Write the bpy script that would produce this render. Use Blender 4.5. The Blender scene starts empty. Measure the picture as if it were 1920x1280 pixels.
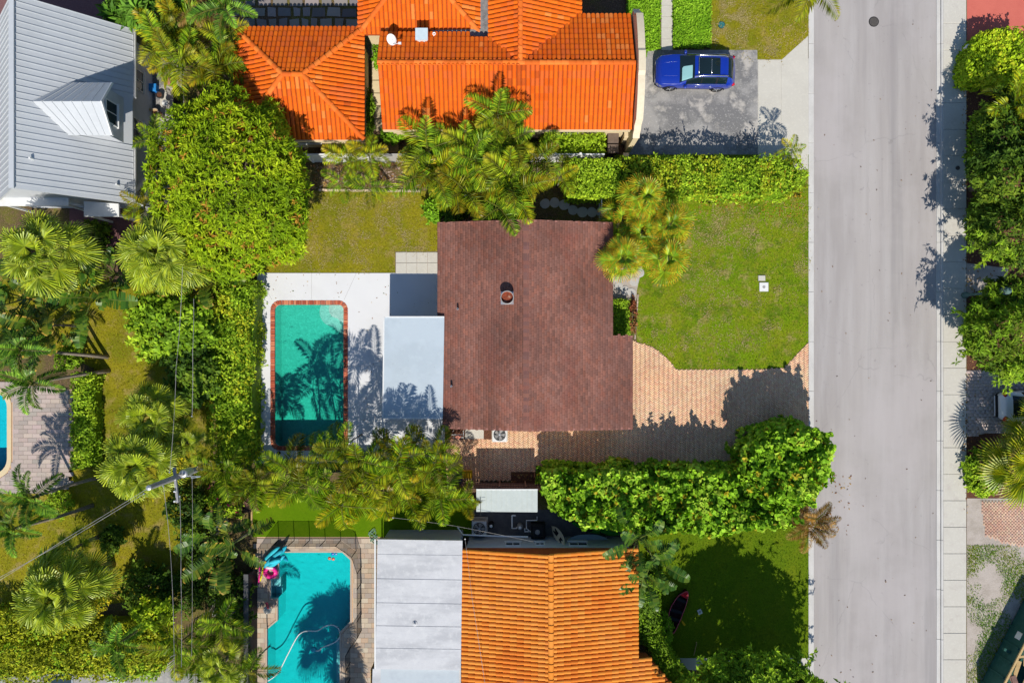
import bpy, math, random
import numpy as np
from mathutils import Vector, Matrix
from mathutils.geometry import tessellate_polygon

# ------------------------------------------------------------------ camera, sky, sun, exposure
scene = bpy.context.scene
COL = scene.collection
S, H = 31.0, 41.3                      # pixels per metre on the ground, camera height in metres

cam_d = bpy.data.cameras.new("camera")
cam_d.sensor_width = 36.0
cam_d.lens = 24.0
cam_d.clip_start = 0.1
cam_d.clip_end = 2000.0
cam = bpy.data.objects.new("camera", cam_d)
cam.location = (0, 0, H)
COL.objects.link(cam)
scene.camera = cam

SUN_DIR = Vector((-0.05, 0.94, -1.0)).normalized()      # the way the light travels
world = bpy.data.worlds.new("World")
scene.world = world
world.use_nodes = True
wn = world.node_tree
wn.nodes.clear()
sky = wn.nodes.new("ShaderNodeTexSky")
sky.sky_type = 'NISHITA'
sky.sun_disc = False
sky.sun_elevation = math.radians(46.5)
sky.sun_rotation = math.radians(177)
bg = wn.nodes.new("ShaderNodeBackground")
sky.ozone_density = 5.0
sky.air_density = 1.2
sky.dust_density = 0.3
bg.inputs[1].default_value = 0.1
wo = wn.nodes.new("ShaderNodeOutputWorld")
wn.links.new(sky.outputs[0], bg.inputs[0])
wn.links.new(bg.outputs[0], wo.inputs[0])

sun_d = bpy.data.lights.new("sun", 'SUN')
sun_d.energy = 4.6
sun_d.angle = math.radians(0.5)
sun_d.color = (1.0, 0.95, 0.86)
sun = bpy.data.objects.new("sun", sun_d)
sun.rotation_euler = SUN_DIR.to_track_quat('-Z', 'Y').to_euler()
sun.location = (0, -60, 70)
COL.objects.link(sun)

scene.view_settings.view_transform = 'Standard'
scene.view_settings.look = 'None'
scene.view_settings.exposure = 0.0
scene.view_settings.gamma = 1.0
scene.view_settings.use_curve_mapping = False
try:
    scene.cycles.max_bounces = 4
    scene.cycles.glossy_bounces = 2
    scene.cycles.adaptive_threshold = 0.02
    scene.cycles.diffuse_bounces = 2
    scene.cycles.transparent_max_bounces = 10
    scene.cycles.caustics_reflective = False
    scene.cycles.caustics_refractive = False
except Exception:
    pass

rnd = random.Random(7)
rng = np.random.default_rng(7)

# ------------------------------------------------------------------ coordinates
def W(px, py, z=0.0):
    """point of the place seen at photo pixel (px, py) at height z"""
    f = (1 - z / H) / S
    return ((px - 960) * f, (640 - py) * f, z)

def XY(px, py, z=0.0):
    return W(px, py, z)[:2]

def PXY(pts, z=0.0):
    return [XY(a, b, z) for a, b in pts]

def vnoise(x, y, seed=0):
    x = np.asarray(x, float); y = np.asarray(y, float)
    xi = np.floor(x); yi = np.floor(y)
    xf = x - xi; yf = y - yi
    xf = xf * xf * (3 - 2 * xf); yf = yf * yf * (3 - 2 * yf)
    def h(a, b):
        v = np.sin(a * 127.1 + b * 311.7 + seed * 74.7) * 43758.5453
        return v - np.floor(v)
    return (h(xi, yi) * (1 - xf) + h(xi + 1, yi) * xf) * (1 - yf) + (h(xi, yi + 1) * (1 - xf) + h(xi + 1, yi + 1) * xf) * yf

def inside(poly, x, y):
    x = np.asarray(x); y = np.asarray(y)
    r = np.zeros(x.shape, bool)
    n = len(poly)
    for i in range(n):
        x0, y0 = poly[i]; x1, y1 = poly[(i + 1) % n]
        if y0 == y1:
            continue
        c = ((y0 > y) != (y1 > y)) & (x < (x1 - x0) * (y - y0) / (y1 - y0) + x0)
        r ^= c
    return r

def sample_poly(poly, n, g=rng):
    xs = [p[0] for p in poly]; ys = [p[1] for p in poly]
    ox = np.zeros(0); oy = np.zeros(0)
    while len(ox) < n:
        x = g.uniform(min(xs), max(xs), n * 2); y = g.uniform(min(ys), max(ys), n * 2)
        k = inside(poly, x, y)
        ox = np.concatenate([ox, x[k]]); oy = np.concatenate([oy, y[k]])
    return ox[:n], oy[:n]

def poly_area(p):
    return abs(sum(p[i][0] * p[(i + 1) % len(p)][1] - p[(i + 1) % len(p)][0] * p[i][1] for i in range(len(p)))) / 2

def rrect(x0, y0, x1, y1, r, n=6):
    if x0 > x1: x0, x1 = x1, x0
    if y0 > y1: y0, y1 = y1, y0
    o = []
    for cx, cy, a in ((x1 - r, y1 - r, 0), (x0 + r, y1 - r, 90), (x0 + r, y0 + r, 180), (x1 - r, y0 + r, 270)):
        for k in range(n + 1):
            t = math.radians(a + 90 * k / n)
            o.append((cx + r * math.cos(t), cy + r * math.sin(t)))
    return o

# ------------------------------------------------------------------ meshes
def np_mesh(name, V, F, col=None, smooth=False):
    V = np.asarray(V, np.float32); F = np.asarray(F, np.int32)
    me = bpy.data.meshes.new(name)
    m, k = F.shape
    me.vertices.add(len(V)); me.vertices.foreach_set("co", V.ravel())
    me.loops.add(m * k); me.loops.foreach_set("vertex_index", F.ravel())
    me.polygons.add(m); me.polygons.foreach_set("loop_start", np.arange(0, m * k, k, dtype=np.int32))
    if smooth:
        me.polygons.foreach_set("use_smooth", np.ones(m, bool))
    me.update(calc_edges=True)
    if col is not None:
        c = np.ones((m, k, 4), np.float32)
        c[:, :, :3] = np.asarray(col, np.float32)[:, None, :]
        a = me.color_attributes.new("Col", 'FLOAT_COLOR', 'CORNER')
        a.data.foreach_set("color", c.ravel())
    return me

class MB:
    """collects faces, then links them as one mesh object"""
    def __init__(s):
        s.v = []; s.f = []; s.c = []; s.col = (1, 1, 1)
    def add(s, vs, fs):
        b = len(s.v)
        s.v += [tuple(v) for v in vs]
        for f in fs:
            s.f.append([b + i for i in f]); s.c.append(s.col)
        return s
    def box(s, x0, y0, z0, x1, y1, z1):
        vs = [(x0, y0, z0), (x1, y0, z0), (x1, y1, z0), (x0, y1, z0), (x0, y0, z1), (x1, y0, z1), (x1, y1, z1), (x0, y1, z1)]
        return s.add(vs, [(3, 2, 1, 0), (4, 5, 6, 7), (0, 1, 5, 4), (1, 2, 6, 5), (2, 3, 7, 6), (3, 0, 4, 7)])
    def bevbox(s, x0, y0, z0, x1, y1, z1, b=0.01):
        lo = [(x0, y0, z0), (x1, y0, z0), (x1, y1, z0), (x0, y1, z0)]
        mid = [(x, y, z1 - b) for x, y, _ in lo]
        top = [(x0 + b, y0 + b, z1), (x1 - b, y0 + b, z1), (x1 - b, y1 - b, z1), (x0 + b, y1 - b, z1)]
        fs = [(8, 9, 10, 11)]
        for i in range(4):
            j = (i + 1) % 4
            fs += [(i, j, 4 + j, 4 + i), (4 + i, 4 + j, 8 + j, 8 + i)]
        return s.add(lo + mid + top, fs)
    def obox(s, c, hx, hy, hz, M=None):
        M = M or Matrix()
        vs = []
        for z in (-hz, hz):
            for x, y in ((-hx, -hy), (hx, -hy), (hx, hy), (-hx, hy)):
                p = M @ Vector((x, y, z)); vs.append((p.x + c[0], p.y + c[1], p.z + c[2]))
        return s.add(vs, [(3, 2, 1, 0), (4, 5, 6, 7), (0, 1, 5, 4), (1, 2, 6, 5), (2, 3, 7, 6), (3, 0, 4, 7)])
    def prism(s, poly, z0, z1, holes=(), bottom=False, ztop=None):
        loops = [list(poly)] + [list(h) for h in holes]
        tris = tessellate_polygon([[Vector((x, y, 0)) for x, y in l] for l in loops])
        flat = [p for l in loops for p in l]
        zt = [(ztop(x, y) if ztop else z1) for x, y in flat]
        n = len(flat)
        fs = []
        for t in tris:
            a, b, c = (flat[i] for i in t)
            cr = (b[0] - a[0]) * (c[1] - a[1]) - (b[1] - a[1]) * (c[0] - a[0])
            if abs(cr) < 1e-9: continue
            fs.append(tuple(t) if cr > 0 else tuple(reversed(t)))
        vs = [(x, y, z) for (x, y), z in zip(flat, zt)]
        if z0 is not None:
            vs += [(x, y, z0) for x, y in flat]
            off = 0
            for li, l in enumerate(loops):
                k = len(l)
                ar = sum(l[i][0] * l[(i + 1) % k][1] - l[(i + 1) % k][0] * l[i][1] for i in range(k))
                ccw = ar > 0
                if li > 0: ccw = not ccw
                for i in range(k):
                    a = off + i; b = off + (i + 1) % k
                    fs.append((n + a, n + b, b, a) if ccw else (n + b, n + a, a, b))
                off += k
            if bottom:
                fs += [tuple(n + i for i in reversed(f)) for f in fs if max(f) < n]
        return s.add(vs, fs)
    def tube(s, path, radii, seg=8, cap=True, flat=1.0):
        path = [Vector(p) for p in path]
        if not hasattr(radii, '__len__'): radii = [radii] * len(path)
        vs = []; fs = []
        n = len(path)
        up = Vector((0.13, 0.21, 0.97))
        for i, p in enumerate(path):
            d = (path[min(i + 1, n - 1)] - path[max(i - 1, 0)]).normalized()
            a = d.cross(up)
            if a.length < 1e-3: a = d.cross(Vector((1, 0, 0)))
            a.normalize(); b = d.cross(a).normalized()
            for k in range(seg):
                t = 2 * math.pi * k / seg
                vs.append(p + (a * math.cos(t) + b * math.sin(t) * flat) * radii[i])
        for i in range(n - 1):
            for k in range(seg):
                k2 = (k + 1) % seg
                fs.append((i * seg + k2, i * seg + k, (i + 1) * seg + k, (i + 1) * seg + k2))
        if cap:
            fs.append(tuple(range(seg))); fs.append(tuple(reversed(range((n - 1) * seg, n * seg))))
        return s.add(vs, fs)
    def lathe(s, c, prof, seg=16, M=None):
        """prof: list of (r, z)"""
        vs = []; fs = []
        for r, z in prof:
            for k in range(seg):
                t = 2 * math.pi * k / seg
                p = Vector((r * math.cos(t), r * math.sin(t), z))
                if M: p = M @ p
                vs.append((p.x + c[0], p.y + c[1], p.z + c[2]))
        for i in range(len(prof) - 1):
            for k in range(seg):
                k2 = (k + 1) % seg
                fs.append((i * seg + k, i * seg + k2, (i + 1) * seg + k2, (i + 1) * seg + k))
        fs.append(tuple(reversed(range(seg)))); fs.append(tuple(range((len(prof) - 1) * seg, len(prof) * seg)))
        return s.add(vs, fs)
    def quad(s, a, b, c, d):
        return s.add([a, b, c, d], [(0, 1, 2, 3)])
    def mesh(s, name, smooth=False):
        me = bpy.data.meshes.new(name)
        me.from_pydata(s.v, [], s.f)
        a = me.color_attributes.new("Col", 'FLOAT_COLOR', 'CORNER')
        k = 0
        buf = []
        for f, c in zip(s.f, s.c):
            buf += [c[0], c[1], c[2], 1.0] * len(f)
        a.data.foreach_set("color", buf)
        if smooth:
            for p in me.polygons: p.use_smooth = True
        me.update()
        return me
    def build(s, name, mat, parent=None, smooth=False, kind=None):
        return obj(name, s.mesh(name, smooth), mat, parent, kind=kind)

WM = {}
def obj(name, me, mat, parent=None, M=None, kind=None):
    o = bpy.data.objects.new(name, me)
    if mat is not None and len(me.materials) == 0:
        me.materials.append(mat)
    COL.objects.link(o)
    M = M or Matrix()
    if parent is not None:
        o.parent = parent
        o.matrix_parent_inverse = WM[parent.name].inverted()
    o.matrix_basis = M
    WM[o.name] = M.copy()
    if kind: o["kind"] = kind
    return o

def tag(o, label, cat, group=None, kind=None):
    o["label"] = label; o["category"] = cat
    if group: o["group"] = group
    if kind: o["kind"] = kind
    return o

def thing(name, label, cat, loc, group=None, kind=None, rz=0.0):
    o = bpy.data.objects.new(name, None)
    o.empty_display_size = 0.3
    COL.objects.link(o)
    M = Matrix.Translation(Vector(loc)) @ Matrix.Rotation(rz, 4, 'Z')
    o.matrix_basis = M
    WM[o.name] = M
    return tag(o, label, cat, group, kind)

def struct(name, mb, mat, label=None, smooth=False):
    o = mb.build(name, mat, None, smooth)
    o["kind"] = "structure"
    if label: o["label"] = label
    return o

# ------------------------------------------------------------------ materials
MATS = {}
def _new(name):
    m = bpy.data.materials.new(name)
    m.use_nodes = True
    nt = m.node_tree
    nt.nodes.clear()
    out = nt.nodes.new("ShaderNodeOutputMaterial")
    MATS[name] = m
    return m, nt, out

def nz(nt, scale, detail=4.0, rough=0.6, coord=None, vec_scale=None):
    n = nt.nodes.new("ShaderNodeTexNoise")
    n.inputs["Scale"].default_value = scale
    n.inputs["Detail"].default_value = detail
    n.inputs["Roughness"].default_value = rough
    if vec_scale is not None:
        mp = nt.nodes.new("ShaderNodeMapping")
        mp.inputs["Scale"].default_value = vec_scale
        nt.links.new(coord, mp.inputs[0]); nt.links.new(mp.outputs[0], n.inputs["Vector"])
    elif coord is not None:
        nt.links.new(coord, n.inputs["Vector"])
    return n.outputs[0]

def ramp(nt, fac, p0, p1, c0=(0, 0, 0), c1=(1, 1, 1)):
    r = nt.nodes.new("ShaderNodeValToRGB")
    r.color_ramp.elements[0].position = p0; r.color_ramp.elements[1].position = p1
    r.color_ramp.elements[0].color = (*c0, 1); r.color_ramp.elements[1].color = (*c1, 1)
    nt.links.new(fac, r.inputs[0])
    return r.outputs[0]

def mix(nt, fac, a, b, mode='MIX'):
    m = nt.nodes.new("ShaderNodeMix")
    m.data_type = 'RGBA'; m.blend_type = mode
    for sock, val in ((m.inputs[0], fac), (m.inputs[6], a), (m.inputs[7], b)):
        if isinstance(val, (int, float)): sock.default_value = val
        elif isinstance(val, tuple): sock.default_value = (*val, 1) if len(val) == 3 else val
        else: nt.links.new(val, sock)
    return m.outputs[2]

def pmat(name, col=(.5, .5, .5), rough=0.8, layers=(), attr=False, bump=None, metallic=0.0, spec=0.06, coat=0.0, translucent=0.0):
    """layers: (scale, lo, hi, colour, amount[, vec_scale]) noise patches laid over the base colour"""
    m, nt, out = _new(name)
    b = nt.nodes.new("ShaderNodeBsdfPrincipled")
    tc = nt.nodes.new("ShaderNodeTexCoord").outputs["Object"]
    if attr:
        a = nt.nodes.new("ShaderNodeVertexColor"); a.layer_name = "Col"
        c = a.outputs[0]
        if col is not None and col != (1, 1, 1):
            c = mix(nt, 1.0, c, col, 'MULTIPLY')
    else:
        r = nt.nodes.new("ShaderNodeRGB"); r.outputs[0].default_value = (*col, 1)
        c = r.outputs[0]
    for L in layers:
        sc, lo, hi, cc, amt = L[:5]
        f = ramp(nt, nz(nt, sc, 5.0, 0.62, tc, L[5] if len(L) > 5 else None), lo, hi, (0, 0, 0), (amt, amt, amt))
        c = mix(nt, f, c, cc)
    nt.links.new(c, b.inputs["Base Color"])
    b.inputs["Roughness"].default_value = rough
    b.inputs["Metallic"].default_value = metallic
    b.inputs["Specular IOR Level"].default_value = spec
    b.inputs["Coat Weight"].default_value = coat
    if coat: b.inputs["Coat Roughness"].default_value = 0.06
    if bump:
        for_h = nz(nt, bump[0], 6.0, 0.65, tc)
        bn = nt.nodes.new("ShaderNodeBump")
        bn.inputs["Strength"].default_value = bump[1]
        bn.inputs["Distance"].default_value = bump[2]
        nt.links.new(for_h, bn.inputs["Height"])
        nt.links.new(bn.outputs[0], b.inputs["Normal"])
    if translucent:
        t = nt.nodes.new("ShaderNodeBsdfTranslucent")
        tcol = mix(nt, 1.0, c, (1.25, 1.15, 0.5), 'MULTIPLY')
        nt.links.new(tcol, t.inputs[0])
        mx = nt.nodes.new("ShaderNodeMixShader")
        mx.inputs[0].default_value = translucent
        nt.links.new(b.outputs[0], mx.inputs[1]); nt.links.new(t.outputs[0], mx.inputs[2])
        nt.links.new(mx.outputs[0], out.inputs[0])
    else:
        nt.links.new(b.outputs[0], out.inputs[0])
    return m

def add_cracks(m, scale, width, col, amt):
    """thin wandering cracks and seams mixed into a surface's base colour"""
    nt = m.node_tree
    b = next(n for n in nt.nodes if n.type == 'BSDF_PRINCIPLED')
    src = b.inputs["Base Color"].links[0].from_socket
    tc = nt.nodes.new("ShaderNodeTexCoord").outputs["Object"]
    nn = nt.nodes.new("ShaderNodeTexNoise"); nn.inputs["Scale"].default_value = 1.3; nn.inputs["Detail"].default_value = 6
    nt.links.new(tc, nn.inputs["Vector"])
    mx = nt.nodes.new("ShaderNodeMix"); mx.data_type = 'VECTOR'; mx.inputs[0].default_value = .35
    nt.links.new(tc, mx.inputs[4]); nt.links.new(nn.outputs["Color"], mx.inputs[5])
    v = nt.nodes.new("ShaderNodeTexVoronoi"); v.feature = 'DISTANCE_TO_EDGE'; v.inputs["Scale"].default_value = scale
    nt.links.new(mx.outputs[1], v.inputs["Vector"])
    f = ramp(nt, v.outputs["Distance"], 0.0, width, (amt, amt, amt), (0, 0, 0))
    n2 = ramp(nt, nz(nt, .5, 2, .5, tc), .46, .56)
    f2 = mix(nt, 1.0, f, n2, 'MULTIPLY')
    nt.links.new(mix(nt, f2, src, col), b.inputs["Base Color"])

def water_mat(name, absorb, density, rip=2.5):
    m, nt, out = _new(name)
    tr = nt.nodes.new("ShaderNodeBsdfTransparent")
    gl = nt.nodes.new("ShaderNodeBsdfGlossy"); gl.inputs["Roughness"].default_value = 0.04
    fr = nt.nodes.new("ShaderNodeFresnel"); fr.inputs[0].default_value = 1.33
    tc = nt.nodes.new("ShaderNodeTexCoord").outputs["Object"]
    h = nz(nt, rip, 3.0, 0.5, tc)
    bn = nt.nodes.new("ShaderNodeBump"); bn.inputs["Strength"].default_value = 0.35; bn.inputs["Distance"].default_value = 0.1
    nt.links.new(h, bn.inputs["Height"])
    nt.links.new(bn.outputs[0], gl.inputs["Normal"]); nt.links.new(bn.outputs[0], fr.inputs["Normal"])
    mx = nt.nodes.new("ShaderNodeMixShader")
    nt.links.new(fr.outputs[0], mx.inputs[0]); nt.links.new(tr.outputs[0], mx.inputs[1]); nt.links.new(gl.outputs[0], mx.inputs[2])
    nt.links.new(mx.outputs[0], out.inputs["Surface"])
    va = nt.nodes.new("ShaderNodeVolumeAbsorption")
    va.inputs["Color"].default_value = (*absorb, 1); va.inputs["Density"].default_value = density
    nt.links.new(va.outputs[0], out.inputs["Volume"])
    return m

def net_mat(name, col, cover):
    m, nt, out = _new(name)
    tr = nt.nodes.new("ShaderNodeBsdfTransparent")
    d = nt.nodes.new("ShaderNodeBsdfDiffuse"); d.inputs[0].default_value = (*col, 1)
    mx = nt.nodes.new("ShaderNodeMixShader"); mx.inputs[0].default_value = cover
    nt.links.new(tr.outputs[0], mx.inputs[1]); nt.links.new(d.outputs[0], mx.inputs[2])
    nt.links.new(mx.outputs[0], out.inputs[0])
    return m

M_soil = pmat("soil", (.11, .075, .05), .95, [(.12, .42, .52, (.14, .15, .015), .8), (1.2, .4, .6, (.10, .065, .045), .8), (14, .5, .6, (.30, .18, .12), .6), (30, .58, .64, (.42, .25, .12), .5)], bump=(25, .6, .05))
M_mulch = pmat("mulch", (.09, .042, .03), .95, [(20, .45, .6, (.22, .09, .05), .8), (45, .55, .62, (.30, .17, .10), .6)], bump=(30, .8, .05))
M_road = pmat("road_asphalt", (.435, .40, .38), .92, [(.25, .35, .65, (.345, .315, .305), .95, (1.2, .12, 1)), (1.4, .42, .66, (.475, .445, .43), .6, (1, .1, 1)), (.5, .55, .7, (.30, .28, .275), .7, (1.6, .05, 1)), (60, .58, .72, (.33, .31, .31), .45), (6, .64, .72, (.27, .25, .25), .35), (2.2, .66, .70, (.22, .2, .2), .35), (.12, .5, .62, (.47, .43, .42), .6)], bump=(90, .3, .01))
add_cracks(M_road, .22, .004, (.26, .245, .24), .4)
M_conc = pmat("concrete", (.60, .57, .50), .9, [(.6, .35, .7, (.52, .49, .43), .7), (7, .5, .7, (.68, .64, .56), .5), (40, .6, .75, (.40, .37, .33), .4)], bump=(60, .25, .01))
M_conc_grey = pmat("concrete_grey", (.36, .345, .33), .9, [(.4, .44, .56, (.17, .168, .17), .85), (.8, .54, .64, (.54, .50, .45), .8), (9, .55, .66, (.56, .54, .52), .5), (45, .58, .7, (.22, .21, .21), .5)], bump=(50, .4, .012))
M_deck = pmat("deck_paint", (.75, .75, .755), .75, [(.3, .52, .64, (.66, .655, .64), .5), (4, .66, .72, (.55, .53, .5), .35), (.5, .4, .7, (.70, .70, .71), .6), (20, .6, .75, (.70, .69, .68), .3)], bump=(70, .1, .006))
M_white = pmat("white_paint", (.78, .78, .76), .6, [(3, .45, .7, (.66, .66, .65), .5)])
M_cream = pmat("cream_stucco", (.72, .58, .36), .9, [(2, .4, .7, (.60, .48, .30), .6), (30, .5, .7, (.80, .68, .46), .4)], bump=(60, .3, .01))
M_bluewall = pmat("pale_blue_stucco", (.50, .55, .58), .9, [(3, .45, .7, (.42, .46, .5), .5)], bump=(60, .3, .01))
M_greywall = pmat("light_grey_siding", (.55, .57, .60), .8, [(3, .45, .7, (.46, .48, .52), .5)])
M_lawn = pmat("lawn_front", (.17, .30, .003), .95, [(.35, .42, .6, (.25, .29, .008), .7), (.8, .52, .6, (.085, .175, .006), .8), (1.1, .56, .66, (.42, .32, .13), .75), (2.6, .5, .66, (.30, .24, .045), .6), (9, .45, .62, (.085, .12, .005), .65), (35, .52, .64, (.32, .29, .05), .6)], bump=(40, .9, .05))
M_lawn_dry = pmat("lawn_dry", (.32, .285, .010), .95, [(.4, .42, .58, (.17, .21, .006), .75), (1.2, .52, .64, (.42, .30, .11), .65), (9, .45, .62, (.14, .12, .008), .6), (35, .52, .64, (.40, .31, .08), .55)], bump=(40, .9, .05))
M_lawn_green = pmat("lawn_lush", (.12, .20, .005), .95, [(.6, .45, .65, (.19, .22, .008), .6), (9, .45, .65, (.06, .12, .004), .6), (35, .52, .66, (.22, .27, .03), .5)], bump=(40, .9, .05))
M_turf = pmat("artificial_turf", (.11, .21, .003), .95, [(.8, .45, .65, (.15, .24, .006), .6), (40, .5, .65, (.05, .11, .006), .5)], bump=(60, .5, .02))
M_sand = pmat("sandy_soil", (.48, .42, .37), .95, [(1.2, .45, .6, (.36, .31, .26), .7), (12, .5, .65, (.56, .49, .43), .5), (30, .58, .66, (.2, .18, .12), .5)], bump=(25, .5, .03))
M_piece = pmat("coloured_piece", (1, 1, 1), .85, [(14, .5, .72, (.33, .3, .28), .22)], attr=True, bump=(50, .25, .008))
M_tile = pmat("clay_tile", (1, 1, 1), .8, [(5, .58, .78, (.30, .05, .01), .3), (1.1, .55, .75, (.85, .24, .04), .3), (26, .66, .74, (.08, .03, .02), .5)], attr=True, bump=(40, .2, .008))
M_shingle = pmat("asphalt_shingle", (1, 1, 1), .95, [(.32, .45, .66, (.15, .085, .075), .4, (1, .5, 1)), (.55, .52, .7, (.29, .09, .065), .5), (50, .5, .7, (.10, .05, .045), .4)], attr=True, bump=(90, .5, .01))
M_leaf = pmat("leaf", (1, 1, 1), .55, attr=True, spec=.12, translucent=.14)
M_frond = pmat("frond", (1, 1, 1), .38, attr=True, spec=.3, translucent=.12)
M_bark = pmat("bark", (.20, .15, .11), .95, [(6, .4, .65, (.30, .25, .2), .7, (1, 1, 4)), (25, .5, .65, (.10, .07, .05), .6)], bump=(20, .8, .04))
M_palmbark = pmat("palm_bark", (.30, .26, .21), .95, [(5, .4, .65, (.18, .14, .1), .7, (.3, .3, 6))], bump=(16, .7, .03))
M_metalroof = pmat("metal_roof", (.52, .54, .56), .55, [(.6, .4, .7, (.47, .49, .51), .7), (5, .5, .72, (.58, .60, .61), .4)], spec=.4)
M_alu = pmat("aluminium", (.62, .64, .66), .4, [(4, .45, .7, (.5, .52, .54), .5)], metallic=.7)
M_dark = pmat("dark_plastic", (.02, .021, .023), .5, [(8, .5, .7, (.04, .04, .042), .5)])
M_rust = pmat("rusty_metal", (.30, .07, .035), .85, [(9, .45, .6, (.16, .05, .03), .8), (4, .55, .65, (.62, .5, .36), .5)])
M_glass = pmat("window_glass", (.03, .05, .06), .08, [(2, .4, .7, (.06, .09, .1), .6)], spec=.6)
M_wood = pmat("weathered_wood", (.26, .15, .12), .9, [(4, .4, .65, (.16, .09, .075), .7, (1, 1, .3)), (22, .5, .65, (.36, .24, .2), .5)], bump=(30, .5, .015))
M_timber = pmat("pale_timber", (.55, .38, .18), .85, [(5, .4, .65, (.40, .26, .11), .7), (25, .5, .65, (.66, .5, .28), .5)], bump=(30, .4, .01))
M_greenmetal = pmat("green_metal", (.03, .10, .085), .55, [(4, .45, .65, (.05, .14, .12), .6), (15, .6, .7, (.12, .1, .07), .5)])
M_yellow = pmat("yellow_plastic", (.72, .42, .02), .5, [(10, .5, .7, (.6, .33, .02), .5)])
M_plaster = pmat("pool_plaster", (.58, .70, .64), .8, [(2.5, .4, .65, (.46, .60, .54), .6), (7, .48, .6, (.80, .88, .82), .7), (16, .46, .6, (.40, .56, .50), .7), (40, .5, .65, (.7, .8, .74), .5)])
M_plaster_b = pmat("blue_pool_plaster", (.50, .74, .76), .8, [(2.5, .4, .65, (.42, .66, .68), .5), (14, .5, .64, (.62, .82, .82), .4)])
M_water = water_mat("pool_water", (.0, .915, .83), 1.05)
M_water_b = water_mat("blue_pool_water", (.0, .955, .955), 1.25)
M_water_c = water_mat("bright_pool_water", (.02, .94, .985), 1.2)
M_net = net_mat("black_netting", (.012, .012, .012), .52)
M_rubber = pmat("black_rubber", (.018, .018, .02), .8, [(9, .5, .7, (.035, .035, .035), .5)])
M_blue = pmat("blue_car_paint", (.003, .028, .33), .32, [(1.5, .4, .7, (.004, .035, .38), .4)], spec=.5, coat=.8)
M_whitecar = pmat("white_car_paint", (.66, .70, .74), .3, [(2, .4, .7, (.6, .64, .68), .4)], spec=.5, coat=.7)
M_chrome = pmat("chrome_trim", (.75, .76, .78), .2, [(6, .4, .7, (.65, .66, .68), .4)], metallic=.9)
M_carglass = pmat("car_glass", (.008, .018, .022), .05, [(1, .4, .7, (.012, .028, .034), .5)], spec=.7)
M_sunshade = pmat("windscreen_shade", (.30, .58, .60), .35, [(3, .4, .7, (.36, .64, .65), .4)], spec=.5)
M_red = pmat("red_plastic", (.55, .02, .03), .4, [(6, .4, .7, (.42, .02, .03), .4)])
M_pinkline = pmat("pink_red_paint", (.62, .12, .16), .5, [(6, .4, .7, (.5, .08, .1), .4)])
M_col = pmat("painted", (1, 1, 1), .5, [(9, .5, .72, (.25, .25, .25), .12)], attr=True)
M_roofwhite = pmat("white_membrane", (.60, .60, .61), .85, [(.7, .42, .62, (.44, .445, .46), .75, (.5, 1.6, 1)), (2.5, .5, .66, (.66, .66, .66), .6), (9, .58, .68, (.42, .42, .43), .35), (30, .6, .7, (.8, .8, .8), .4)], bump=(20, .3, .02))
M_patioroof = pmat("pale_patio_roof", (.50, .57, .62), .8, [(.35, .5, .6, (.42, .48, .52), .5), (5, .64, .7, (.36, .40, .42), .45), (.6, .42, .65, (.455, .525, .58), .6), (3, .55, .66, (.54, .61, .65), .4), (40, .6, .7, (.5, .55, .6), .3)], bump=(30, .15, .01))
M_redpave = pmat("red_painted_concrete", (.62, .16, .12), .85, [(1, .4, .65, (.54, .13, .10), .6), (30, .55, .7, (.7, .24, .18), .4)])
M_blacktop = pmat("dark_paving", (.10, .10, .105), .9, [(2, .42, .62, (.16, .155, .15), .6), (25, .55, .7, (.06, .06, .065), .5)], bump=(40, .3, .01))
# ================================================================== the setting
pool_in = rrect(*XY(515, 571), *XY(645, 836), .35)
pool_out = rrect(*XY(508, 563), *XY(652, 844), .55)
poolb = PXY([(530, 1035), (642, 1035), (657, 1049), (657, 1164), (637, 1184), (637, 1370), (501, 1370), (501, 1179), (521, 1162), (521, 1121), (508, 1121), (508, 1084), (523, 1084), (523, 1042)])
poolc = rrect(*XY(-120, 735), *XY(14, 888), .9)

R0, R1 = XY(1516, 0)[0], XY(1768, 0)[0]         # outer edges of the two kerbs
g = MB()
g.prism([(-160, -160), (160, -160), (160, 160), (-160, 160)], None, 0.0,
        holes=[[(R0, -158), (R1, -158), (R1, 158), (R0, 158)], pool_in, poolb, poolc])
struct("ground", g, M_soil)

xr0, xr1 = XY(1526, 0)[0], XY(1757, 0)[0]
struct("road", MB().prism([(xr0 - .05, -158), (xr1 + .05, -158), (xr1 + .05, 158), (xr0 - .05, 158)], None, -.06), M_road)

def seg_strip(name, x0, x1, z0, z1, length, mat, y0=-24.0, y1=24.0, gap=.012, jit=.004):
    root = MB().prism([(x0 + .01, -158), (x1 - .01, -158), (x1 - .01, y0 - .05), (x0 + .01, y0 - .05)], z0, z1 - .002).prism(
        [(x0 + .01, y1 + .05), (x1 - .01, y1 + .05), (x1 - .01, 158), (x0 + .01, 158)], z0, z1 - .002).prism(
        [(x0 + .015, y0), (x1 - .015, y0), (x1 - .015, y1), (x0 + .015, y1)], z0, z1 - .03).build(name, M_dark if False else mat)
    root["kind"] = "structure"
    n = int(round((y1 - y0) / length)); L = (y1 - y0) / n
    for i in range(n):
        k = .92 + rnd.random() * .12
        b = MB(); b.col = (k, k, k)
        dz = rnd.uniform(-jit, jit)
        b.bevbox(x0, y0 + i * L + gap, z0, x1, y0 + (i + 1) * L - gap, z1 + dz, .008)
        b.build("slab", mat, root)
    return root

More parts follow.
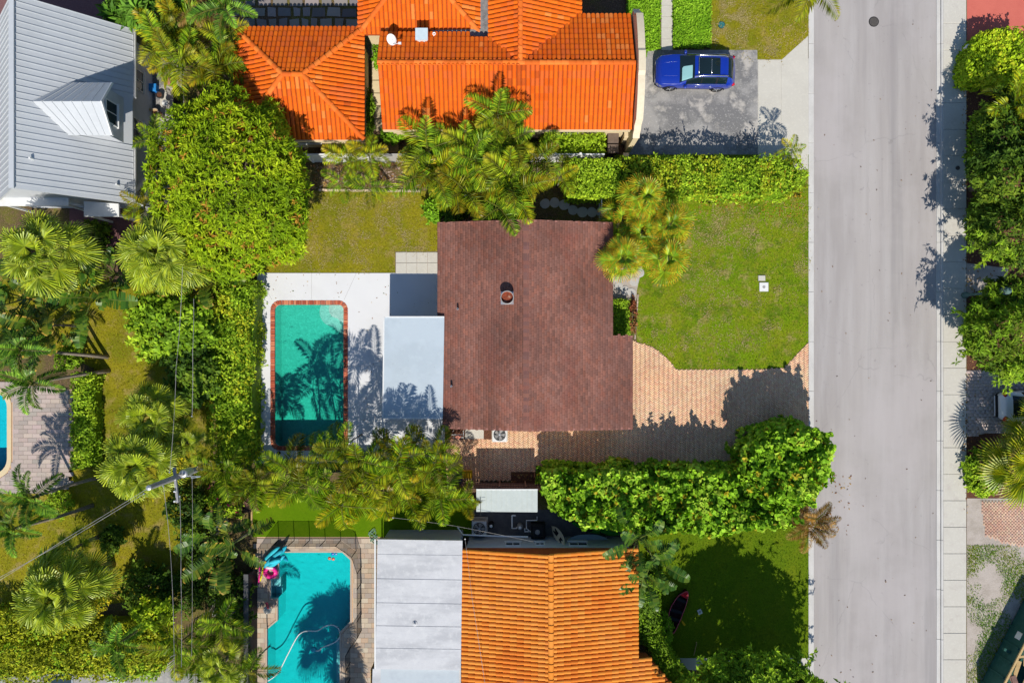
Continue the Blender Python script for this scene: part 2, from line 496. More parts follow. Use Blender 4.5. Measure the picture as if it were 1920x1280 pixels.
M_slab = pmat("pavement_slab", (.58, .55, .485), .9, [(.5, .38, .66, (.55, .52, .46), .7), (1.3, .55, .68, (.47, .42, .38), .5), (9, .5, .7, (.68, .65, .58), .5), (40, .62, .75, (.42, .39, .35), .4)], attr=False, bump=(60, .25, .01))
M_kerb = pmat("kerb_concrete", (.62, .60, .57), .9, [(2, .4, .65, (.52, .5, .47), .7, (1, .4, 1)), (14, .55, .7, (.68, .66, .62), .5), (30, .62, .7, (.3, .28, .26), .4)], bump=(50, .3, .01))
seg_strip("kerb_west", R0, xr0, -.1, .015, 3.0, M_kerb)
seg_strip("kerb_gutter", xr1, XY(1764, 0)[0], -.1, -.03, 3.0, M_kerb)
seg_strip("kerb_east", XY(1764, 0)[0] + .004, R1, -.1, .05, 3.0, M_kerb)
seg_strip("sidewalk", R1 + .004, XY(1811, 0)[0], -.1, .055, 1.6, M_slab, gap=.016, jit=.006)

def sheet(name, pts, z, mat, label=None, holes=()):
    return struct(name, MB().prism(PXY(pts), None, z, holes=holes), mat, label)

lawn_front = [(1150, 290), (1516, 290), (1516, 640), (1470, 689), (1418, 692), (1268, 692), (1250, 670), (1225, 650), (1194, 640), (1194, 545), (1204, 500), (1150, 480)]
lawn_back = [(560, 358), (826, 358), (826, 472), (741, 472), (741, 513), (480, 513), (480, 420)]
lawn_yard = [(-60, 515), (60, 520), (120, 530), (395, 530), (400, 870), (380, 1110), (60, 1150), (-60, 1160), (-60, 1000), (0, 900), (140, 880), (172, 850), (176, 690), (90, 650), (-60, 690)]
lawn_south = [(1196, 985), (1516, 985), (1516, 1233), (1240, 1233), (1196, 1160)]
lawn_north = [(1332, -60), (1518, -60), (1518, 67), (1466, 112), (1420, 112), (1420, 94), (1332, 94)]
lawn_verge = [(1813, 934), (1930, 934), (1930, 1300), (1813, 1300)]
turf = [(472, 925), (884, 925), (884, 1006), (472, 1006)]
sheet("lawn", lawn_front, .012, M_lawn, "front lawn of the brown roofed house")
sheet("lawn", lawn_back, .012, M_lawn_dry, "patchy lawn behind the brown roofed house")
sheet("lawn", lawn_yard, .012, M_lawn_dry, "dry olive lawn of the left yard")
sheet("lawn", lawn_south, .012, M_lawn_green, "green lawn beside the kerb")
sheet("lawn", lawn_north, .012, M_lawn_dry, "half bare lawn above the grey drive")
sheet("verge", lawn_verge, .008, M_sand, "sandy weedy verge beside the pavement")
sheet("turf", turf, .016, M_turf, "bright artificial turf beside the fenced pool")
sheet("planting_bed", [(1813, 84), (1930, 84), (1930, 933), (1813, 933)], .006, M_mulch)
sheet("planting_bed", [(585, 300), (1140, 300), (1140, 417), (826, 417), (826, 356), (585, 356)], .006, M_soil)

# decks, drives and paths
deck = PXY([(483, 512), (840, 512), (840, 806), (834, 806), (834, 868), (476, 868)])
struct("pool_deck", MB().prism(deck, -.05, .05, holes=[pool_out]), M_deck, "white painted concrete deck round the turquoise pool")
dk = MB()
for a, b in (((490, 528), (510, 562)), ((668, 512), (645, 562)), ((584, 512), (584, 561)), ((478, 606), (507, 606)), ((477, 686), (506, 686)), ((653, 686), (720, 687)), ((653, 760), (653, 850))):
    p, q = Vector(W(*a, .054)), Vector(W(*b, .054))
    d = (q - p).normalized(); nn = Vector((-d.y, d.x, 0)) * .012
    dk.quad(p - nn, q - nn, q + nn, p + nn)
M_joint = pmat("deck_joint", (.50, .49, .48), .9, [(4, .4, .6, (.6, .59, .58), .6)])
o = dk.build("deck_joint", M_joint, bpy.data.objects["pool_deck"])
o["kind"] = "stuff"

def tint(c, v):
    k = 1 + rnd.uniform(-v, v)
    return tuple(max(0, min(1, x * k * (1 + rnd.uniform(-v, v) * .25))) for x in c)

def brick_field(poly, cols, w=.2, h=.1, pattern='herring', gap=.004, z0=.0, z1=.05, seed=1, rot=0.0):
    """small pavers as one mesh: every brick its own box with its own colour"""
    g = np.random.default_rng(seed)
    xs = [p[0] for p in poly]; ys = [p[1] for p in poly]
    cx, cy = sum(xs) / len(xs), sum(ys) / len(ys)
    R = max(max(xs) - min(xs), max(ys) - min(ys)) * .75
    rec = []
    if pattern == 'herring':
        n = int(R / h) + 4
        for i in range(-n, n):
            for j in range(-n // 2, n // 2):
                x = i * h + j * 2 * w - 0; y = i * h
                # two bricks per cell of the classic 90 degree herringbone
                rec.append((x + w / 2, y + h / 2, w, h))
                rec.append((x + w + h / 2, y + h - w / 2, h, w))
    else:
        ny = int(R / h) + 2; nx = int(R / w) + 2
        for j in range(-ny, ny):
            for i in range(-nx, nx):
                rec.append((i * w + (j % 2) * w / 2, j * h, w, h))
    rec = np.array(rec)
    ca, sa = math.cos(rot), math.sin(rot)
    X = cx + rec[:, 0] * ca - rec[:, 1] * sa; Y = cy + rec[:, 0] * sa + rec[:, 1] * ca
    k = inside(poly, X, Y)
    X, Y, rec = X[k], Y[k], rec[k]
    n = len(X)
    hw = rec[:, 2] / 2 - gap / 2; hh = rec[:, 3] / 2 - gap / 2
    zt = z1 + g.uniform(-.004, .004, n)
    V = np.zeros((n, 8, 3))
    for q, (sx, sy) in enumerate(((-1, -1), (1, -1), (1, 1), (-1, 1))):
        lx = sx * hw; ly = sy * hh
        V[:, q, 0] = X + lx * ca - ly * sa; V[:, q, 1] = Y + lx * sa + ly * ca; V[:, q, 2] = z0
        lx = sx * (hw - .004); ly = sy * (hh - .004)
        V[:, 4 + q, 0] = X + lx * ca - ly * sa; V[:, 4 + q, 1] = Y + lx * sa + ly * ca; V[:, 4 + q, 2] = zt
    base = np.array([(4, 5, 6, 7), (0, 1, 5, 4), (1, 2, 6, 5), (2, 3, 7, 6), (3, 0, 4, 7)])
    F = (base[None] + (np.arange(n) * 8)[:, None, None]).reshape(-1, 4)
    cc = np.array(cols)[g.integers(0, len(cols), n)] * .55 + np.array(cols).mean(0) * .45
    cc = cc * (1 + (vnoise(X * .45, Y * .45, seed + 8) - .5)[:, None] * np.array([[.0, -.22, -.3]]))
    cc = cc * g.uniform(.93, 1.07, (n, 1)) * (.84 + .32 * vnoise(X * .7, Y * .7, seed))[:, None]
    return V.reshape(-1, 3), F, np.repeat(cc, 5, axis=0)

drive = PXY([(1120, 600), (1192, 641), (1225, 651), (1250, 671), (1268, 693), (1418, 693), (1471, 690), (1515, 642), (1515, 800), (1480, 900), (836, 900), (836, 790), (1120, 790)])
M_bed = pmat("paver_joint_sand", (.68, .44, .27), .95, [(20, .4, .6, (.48, .34, .23), .6)])
dr = struct("driveway", MB().prism(drive, None, .03), M_bed, "herringbone brick driveway beside the brown roofed house")
V, F, c = brick_field(drive, [(.80, .53, .30), (.80, .48, .27), (.86, .60, .36), (.76, .42, .25), (.80, .47, .32), (.72, .34, .22), (.84, .58, .38)], .2, .1, rot=math.radians(45), seed=3, z1=.036)
obj("brick_field", np_mesh("brick_field", V, F, c), M_piece, dr, kind="stuff")
sheet("planting_bed", [(958, 884), (1100, 884), (1100, 906), (958, 906)], .062, M_mulch)
sheet("planting_bed", [(834, 801), (872, 801), (872, 823), (834, 823)], .062, M_mulch)
sheet("concrete_pad", [(872, 803), (907, 803), (907, 822), (872, 822)], .07, M_conc)
sheet("planting_bed", [(907, 803), (922, 803), (922, 823), (907, 823)], .064, M_mulch)

brk2 = PXY([(1838, 938), (1930, 938), (1930, 1026), (1880, 1016), (1848, 1004)])
d2 = struct("driveway", MB().prism(brk2, None, .02), M_sand, "worn pink brick drive beyond the pavement")
V, F, c = brick_field(brk2, [(.62, .36, .26), (.66, .42, .30), (.56, .30, .22), (.66, .48, .32), (.50, .34, .28)], .2, .1, pattern='run', rot=math.pi / 2, seed=5, z1=.035)
obj("brick_field", np_mesh("brick_field", V, F, c), M_piece, d2, kind="stuff")
brk3 = PXY([(1813, 694), (1930, 690), (1930, 812), (1850, 812), (1813, 818)])
d3 = struct("driveway", MB().prism(brk3, None, .02), M_sand, "grey paved drive under the white car")
V, F, c = brick_field(brk3, [(.46, .38, .36), (.50, .42, .38), (.42, .35, .34), (.52, .40, .36)], .3, .2, pattern='run', seed=6, z1=.035)
obj("brick_field", np_mesh("brick_field", V, F, c), M_piece, d3, kind="stuff")
sheet("path", [(1812, 493), (1890, 503), (1890, 528), (1812, 552)], .012, M_sand)
sheet("driveway", [(1813, -40), (1930, -40), (1930, 84), (1813, 84)], .01, M_redpave, "red painted drive beyond the pavement")

# grey drive with the blue car, and its two pale aprons
sheet("driveway", [(1180, 94), (1421, 94), (1421, 300), (1170, 300)], .010, M_conc_grey, "grey stained concrete drive under the blue car")
ap = struct("driveway_apron", MB().prism(PXY([(1421, 110), (1516, 110), (1516, 322), (1421, 322)]), None, .006), M_conc, "pale concrete apron between drive and road")
for pts in ([(1422, 113), (1463, 113), (1463, 310), (1422, 310)], [(1465, 113), (1515, 68), (1515, 318), (1465, 318)]):
    MB().prism(PXY(pts), .0, .02).build("slab", M_conc, ap)
pth = struct("path", MB().prism(PXY([(1240, -60), (1261, -60), (1261, 94), (1240, 94)]), None, .01), M_conc, "narrow slab path between two clipped ground cover beds")
for i in range(7):
    y = 94 - 20 - i * 21
    MB().prism(PXY([(1240.5, y + 20.5), (1260.5, y + 20.5), (1260.5, y), (1240.5, y)]), .0, .03 + rnd.uniform(-.005, .005)).build("slab", M_conc, pth)
sheet("path", [(1262, 1233), (1516, 1233), (1516, 1262), (1290, 1255)], .014, M_conc)
# square slabs beside the house
sl = struct("slab_landing", MB().prism(PXY([(742, 472), (822, 472), (822, 512), (742, 512)]), None, .02), M_sand, "eight square concrete slabs at the lawn edge")
for i in range(4):
    for j in range(2):
        x0, y0 = 742 + i * 20, 473 + j * 20
        MB().prism(PXY([(x0 + .4, y0 + 19.5), (x0 + 19.5, y0 + 19.5), (x0 + 19.5, y0 + .4), (x0 + .4, y0 + .4)]), 0, .055 + rnd.uniform(-.006, .006)).build("slab", M_conc, sl)
# stepping stones
M_step = pmat("round_stone", (.52, .50, .47), .9, [(3, .4, .65, (.42, .40, .38), .7), (20, .5, .7, (.62, .6, .56), .5)], bump=(40, .3, .01))
def stone_path(label, bed, spots, bedmat):
    st = struct("path", MB().prism(PXY(bed), None, .01), bedmat, label)
    for (a, b, r) in spots:
        x, y = XY(a, b)
        n = 14; ph = rnd.random() * 6
        pol = [(x + r * (1 + .05 * math.sin(3 * t + ph)) * math.cos(t), y + r * (1 + .05 * math.cos(2 * t + ph)) * math.sin(t)) for t in [2 * math.pi * k / n for k in range(n)]]
        MB().prism(pol, 0, .045 + rnd.uniform(-.008, .008)).build("stepping_stone", M_step, st)
stone_path("round stepping stones by the front door", [(1146, 505), (1204, 500), (1196, 548), (1192, 564), (1146, 560)],
           [(1156, 522, .26), (1172, 518, .24), (1189, 528, .28), (1172, 545, .28), (1160, 536, .24), (1184, 548, .25), (1200, 512, .26), (1154, 508, .22)], M_sand)
stone_path("round stepping stones in the shade behind the house", [(1010, 372), (1146, 372), (1146, 420), (1010, 420)],
           [(1092, 398, .33), (1110, 398, .3), (1127, 398, .3), (1074, 394, .3), (1058, 384, .33), (1040, 380, .3), (1022, 382, .3), (1140, 402, .28)], M_soil)
# alley slabs between the two terracotta roofs
al = struct("path", MB().prism(PXY([(684, 60), (720, 60), (720, 262), (684, 262)]), None, .008), M_soil, "cream stepping slabs in the alley between the orange roofs")
for i in range(7):
    y0 = 80 + i * 24
    MB().prism(PXY([(697, y0 + 22), (717, y0 + 22), (717, y0), (697, y0)]), 0, .06).build("slab", M_cream, al)
# irregular dark flagstones of the top patio
fp = struct("patio", MB().prism(PXY([(440, -60), (675, -60), (675, 60), (440, 60)]), None, .008), M_soil, "dark flagstone patio behind the hipped orange roof")
cols = [(.30, .27, .25), (.24, .22, .21), (.34, .30, .27), (.20, .185, .18), (.28, .24, .23)]
for j in range(5):
    x = 446.0 - j * 6
    while x < 672:
        w = rnd.uniform(16, 30)
        y0 = -46 + j * 20
        q = [(x + rnd.uniform(0, 3), y0 + 19 + rnd.uniform(-3, 0)), (x + w - rnd.uniform(1, 4), y0 + 19 + rnd.uniform(-3, 0)), (x + w - rnd.uniform(1, 4), y0 + rnd.uniform(0, 4)), (x + rnd.uniform(0, 3), y0 + rnd.uniform(0, 4))]
        b = MB(); b.col = tint(cols[rnd.randrange(5)], .15)
        b.prism(PXY(q), 0, .04 + rnd.uniform(-.008, .008)).build("flagstone", M_piece, fp)
        x += w + 1
sheet("yard", [(250, 100), (345, 100), (345, 410), (250, 410)], .006, M_conc_grey)
sheet("yard", [(300, 165), (341, 165), (341, 235), (320, 240), (300, 225)], .012, M_conc)
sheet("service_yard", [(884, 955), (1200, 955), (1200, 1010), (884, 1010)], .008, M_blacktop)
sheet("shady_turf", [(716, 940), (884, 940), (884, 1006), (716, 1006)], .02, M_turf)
sheet("brick_terrace", [(-60, -60), (262, -60), (262, 62), (-60, 62)], .008, pmat("dark_red_paving", (.20, .10, .10), .9, [(10, .45, .65, (.26, .14, .13), .6)], bump=(30, .4, .01)))
sheet("brick_terrace", [(130, 380), (250, 390), (250, 460), (130, 460)], .008, MATS["dark_red_paving"])
sheet("patio", [(-60, 1262), (474, 1262), (474, 1320), (-60, 1320)], .006, M_conc_grey)
sheet("patio", [(280, 1226), (330, 1226), (320, 1262), (272, 1262)], .012, M_conc_grey)
sheet("path", [(398, 1105), (412, 1105), (408, 1155), (398, 1155)], .02, M_conc)
lip = struct("timber_edge", MB().prism(PXY([(471, 925), (474, 925), (474, 1006), (471, 1006)]), 0, .08), M_timber)

# paved deck round the fenced pool: 300 nearest blocks are parts, the rest one mesh
PAVC = [(.50, .40, .30), (.56, .45, .33), (.46, .36, .28), (.58, .49, .38), (.52, .38, .27), (.44, .37, .31)]
def paver_deck(label, outer, hole, bw, bh, cols, far, limit=300, hole_grow=0.0):
    root = struct("pool_deck", MB().prism(outer, None, .012, holes=[hole]), M_bed, label)
    xs = [p[0] for p in outer]; ys = [p[1] for p in outer]
    cand = []; small = []
    j = 0; y = min(ys)
    while y < max(ys):
        x = min(xs) - (j % 2) * bw / 2
        while x < max(xs):
            cxs = np.array([x + .02, x + bw - .02, x + bw - .02, x + .02, x + bw / 2]); cys = np.array([y + .02, y + .02, y + bh - .02, y + bh - .02, y + bh / 2])
            if inside(outer, cxs[4:], cys[4:])[0] and x > -31.5 and y > -22:
                hit = inside(hole, cxs, cys)
                if not hit.any(): cand.append((x, y, bw, bh))
                elif not hit.all():
                    # cut blocks along the rim
                    for qi in range(6):
                        for qj in range(4):
                            sx, sy = x + qi * bw / 6, y + qj * bh / 4
                            if not inside(hole, np.array([sx, sx + bw / 6, sx + bw / 6, sx]), np.array([sy, sy, sy + bh / 4, sy + bh / 4])).any():
                                small.append((sx, sy, bw / 6, bh / 4, (x, y)))
            x += bw
        y += bh; j += 1
    cand.sort(key=lambda p: abs(p[0] + bw / 2) + abs(p[1]) if not far else 0)
    rest = MB()
    for i, (x, y, bw_, bh_) in enumerate(cand):
        b = MB() if i < limit else rest
        b.col = tint(cols[rnd.randrange(len(cols))], .08)
        b.bevbox(x + .005, y + .005, 0, x + bw - .005, y + bh - .005, .045 + rnd.uniform(-.003, .003), .006)
        if i < limit: b.build("paver", M_piece, root)
    last = None
    for sx, sy, sw, sh_, key in small:
        if key != last: rest.col = tint(cols[rnd.randrange(len(cols))], .08); last = key
        rest.box(sx, sy, 0, sx + sw, sy + sh_, .044)
    if rest.v: rest.build("paver_field", M_piece, root, kind="stuff")
    return root
deckb = PXY([(482, 1006), (712, 1006), (712, 1390), (482, 1390)])
hole_b = PXY([(526, 1032), (644, 1032), (660, 1048), (660, 1166), (640, 1186), (640, 1373), (498, 1373), (498, 1178), (518, 1161), (518, 1124), (505, 1124), (505, 1081), (520, 1081), (520, 1040)])
paver_deck("tan paved deck round the fenced pool", deckb, hole_b, .42, .30, PAVC, False)
deckc = PXY([(-220, 695), (135, 730), (135, 905), (100, 925), (-220, 925)])
hole_c = rrect(*XY(-130, 725), *XY(22, 897), 1.1)
paver_deck("pinkish grey paved deck round the pool at the left edge", deckc, hole_c, .55, .26, [(.46, .38, .33), (.52, .43, .37), (.50, .40, .36), (.42, .36, .32)], False)

# pools
def pool(label, outline, zb, mat_b, mat_w, wz, loc, bottom=None):
    t = thing("swimming_pool", label, "pool", loc)
    ba = MB()
    n = len(outline)
    ar = sum(outline[i][0] * outline[(i + 1) % n][1] - outline[(i + 1) % n][0] * outline[i][1] for i in range(n))
    ol = outline if ar > 0 else outline[::-1]
    zf = bottom or (lambda x, y: zb)
    vs = [(x, y, .03) for x, y in ol] + [(x, y, zf(x, y)) for x, y in ol]
    fs = [(i, (i + 1) % n, n + (i + 1) % n, n + i) for i in range(n)]
    ba.add(vs, fs)
    ba.prism(ol, None, 0, ztop=zf)
    ba.build("basin", mat_b, t)
    wa = MB()
    ins = []
    for i in range(n):
        a = Vector(ol[i - 1]); b = Vector(ol[i]); c = Vector(ol[(i + 1) % n])
        d1 = (b - a).normalized(); d2 = (c - b).normalized()
        nn = Vector((-d1.y - d2.y, d1.x + d2.x))
        if nn.length < 1e-6: nn = Vector((-d1.y, d1.x))
        nn.normalize()
        ins.append((b.x + nn.x * .004, b.y + nn.y * .004))
    tri = MB(); tri.prism(ins, None, wz)
    k = len(ins)
    top = tri.f; vs = tri.v + [(x, y, zf(x, y) + .01) for x, y in ins]
    fs = list(top) + [tuple(k + i for i in reversed(f)) for f in top] + [(k + i, k + (i + 1) % k, (i + 1) % k, i) for i in range(k)]
    wa.add(vs, fs)
    wa.build("water", mat_w, t)
    return t

yN, yS = XY(0, 571)[1], XY(0, 836)[1]
P1 = pool("turquoise swimming pool with a red brick rim on the white deck", pool_in, -1.4, M_plaster, M_water, -.10, W(580, 704),
          bottom=lambda x, y: -1.12 - .32 * max(0, min(1, (yN - y) / (yN - yS))))
# brick rim
per = rrect(*XY(511.5, 567), *XY(648.5, 840), .45, 10)
pts = []
for i in range(len(per)):
    a = Vector(per[i]); b = Vector(per[(i + 1) % len(per)])
    L = (b - a).length; m = max(1, int(L / .02))
    for k in range(m): pts.append(a.lerp(b, k / m))
cum = [0.0]
for i in range(1, len(pts)): cum.append(cum[-1] + (pts[i] - pts[i - 1]).length)
tot = cum[-1] + (pts[0] - pts[-1]).length
nb = int(tot / .148)
bcols = [(.50, .12, .06), (.58, .17, .09), (.42, .09, .05), (.62, .22, .12), (.48, .14, .09)]
bmesh_var = []
for c in bcols * 2:
    b = MB(); b.col = tint(c, .12); b.bevbox(-.068, -.135, -.05, .068, .135, .045, .012)
    bmesh_var.append(b.mesh("coping_brick")); bmesh_var[-1].materials.append(M_piece)
gt = MB(); gt.prism(pool_out, -.05, .012, holes=[pool_in]); gt.build("coping_bed", M_conc_grey, P1)
j = 0
for i in range(nb):
    s = (i + .5) * tot / nb
    while j < len(cum) - 1 and cum[j + 1] < s: j += 1
    p = pts[j]; q = pts[(j + 3) % len(pts)]; r = pts[j - 3]
    d = q - r
    ang = math.atan2(d.y, d.x)
    obj("coping_brick", bmesh_var[rnd.randrange(len(bmesh_var))], M_piece, P1, Matrix.Translation((p.x, p.y, .02 + rnd.uniform(-.004, .004))) @ Matrix.Rotation(ang, 4, 'Z'))
# scalloped corner steps
cx, cy = XY(645, 571)
for rr, zt in ((1.55, -.55), (.95, -.28)):
    st = [(cx - .01, cy - .01)]
    for k in range(25):
        t = math.radians(180 + 90 * k / 24)
        sc = 1 + .13 * abs(math.sin(3 * (t - math.pi)))
        st.append((min(cx - .01, cx + rr * sc * math.cos(t)), min(cy - .01, cy + rr * sc * math.sin(t))))
    MB().prism(st, -1.5, zt).build("step", M_plaster, P1)
x, y, _ = W(523, 849, .05)
MB().lathe((x, y, .05), [(.12, 0), (.12, .012), (.1, .016)], 16).build("skimmer_lid", M_dark, P1)

P2 = pool("bright cyan swimming pool with clipped corners behind a black net fence", poolb, -1.45, M_plaster_b, M_water_b, -.13, W(580, 1160))
cop = MB(); cop.col = (.52, .42, .33)
cop.prism(hole_b, 0, .05, holes=[poolb]); cop.build("coping", M_piece, P2)
x0, y0 = XY(508.5, 1120.5); x1, y1 = XY(522, 1084.5)
MB().prism([(x0, y0), (x1, y0), (x1, y0 + .55), (x0, y0 + .55)], -1.4, -.75).prism([(x0, y0 + .55), (x1, y0 + .55), (x1, y1), (x0, y1)], -1.4, -.42).build("step", M_plaster_b, P2)
x0, y0 = XY(627, 1368); x1, y1 = XY(636.6, 1202)
MB().box(x0, y0, -1.4, x1, y1, -.5).build("bench", M_plaster_b, P2)
P3 = pool("corner of a bright blue pool with a cream rim at the left edge", poolc, -1.4, M_plaster_b, M_water_c, -.12, W(-20, 810))
cop = MB(); cop.prism(rrect(*XY(-130, 725), *XY(22, 897), 1.1), 0, .06, holes=[poolc]); cop.build("coping", M_cream, P3)

# small ironwork set in the road and lawns
def disc(name, px, py, r, z, mat, label, cat, ring=True):
    x, y, _ = W(px, py, z)
    t = thing(name, label, cat, (x, y, z))
    MB().lathe((x, y, z), [(r, 0), (r, .008)], 28).build("frame", M_dark, t)
    b = MB(); b.lathe((x, y, z + .009), [(r * .86, 0), (r * .86, .006), (r * .8, .008)], 28)
    for k in range(-3, 4):
        b.obox((x, y + k * r * .2, z + .019), r * .6 * math.sqrt(max(.05, 1 - (k / 4) ** 2)), r * .03, .003)
    b.build("lid", mat, t)
M_iron = pmat("cast_iron", (.11, .10, .095), .7, [(9, .45, .65, (.17, .15, .13), .6)], metallic=.3)
disc("manhole_cover", 1638.5, 41, .31, -.06, M_iron, "round dark iron manhole cover in the road", "manhole")
disc("valve_cover", 1796, 315, .13, .055, M_iron, "small dark valve lid in the shaded pavement", "cover")
disc("drain_lid", 1353, 47, .22, .012, pmat("teal_plastic", (.03, .17, .18), .5, [(9, .45, .65, (.04, .22, .22), .5)]), "round teal plastic lid in the bare lawn", "drain lid")
def meter_box(px, py, w, h, label, lidmat, hole, rz=0):
    x, y, _ = W(px, py, .02)
    t = thing("meter_box", label, "meter box", (x, y, .012))
    M = Matrix.Rotation(rz, 4, 'Z')
    MB().obox((x, y, .03), w / 2, h / 2, .025, M).build("frame", M_conc_grey, t)
    MB().obox((x, y, .06), w / 2 - .02, h / 2 - .02, .008, M).build("lid", lidmat, t)
    if hole:
        MB().lathe((x, y, .069), [(.09, 0), (.09, .004)], 16).build("reading_port", M_conc_grey, t)
meter_box(1432, 538, .56, .56, "square white meter box with a round grey port on the front lawn", M_white, True)
meter_box(1428, 521.5, .44, .34, "smaller pale concrete box touching the square meter box", M_conc, False)
meter_box(1312, 1146, .26, .30, "small white box lying in the tree shadow on the lawn", M_white, True, math.radians(25))
# ================================================================== houses
def tile_shape(col, name="roof_tile", L=.43, r=.112, hgt=.085):
    b = MB(); b.col = col
    vs = []
    n = 6
    for v, lift, k in ((0.0, .030, 1.0), (L, .004, .90)):
        for i in range(n + 1):
            t = math.pi * i / n
            vs.append((r * k * math.cos(t), v, lift + hgt * k * math.sin(t)))
    fs = [(i, i + 1, n + 2 + i, n + 1 + i) for i in range(n)]
    fs.append(tuple(reversed(range(n + 1))))
    b.add(vs, fs)
    m = b.mesh(name)
    m.materials.append(M_tile)
    return m, np.array(b.v), b.f

def face_frames(poly, up, k, zfun, pitch=.252, course=.385):
    """tile frames over a roof face; poly in plan, up = unit plan vector pointing up the slope, k = slope"""
    u = Vector((up[1], -up[0]))
    nrm = math.sqrt(1 + k * k)
    vstep = course / nrm
    us = [p[0] * u.x + p[1] * u.y for p in poly]; vs = [p[0] * up[0] + p[1] * up[1] for p in poly]
    out = []
    U = Vector((u.x, u.y, 0)); V = Vector((up[0], up[1], k)).normalized(); N = U.cross(V)
    a = min(us) + pitch / 2
    cu = []; cv = []
    while a < max(us):
        b = min(vs)
        while b < max(vs) - vstep * .35:
            cu.append(a); cv.append(b); b += vstep
        a += pitch
    cu = np.array(cu); cv = np.array(cv)
    cm = cv + vstep * .5
    X = cu * u.x + cm * up[0]; Y = cu * u.y + cm * up[1]
    ok = inside(poly, X, Y)
    for a, b in zip(cu[ok], cv[ok]):
        x = a * u.x + b * up[0]; y = a * u.y + b * up[1]
        M = Matrix(((U.x, V.x, N.x, x), (U.y, V.y, N.y, y), (U.z, V.z, N.z, zfun(x, y) + .012), (0, 0, 0, 1)))
        # slight unevenness
        out.append(M @ Matrix.Rotation(rnd.gauss(0, .012), 4, 'Z'))
    return out

def lay_tiles(roof, frames, palette, limit, weights=None):
    dirty = tuple(v * k for v, k in zip(palette[0], (.66, .62, 1.2))); pale = (palette[3][0] * 1.0, min(.5, palette[3][1] * 1.22), palette[3][2] * 1.7)
    pal2 = sorted(list(palette) * 2, key=lambda c: c[1])[:10]
    var = [tile_shape(tint(c, .05)) for c in [dirty] + pal2 + [pale]]
    while len(var) < 12: var.append(tile_shape(tint(palette[0], .06)))
    def pick(M):
        n_ = float(vnoise(M.translation.x * .55, M.translation.y * .55, 3))
        return max(0, min(11, int((n_ * .7 + rnd.random() * .5 - .1) * 12)))
    vis = [f for f in frames]
    vis.sort(key=lambda M: (M.translation.x ** 2 * .45 + M.translation.y ** 2))
    for M in vis[:limit]:
        obj("roof_tile", var[pick(M)][0], M_tile, roof, M)
    rest = vis[limit:]
    if rest:
        mb_v = []; mb_f = []; mb_c = []
        base_v = var[0][1]; fs = var[0][2]
        h = np.hstack([base_v, np.ones((len(base_v), 1))])
        b = MB()
        for M in rest:
            P = (np.array(M) @ h.T).T[:, :3]
            b.col = tint(([dirty] + pal2 + [pale] * 3)[pick(M)], .06)
            b.add(P.tolist(), fs)
        b.build("tile_field", M_tile, roof, kind="stuff")

def ridge_line(roof, p, q, palette, r=.15, step=.40):
    p = Vector(p); q = Vector(q)
    d = (q - p); n = max(1, int(d.length / step)); d.normalize()
    side = d.cross(Vector((0, 0, 1))).normalized(); up = side.cross(d)
    L = (q - p).length / n
    meshes = []
    for i in range(3):
        b = MB(); b.col = tint(palette[i % len(palette)], .1)
        vs = []
        for t0, lift, k in ((0, .035, 1.0), (L + .05, 0, .86)):
            for j in range(7):
                a = math.pi * j / 6
                vs.append((t0, -r * k * math.cos(a), lift - .03 + r * .8 * k * math.sin(a)))
        b.add(vs, [(i2, i2 + 1, 8 + i2, 7 + i2) for i2 in range(6)] + [tuple(range(7))])
        m = b.mesh("ridge_tile"); m.materials.append(M_tile); meshes.append(m)
    for i in range(n):
        o = p + d * (i * L)
        M = Matrix(((d.x, side.x, up.x, o.x), (d.y, side.y, up.y, o.y), (d.z, side.z, up.z, o.z + .06), (0, 0, 0, 1)))
        obj("ridge_tile", meshes[rnd.randrange(3)], M_tile, roof, M)

def wall_box(b, x0, y0, x1, y1, z0, z1):
    b.box(min(x0, x1), min(y0, y1), z0, max(x0, x1), max(y0, y1), z1)

def window(parent, axis, fixed, a0, a1, z0, z1, out, name="window", fmat=None):
    """a window set on a wall: axis 'x' = wall runs along x at y=fixed"""
    fr = MB(); fw = .06
    s = out
    def bx(m, p0, p1, q0, q1, d0, d1):
        lo, hi = sorted((fixed + s * d0, fixed + s * d1))
        if axis == 'x': m.box(p0, lo, q0, p1, hi, q1)
        else: m.box(lo, p0, q0, hi, p1, q1)
    bx(fr, a0, a1, z0, z0 + fw, -.01, .05); bx(fr, a0, a1, z1 - fw, z1, -.01, .05)
    bx(fr, a0, a0 + fw, z0 + fw, z1 - fw, -.01, .05); bx(fr, a1 - fw, a1, z0 + fw, z1 - fw, -.01, .05)
    m = (a0 + a1) / 2
    bx(fr, m - .02, m + .02, z0 + fw, z1 - fw, -.01, .04)
    f = fr.build(name, fmat or M_white, parent)
    for p0, p1 in ((a0 + fw, m - .02), (m + .02, a1 - fw)):
        pn = MB(); bx(pn, p0, p1, z0 + fw, z1 - fw, -.008, .015); pn.build("pane", M_glass, f)
    sl = MB(); bx(sl, a0 - .05, a1 + .05, z0 - .06, z0 - .002, -.008, .1); sl.build("sill", fmat or M_white, f)
    return f

def door(parent, axis, fixed, a0, a1, z1, out, mat):
    d = MB(); s = out
    def bx(m, p0, p1, q0, q1, d0, d1):
        lo, hi = sorted((fixed + s * d0, fixed + s * d1))
        if axis == 'x': m.box(p0, lo, q0, p1, hi, q1)
        else: m.box(lo, p0, q0, hi, p1, q1)
    bx(d, a0, a1, .06, z1, -.008, .04)
    for i in range(3):
        bx(d, a0 + .12, a1 - .12, .2 + i * .62, .7 + i * .62, .04, .055)
    o = d.build("door", mat, parent)
    h = MB(); bx(h, a1 - .12, a1 - .07, .98, 1.06, .055, .1); h.build("handle", M_chrome, o)

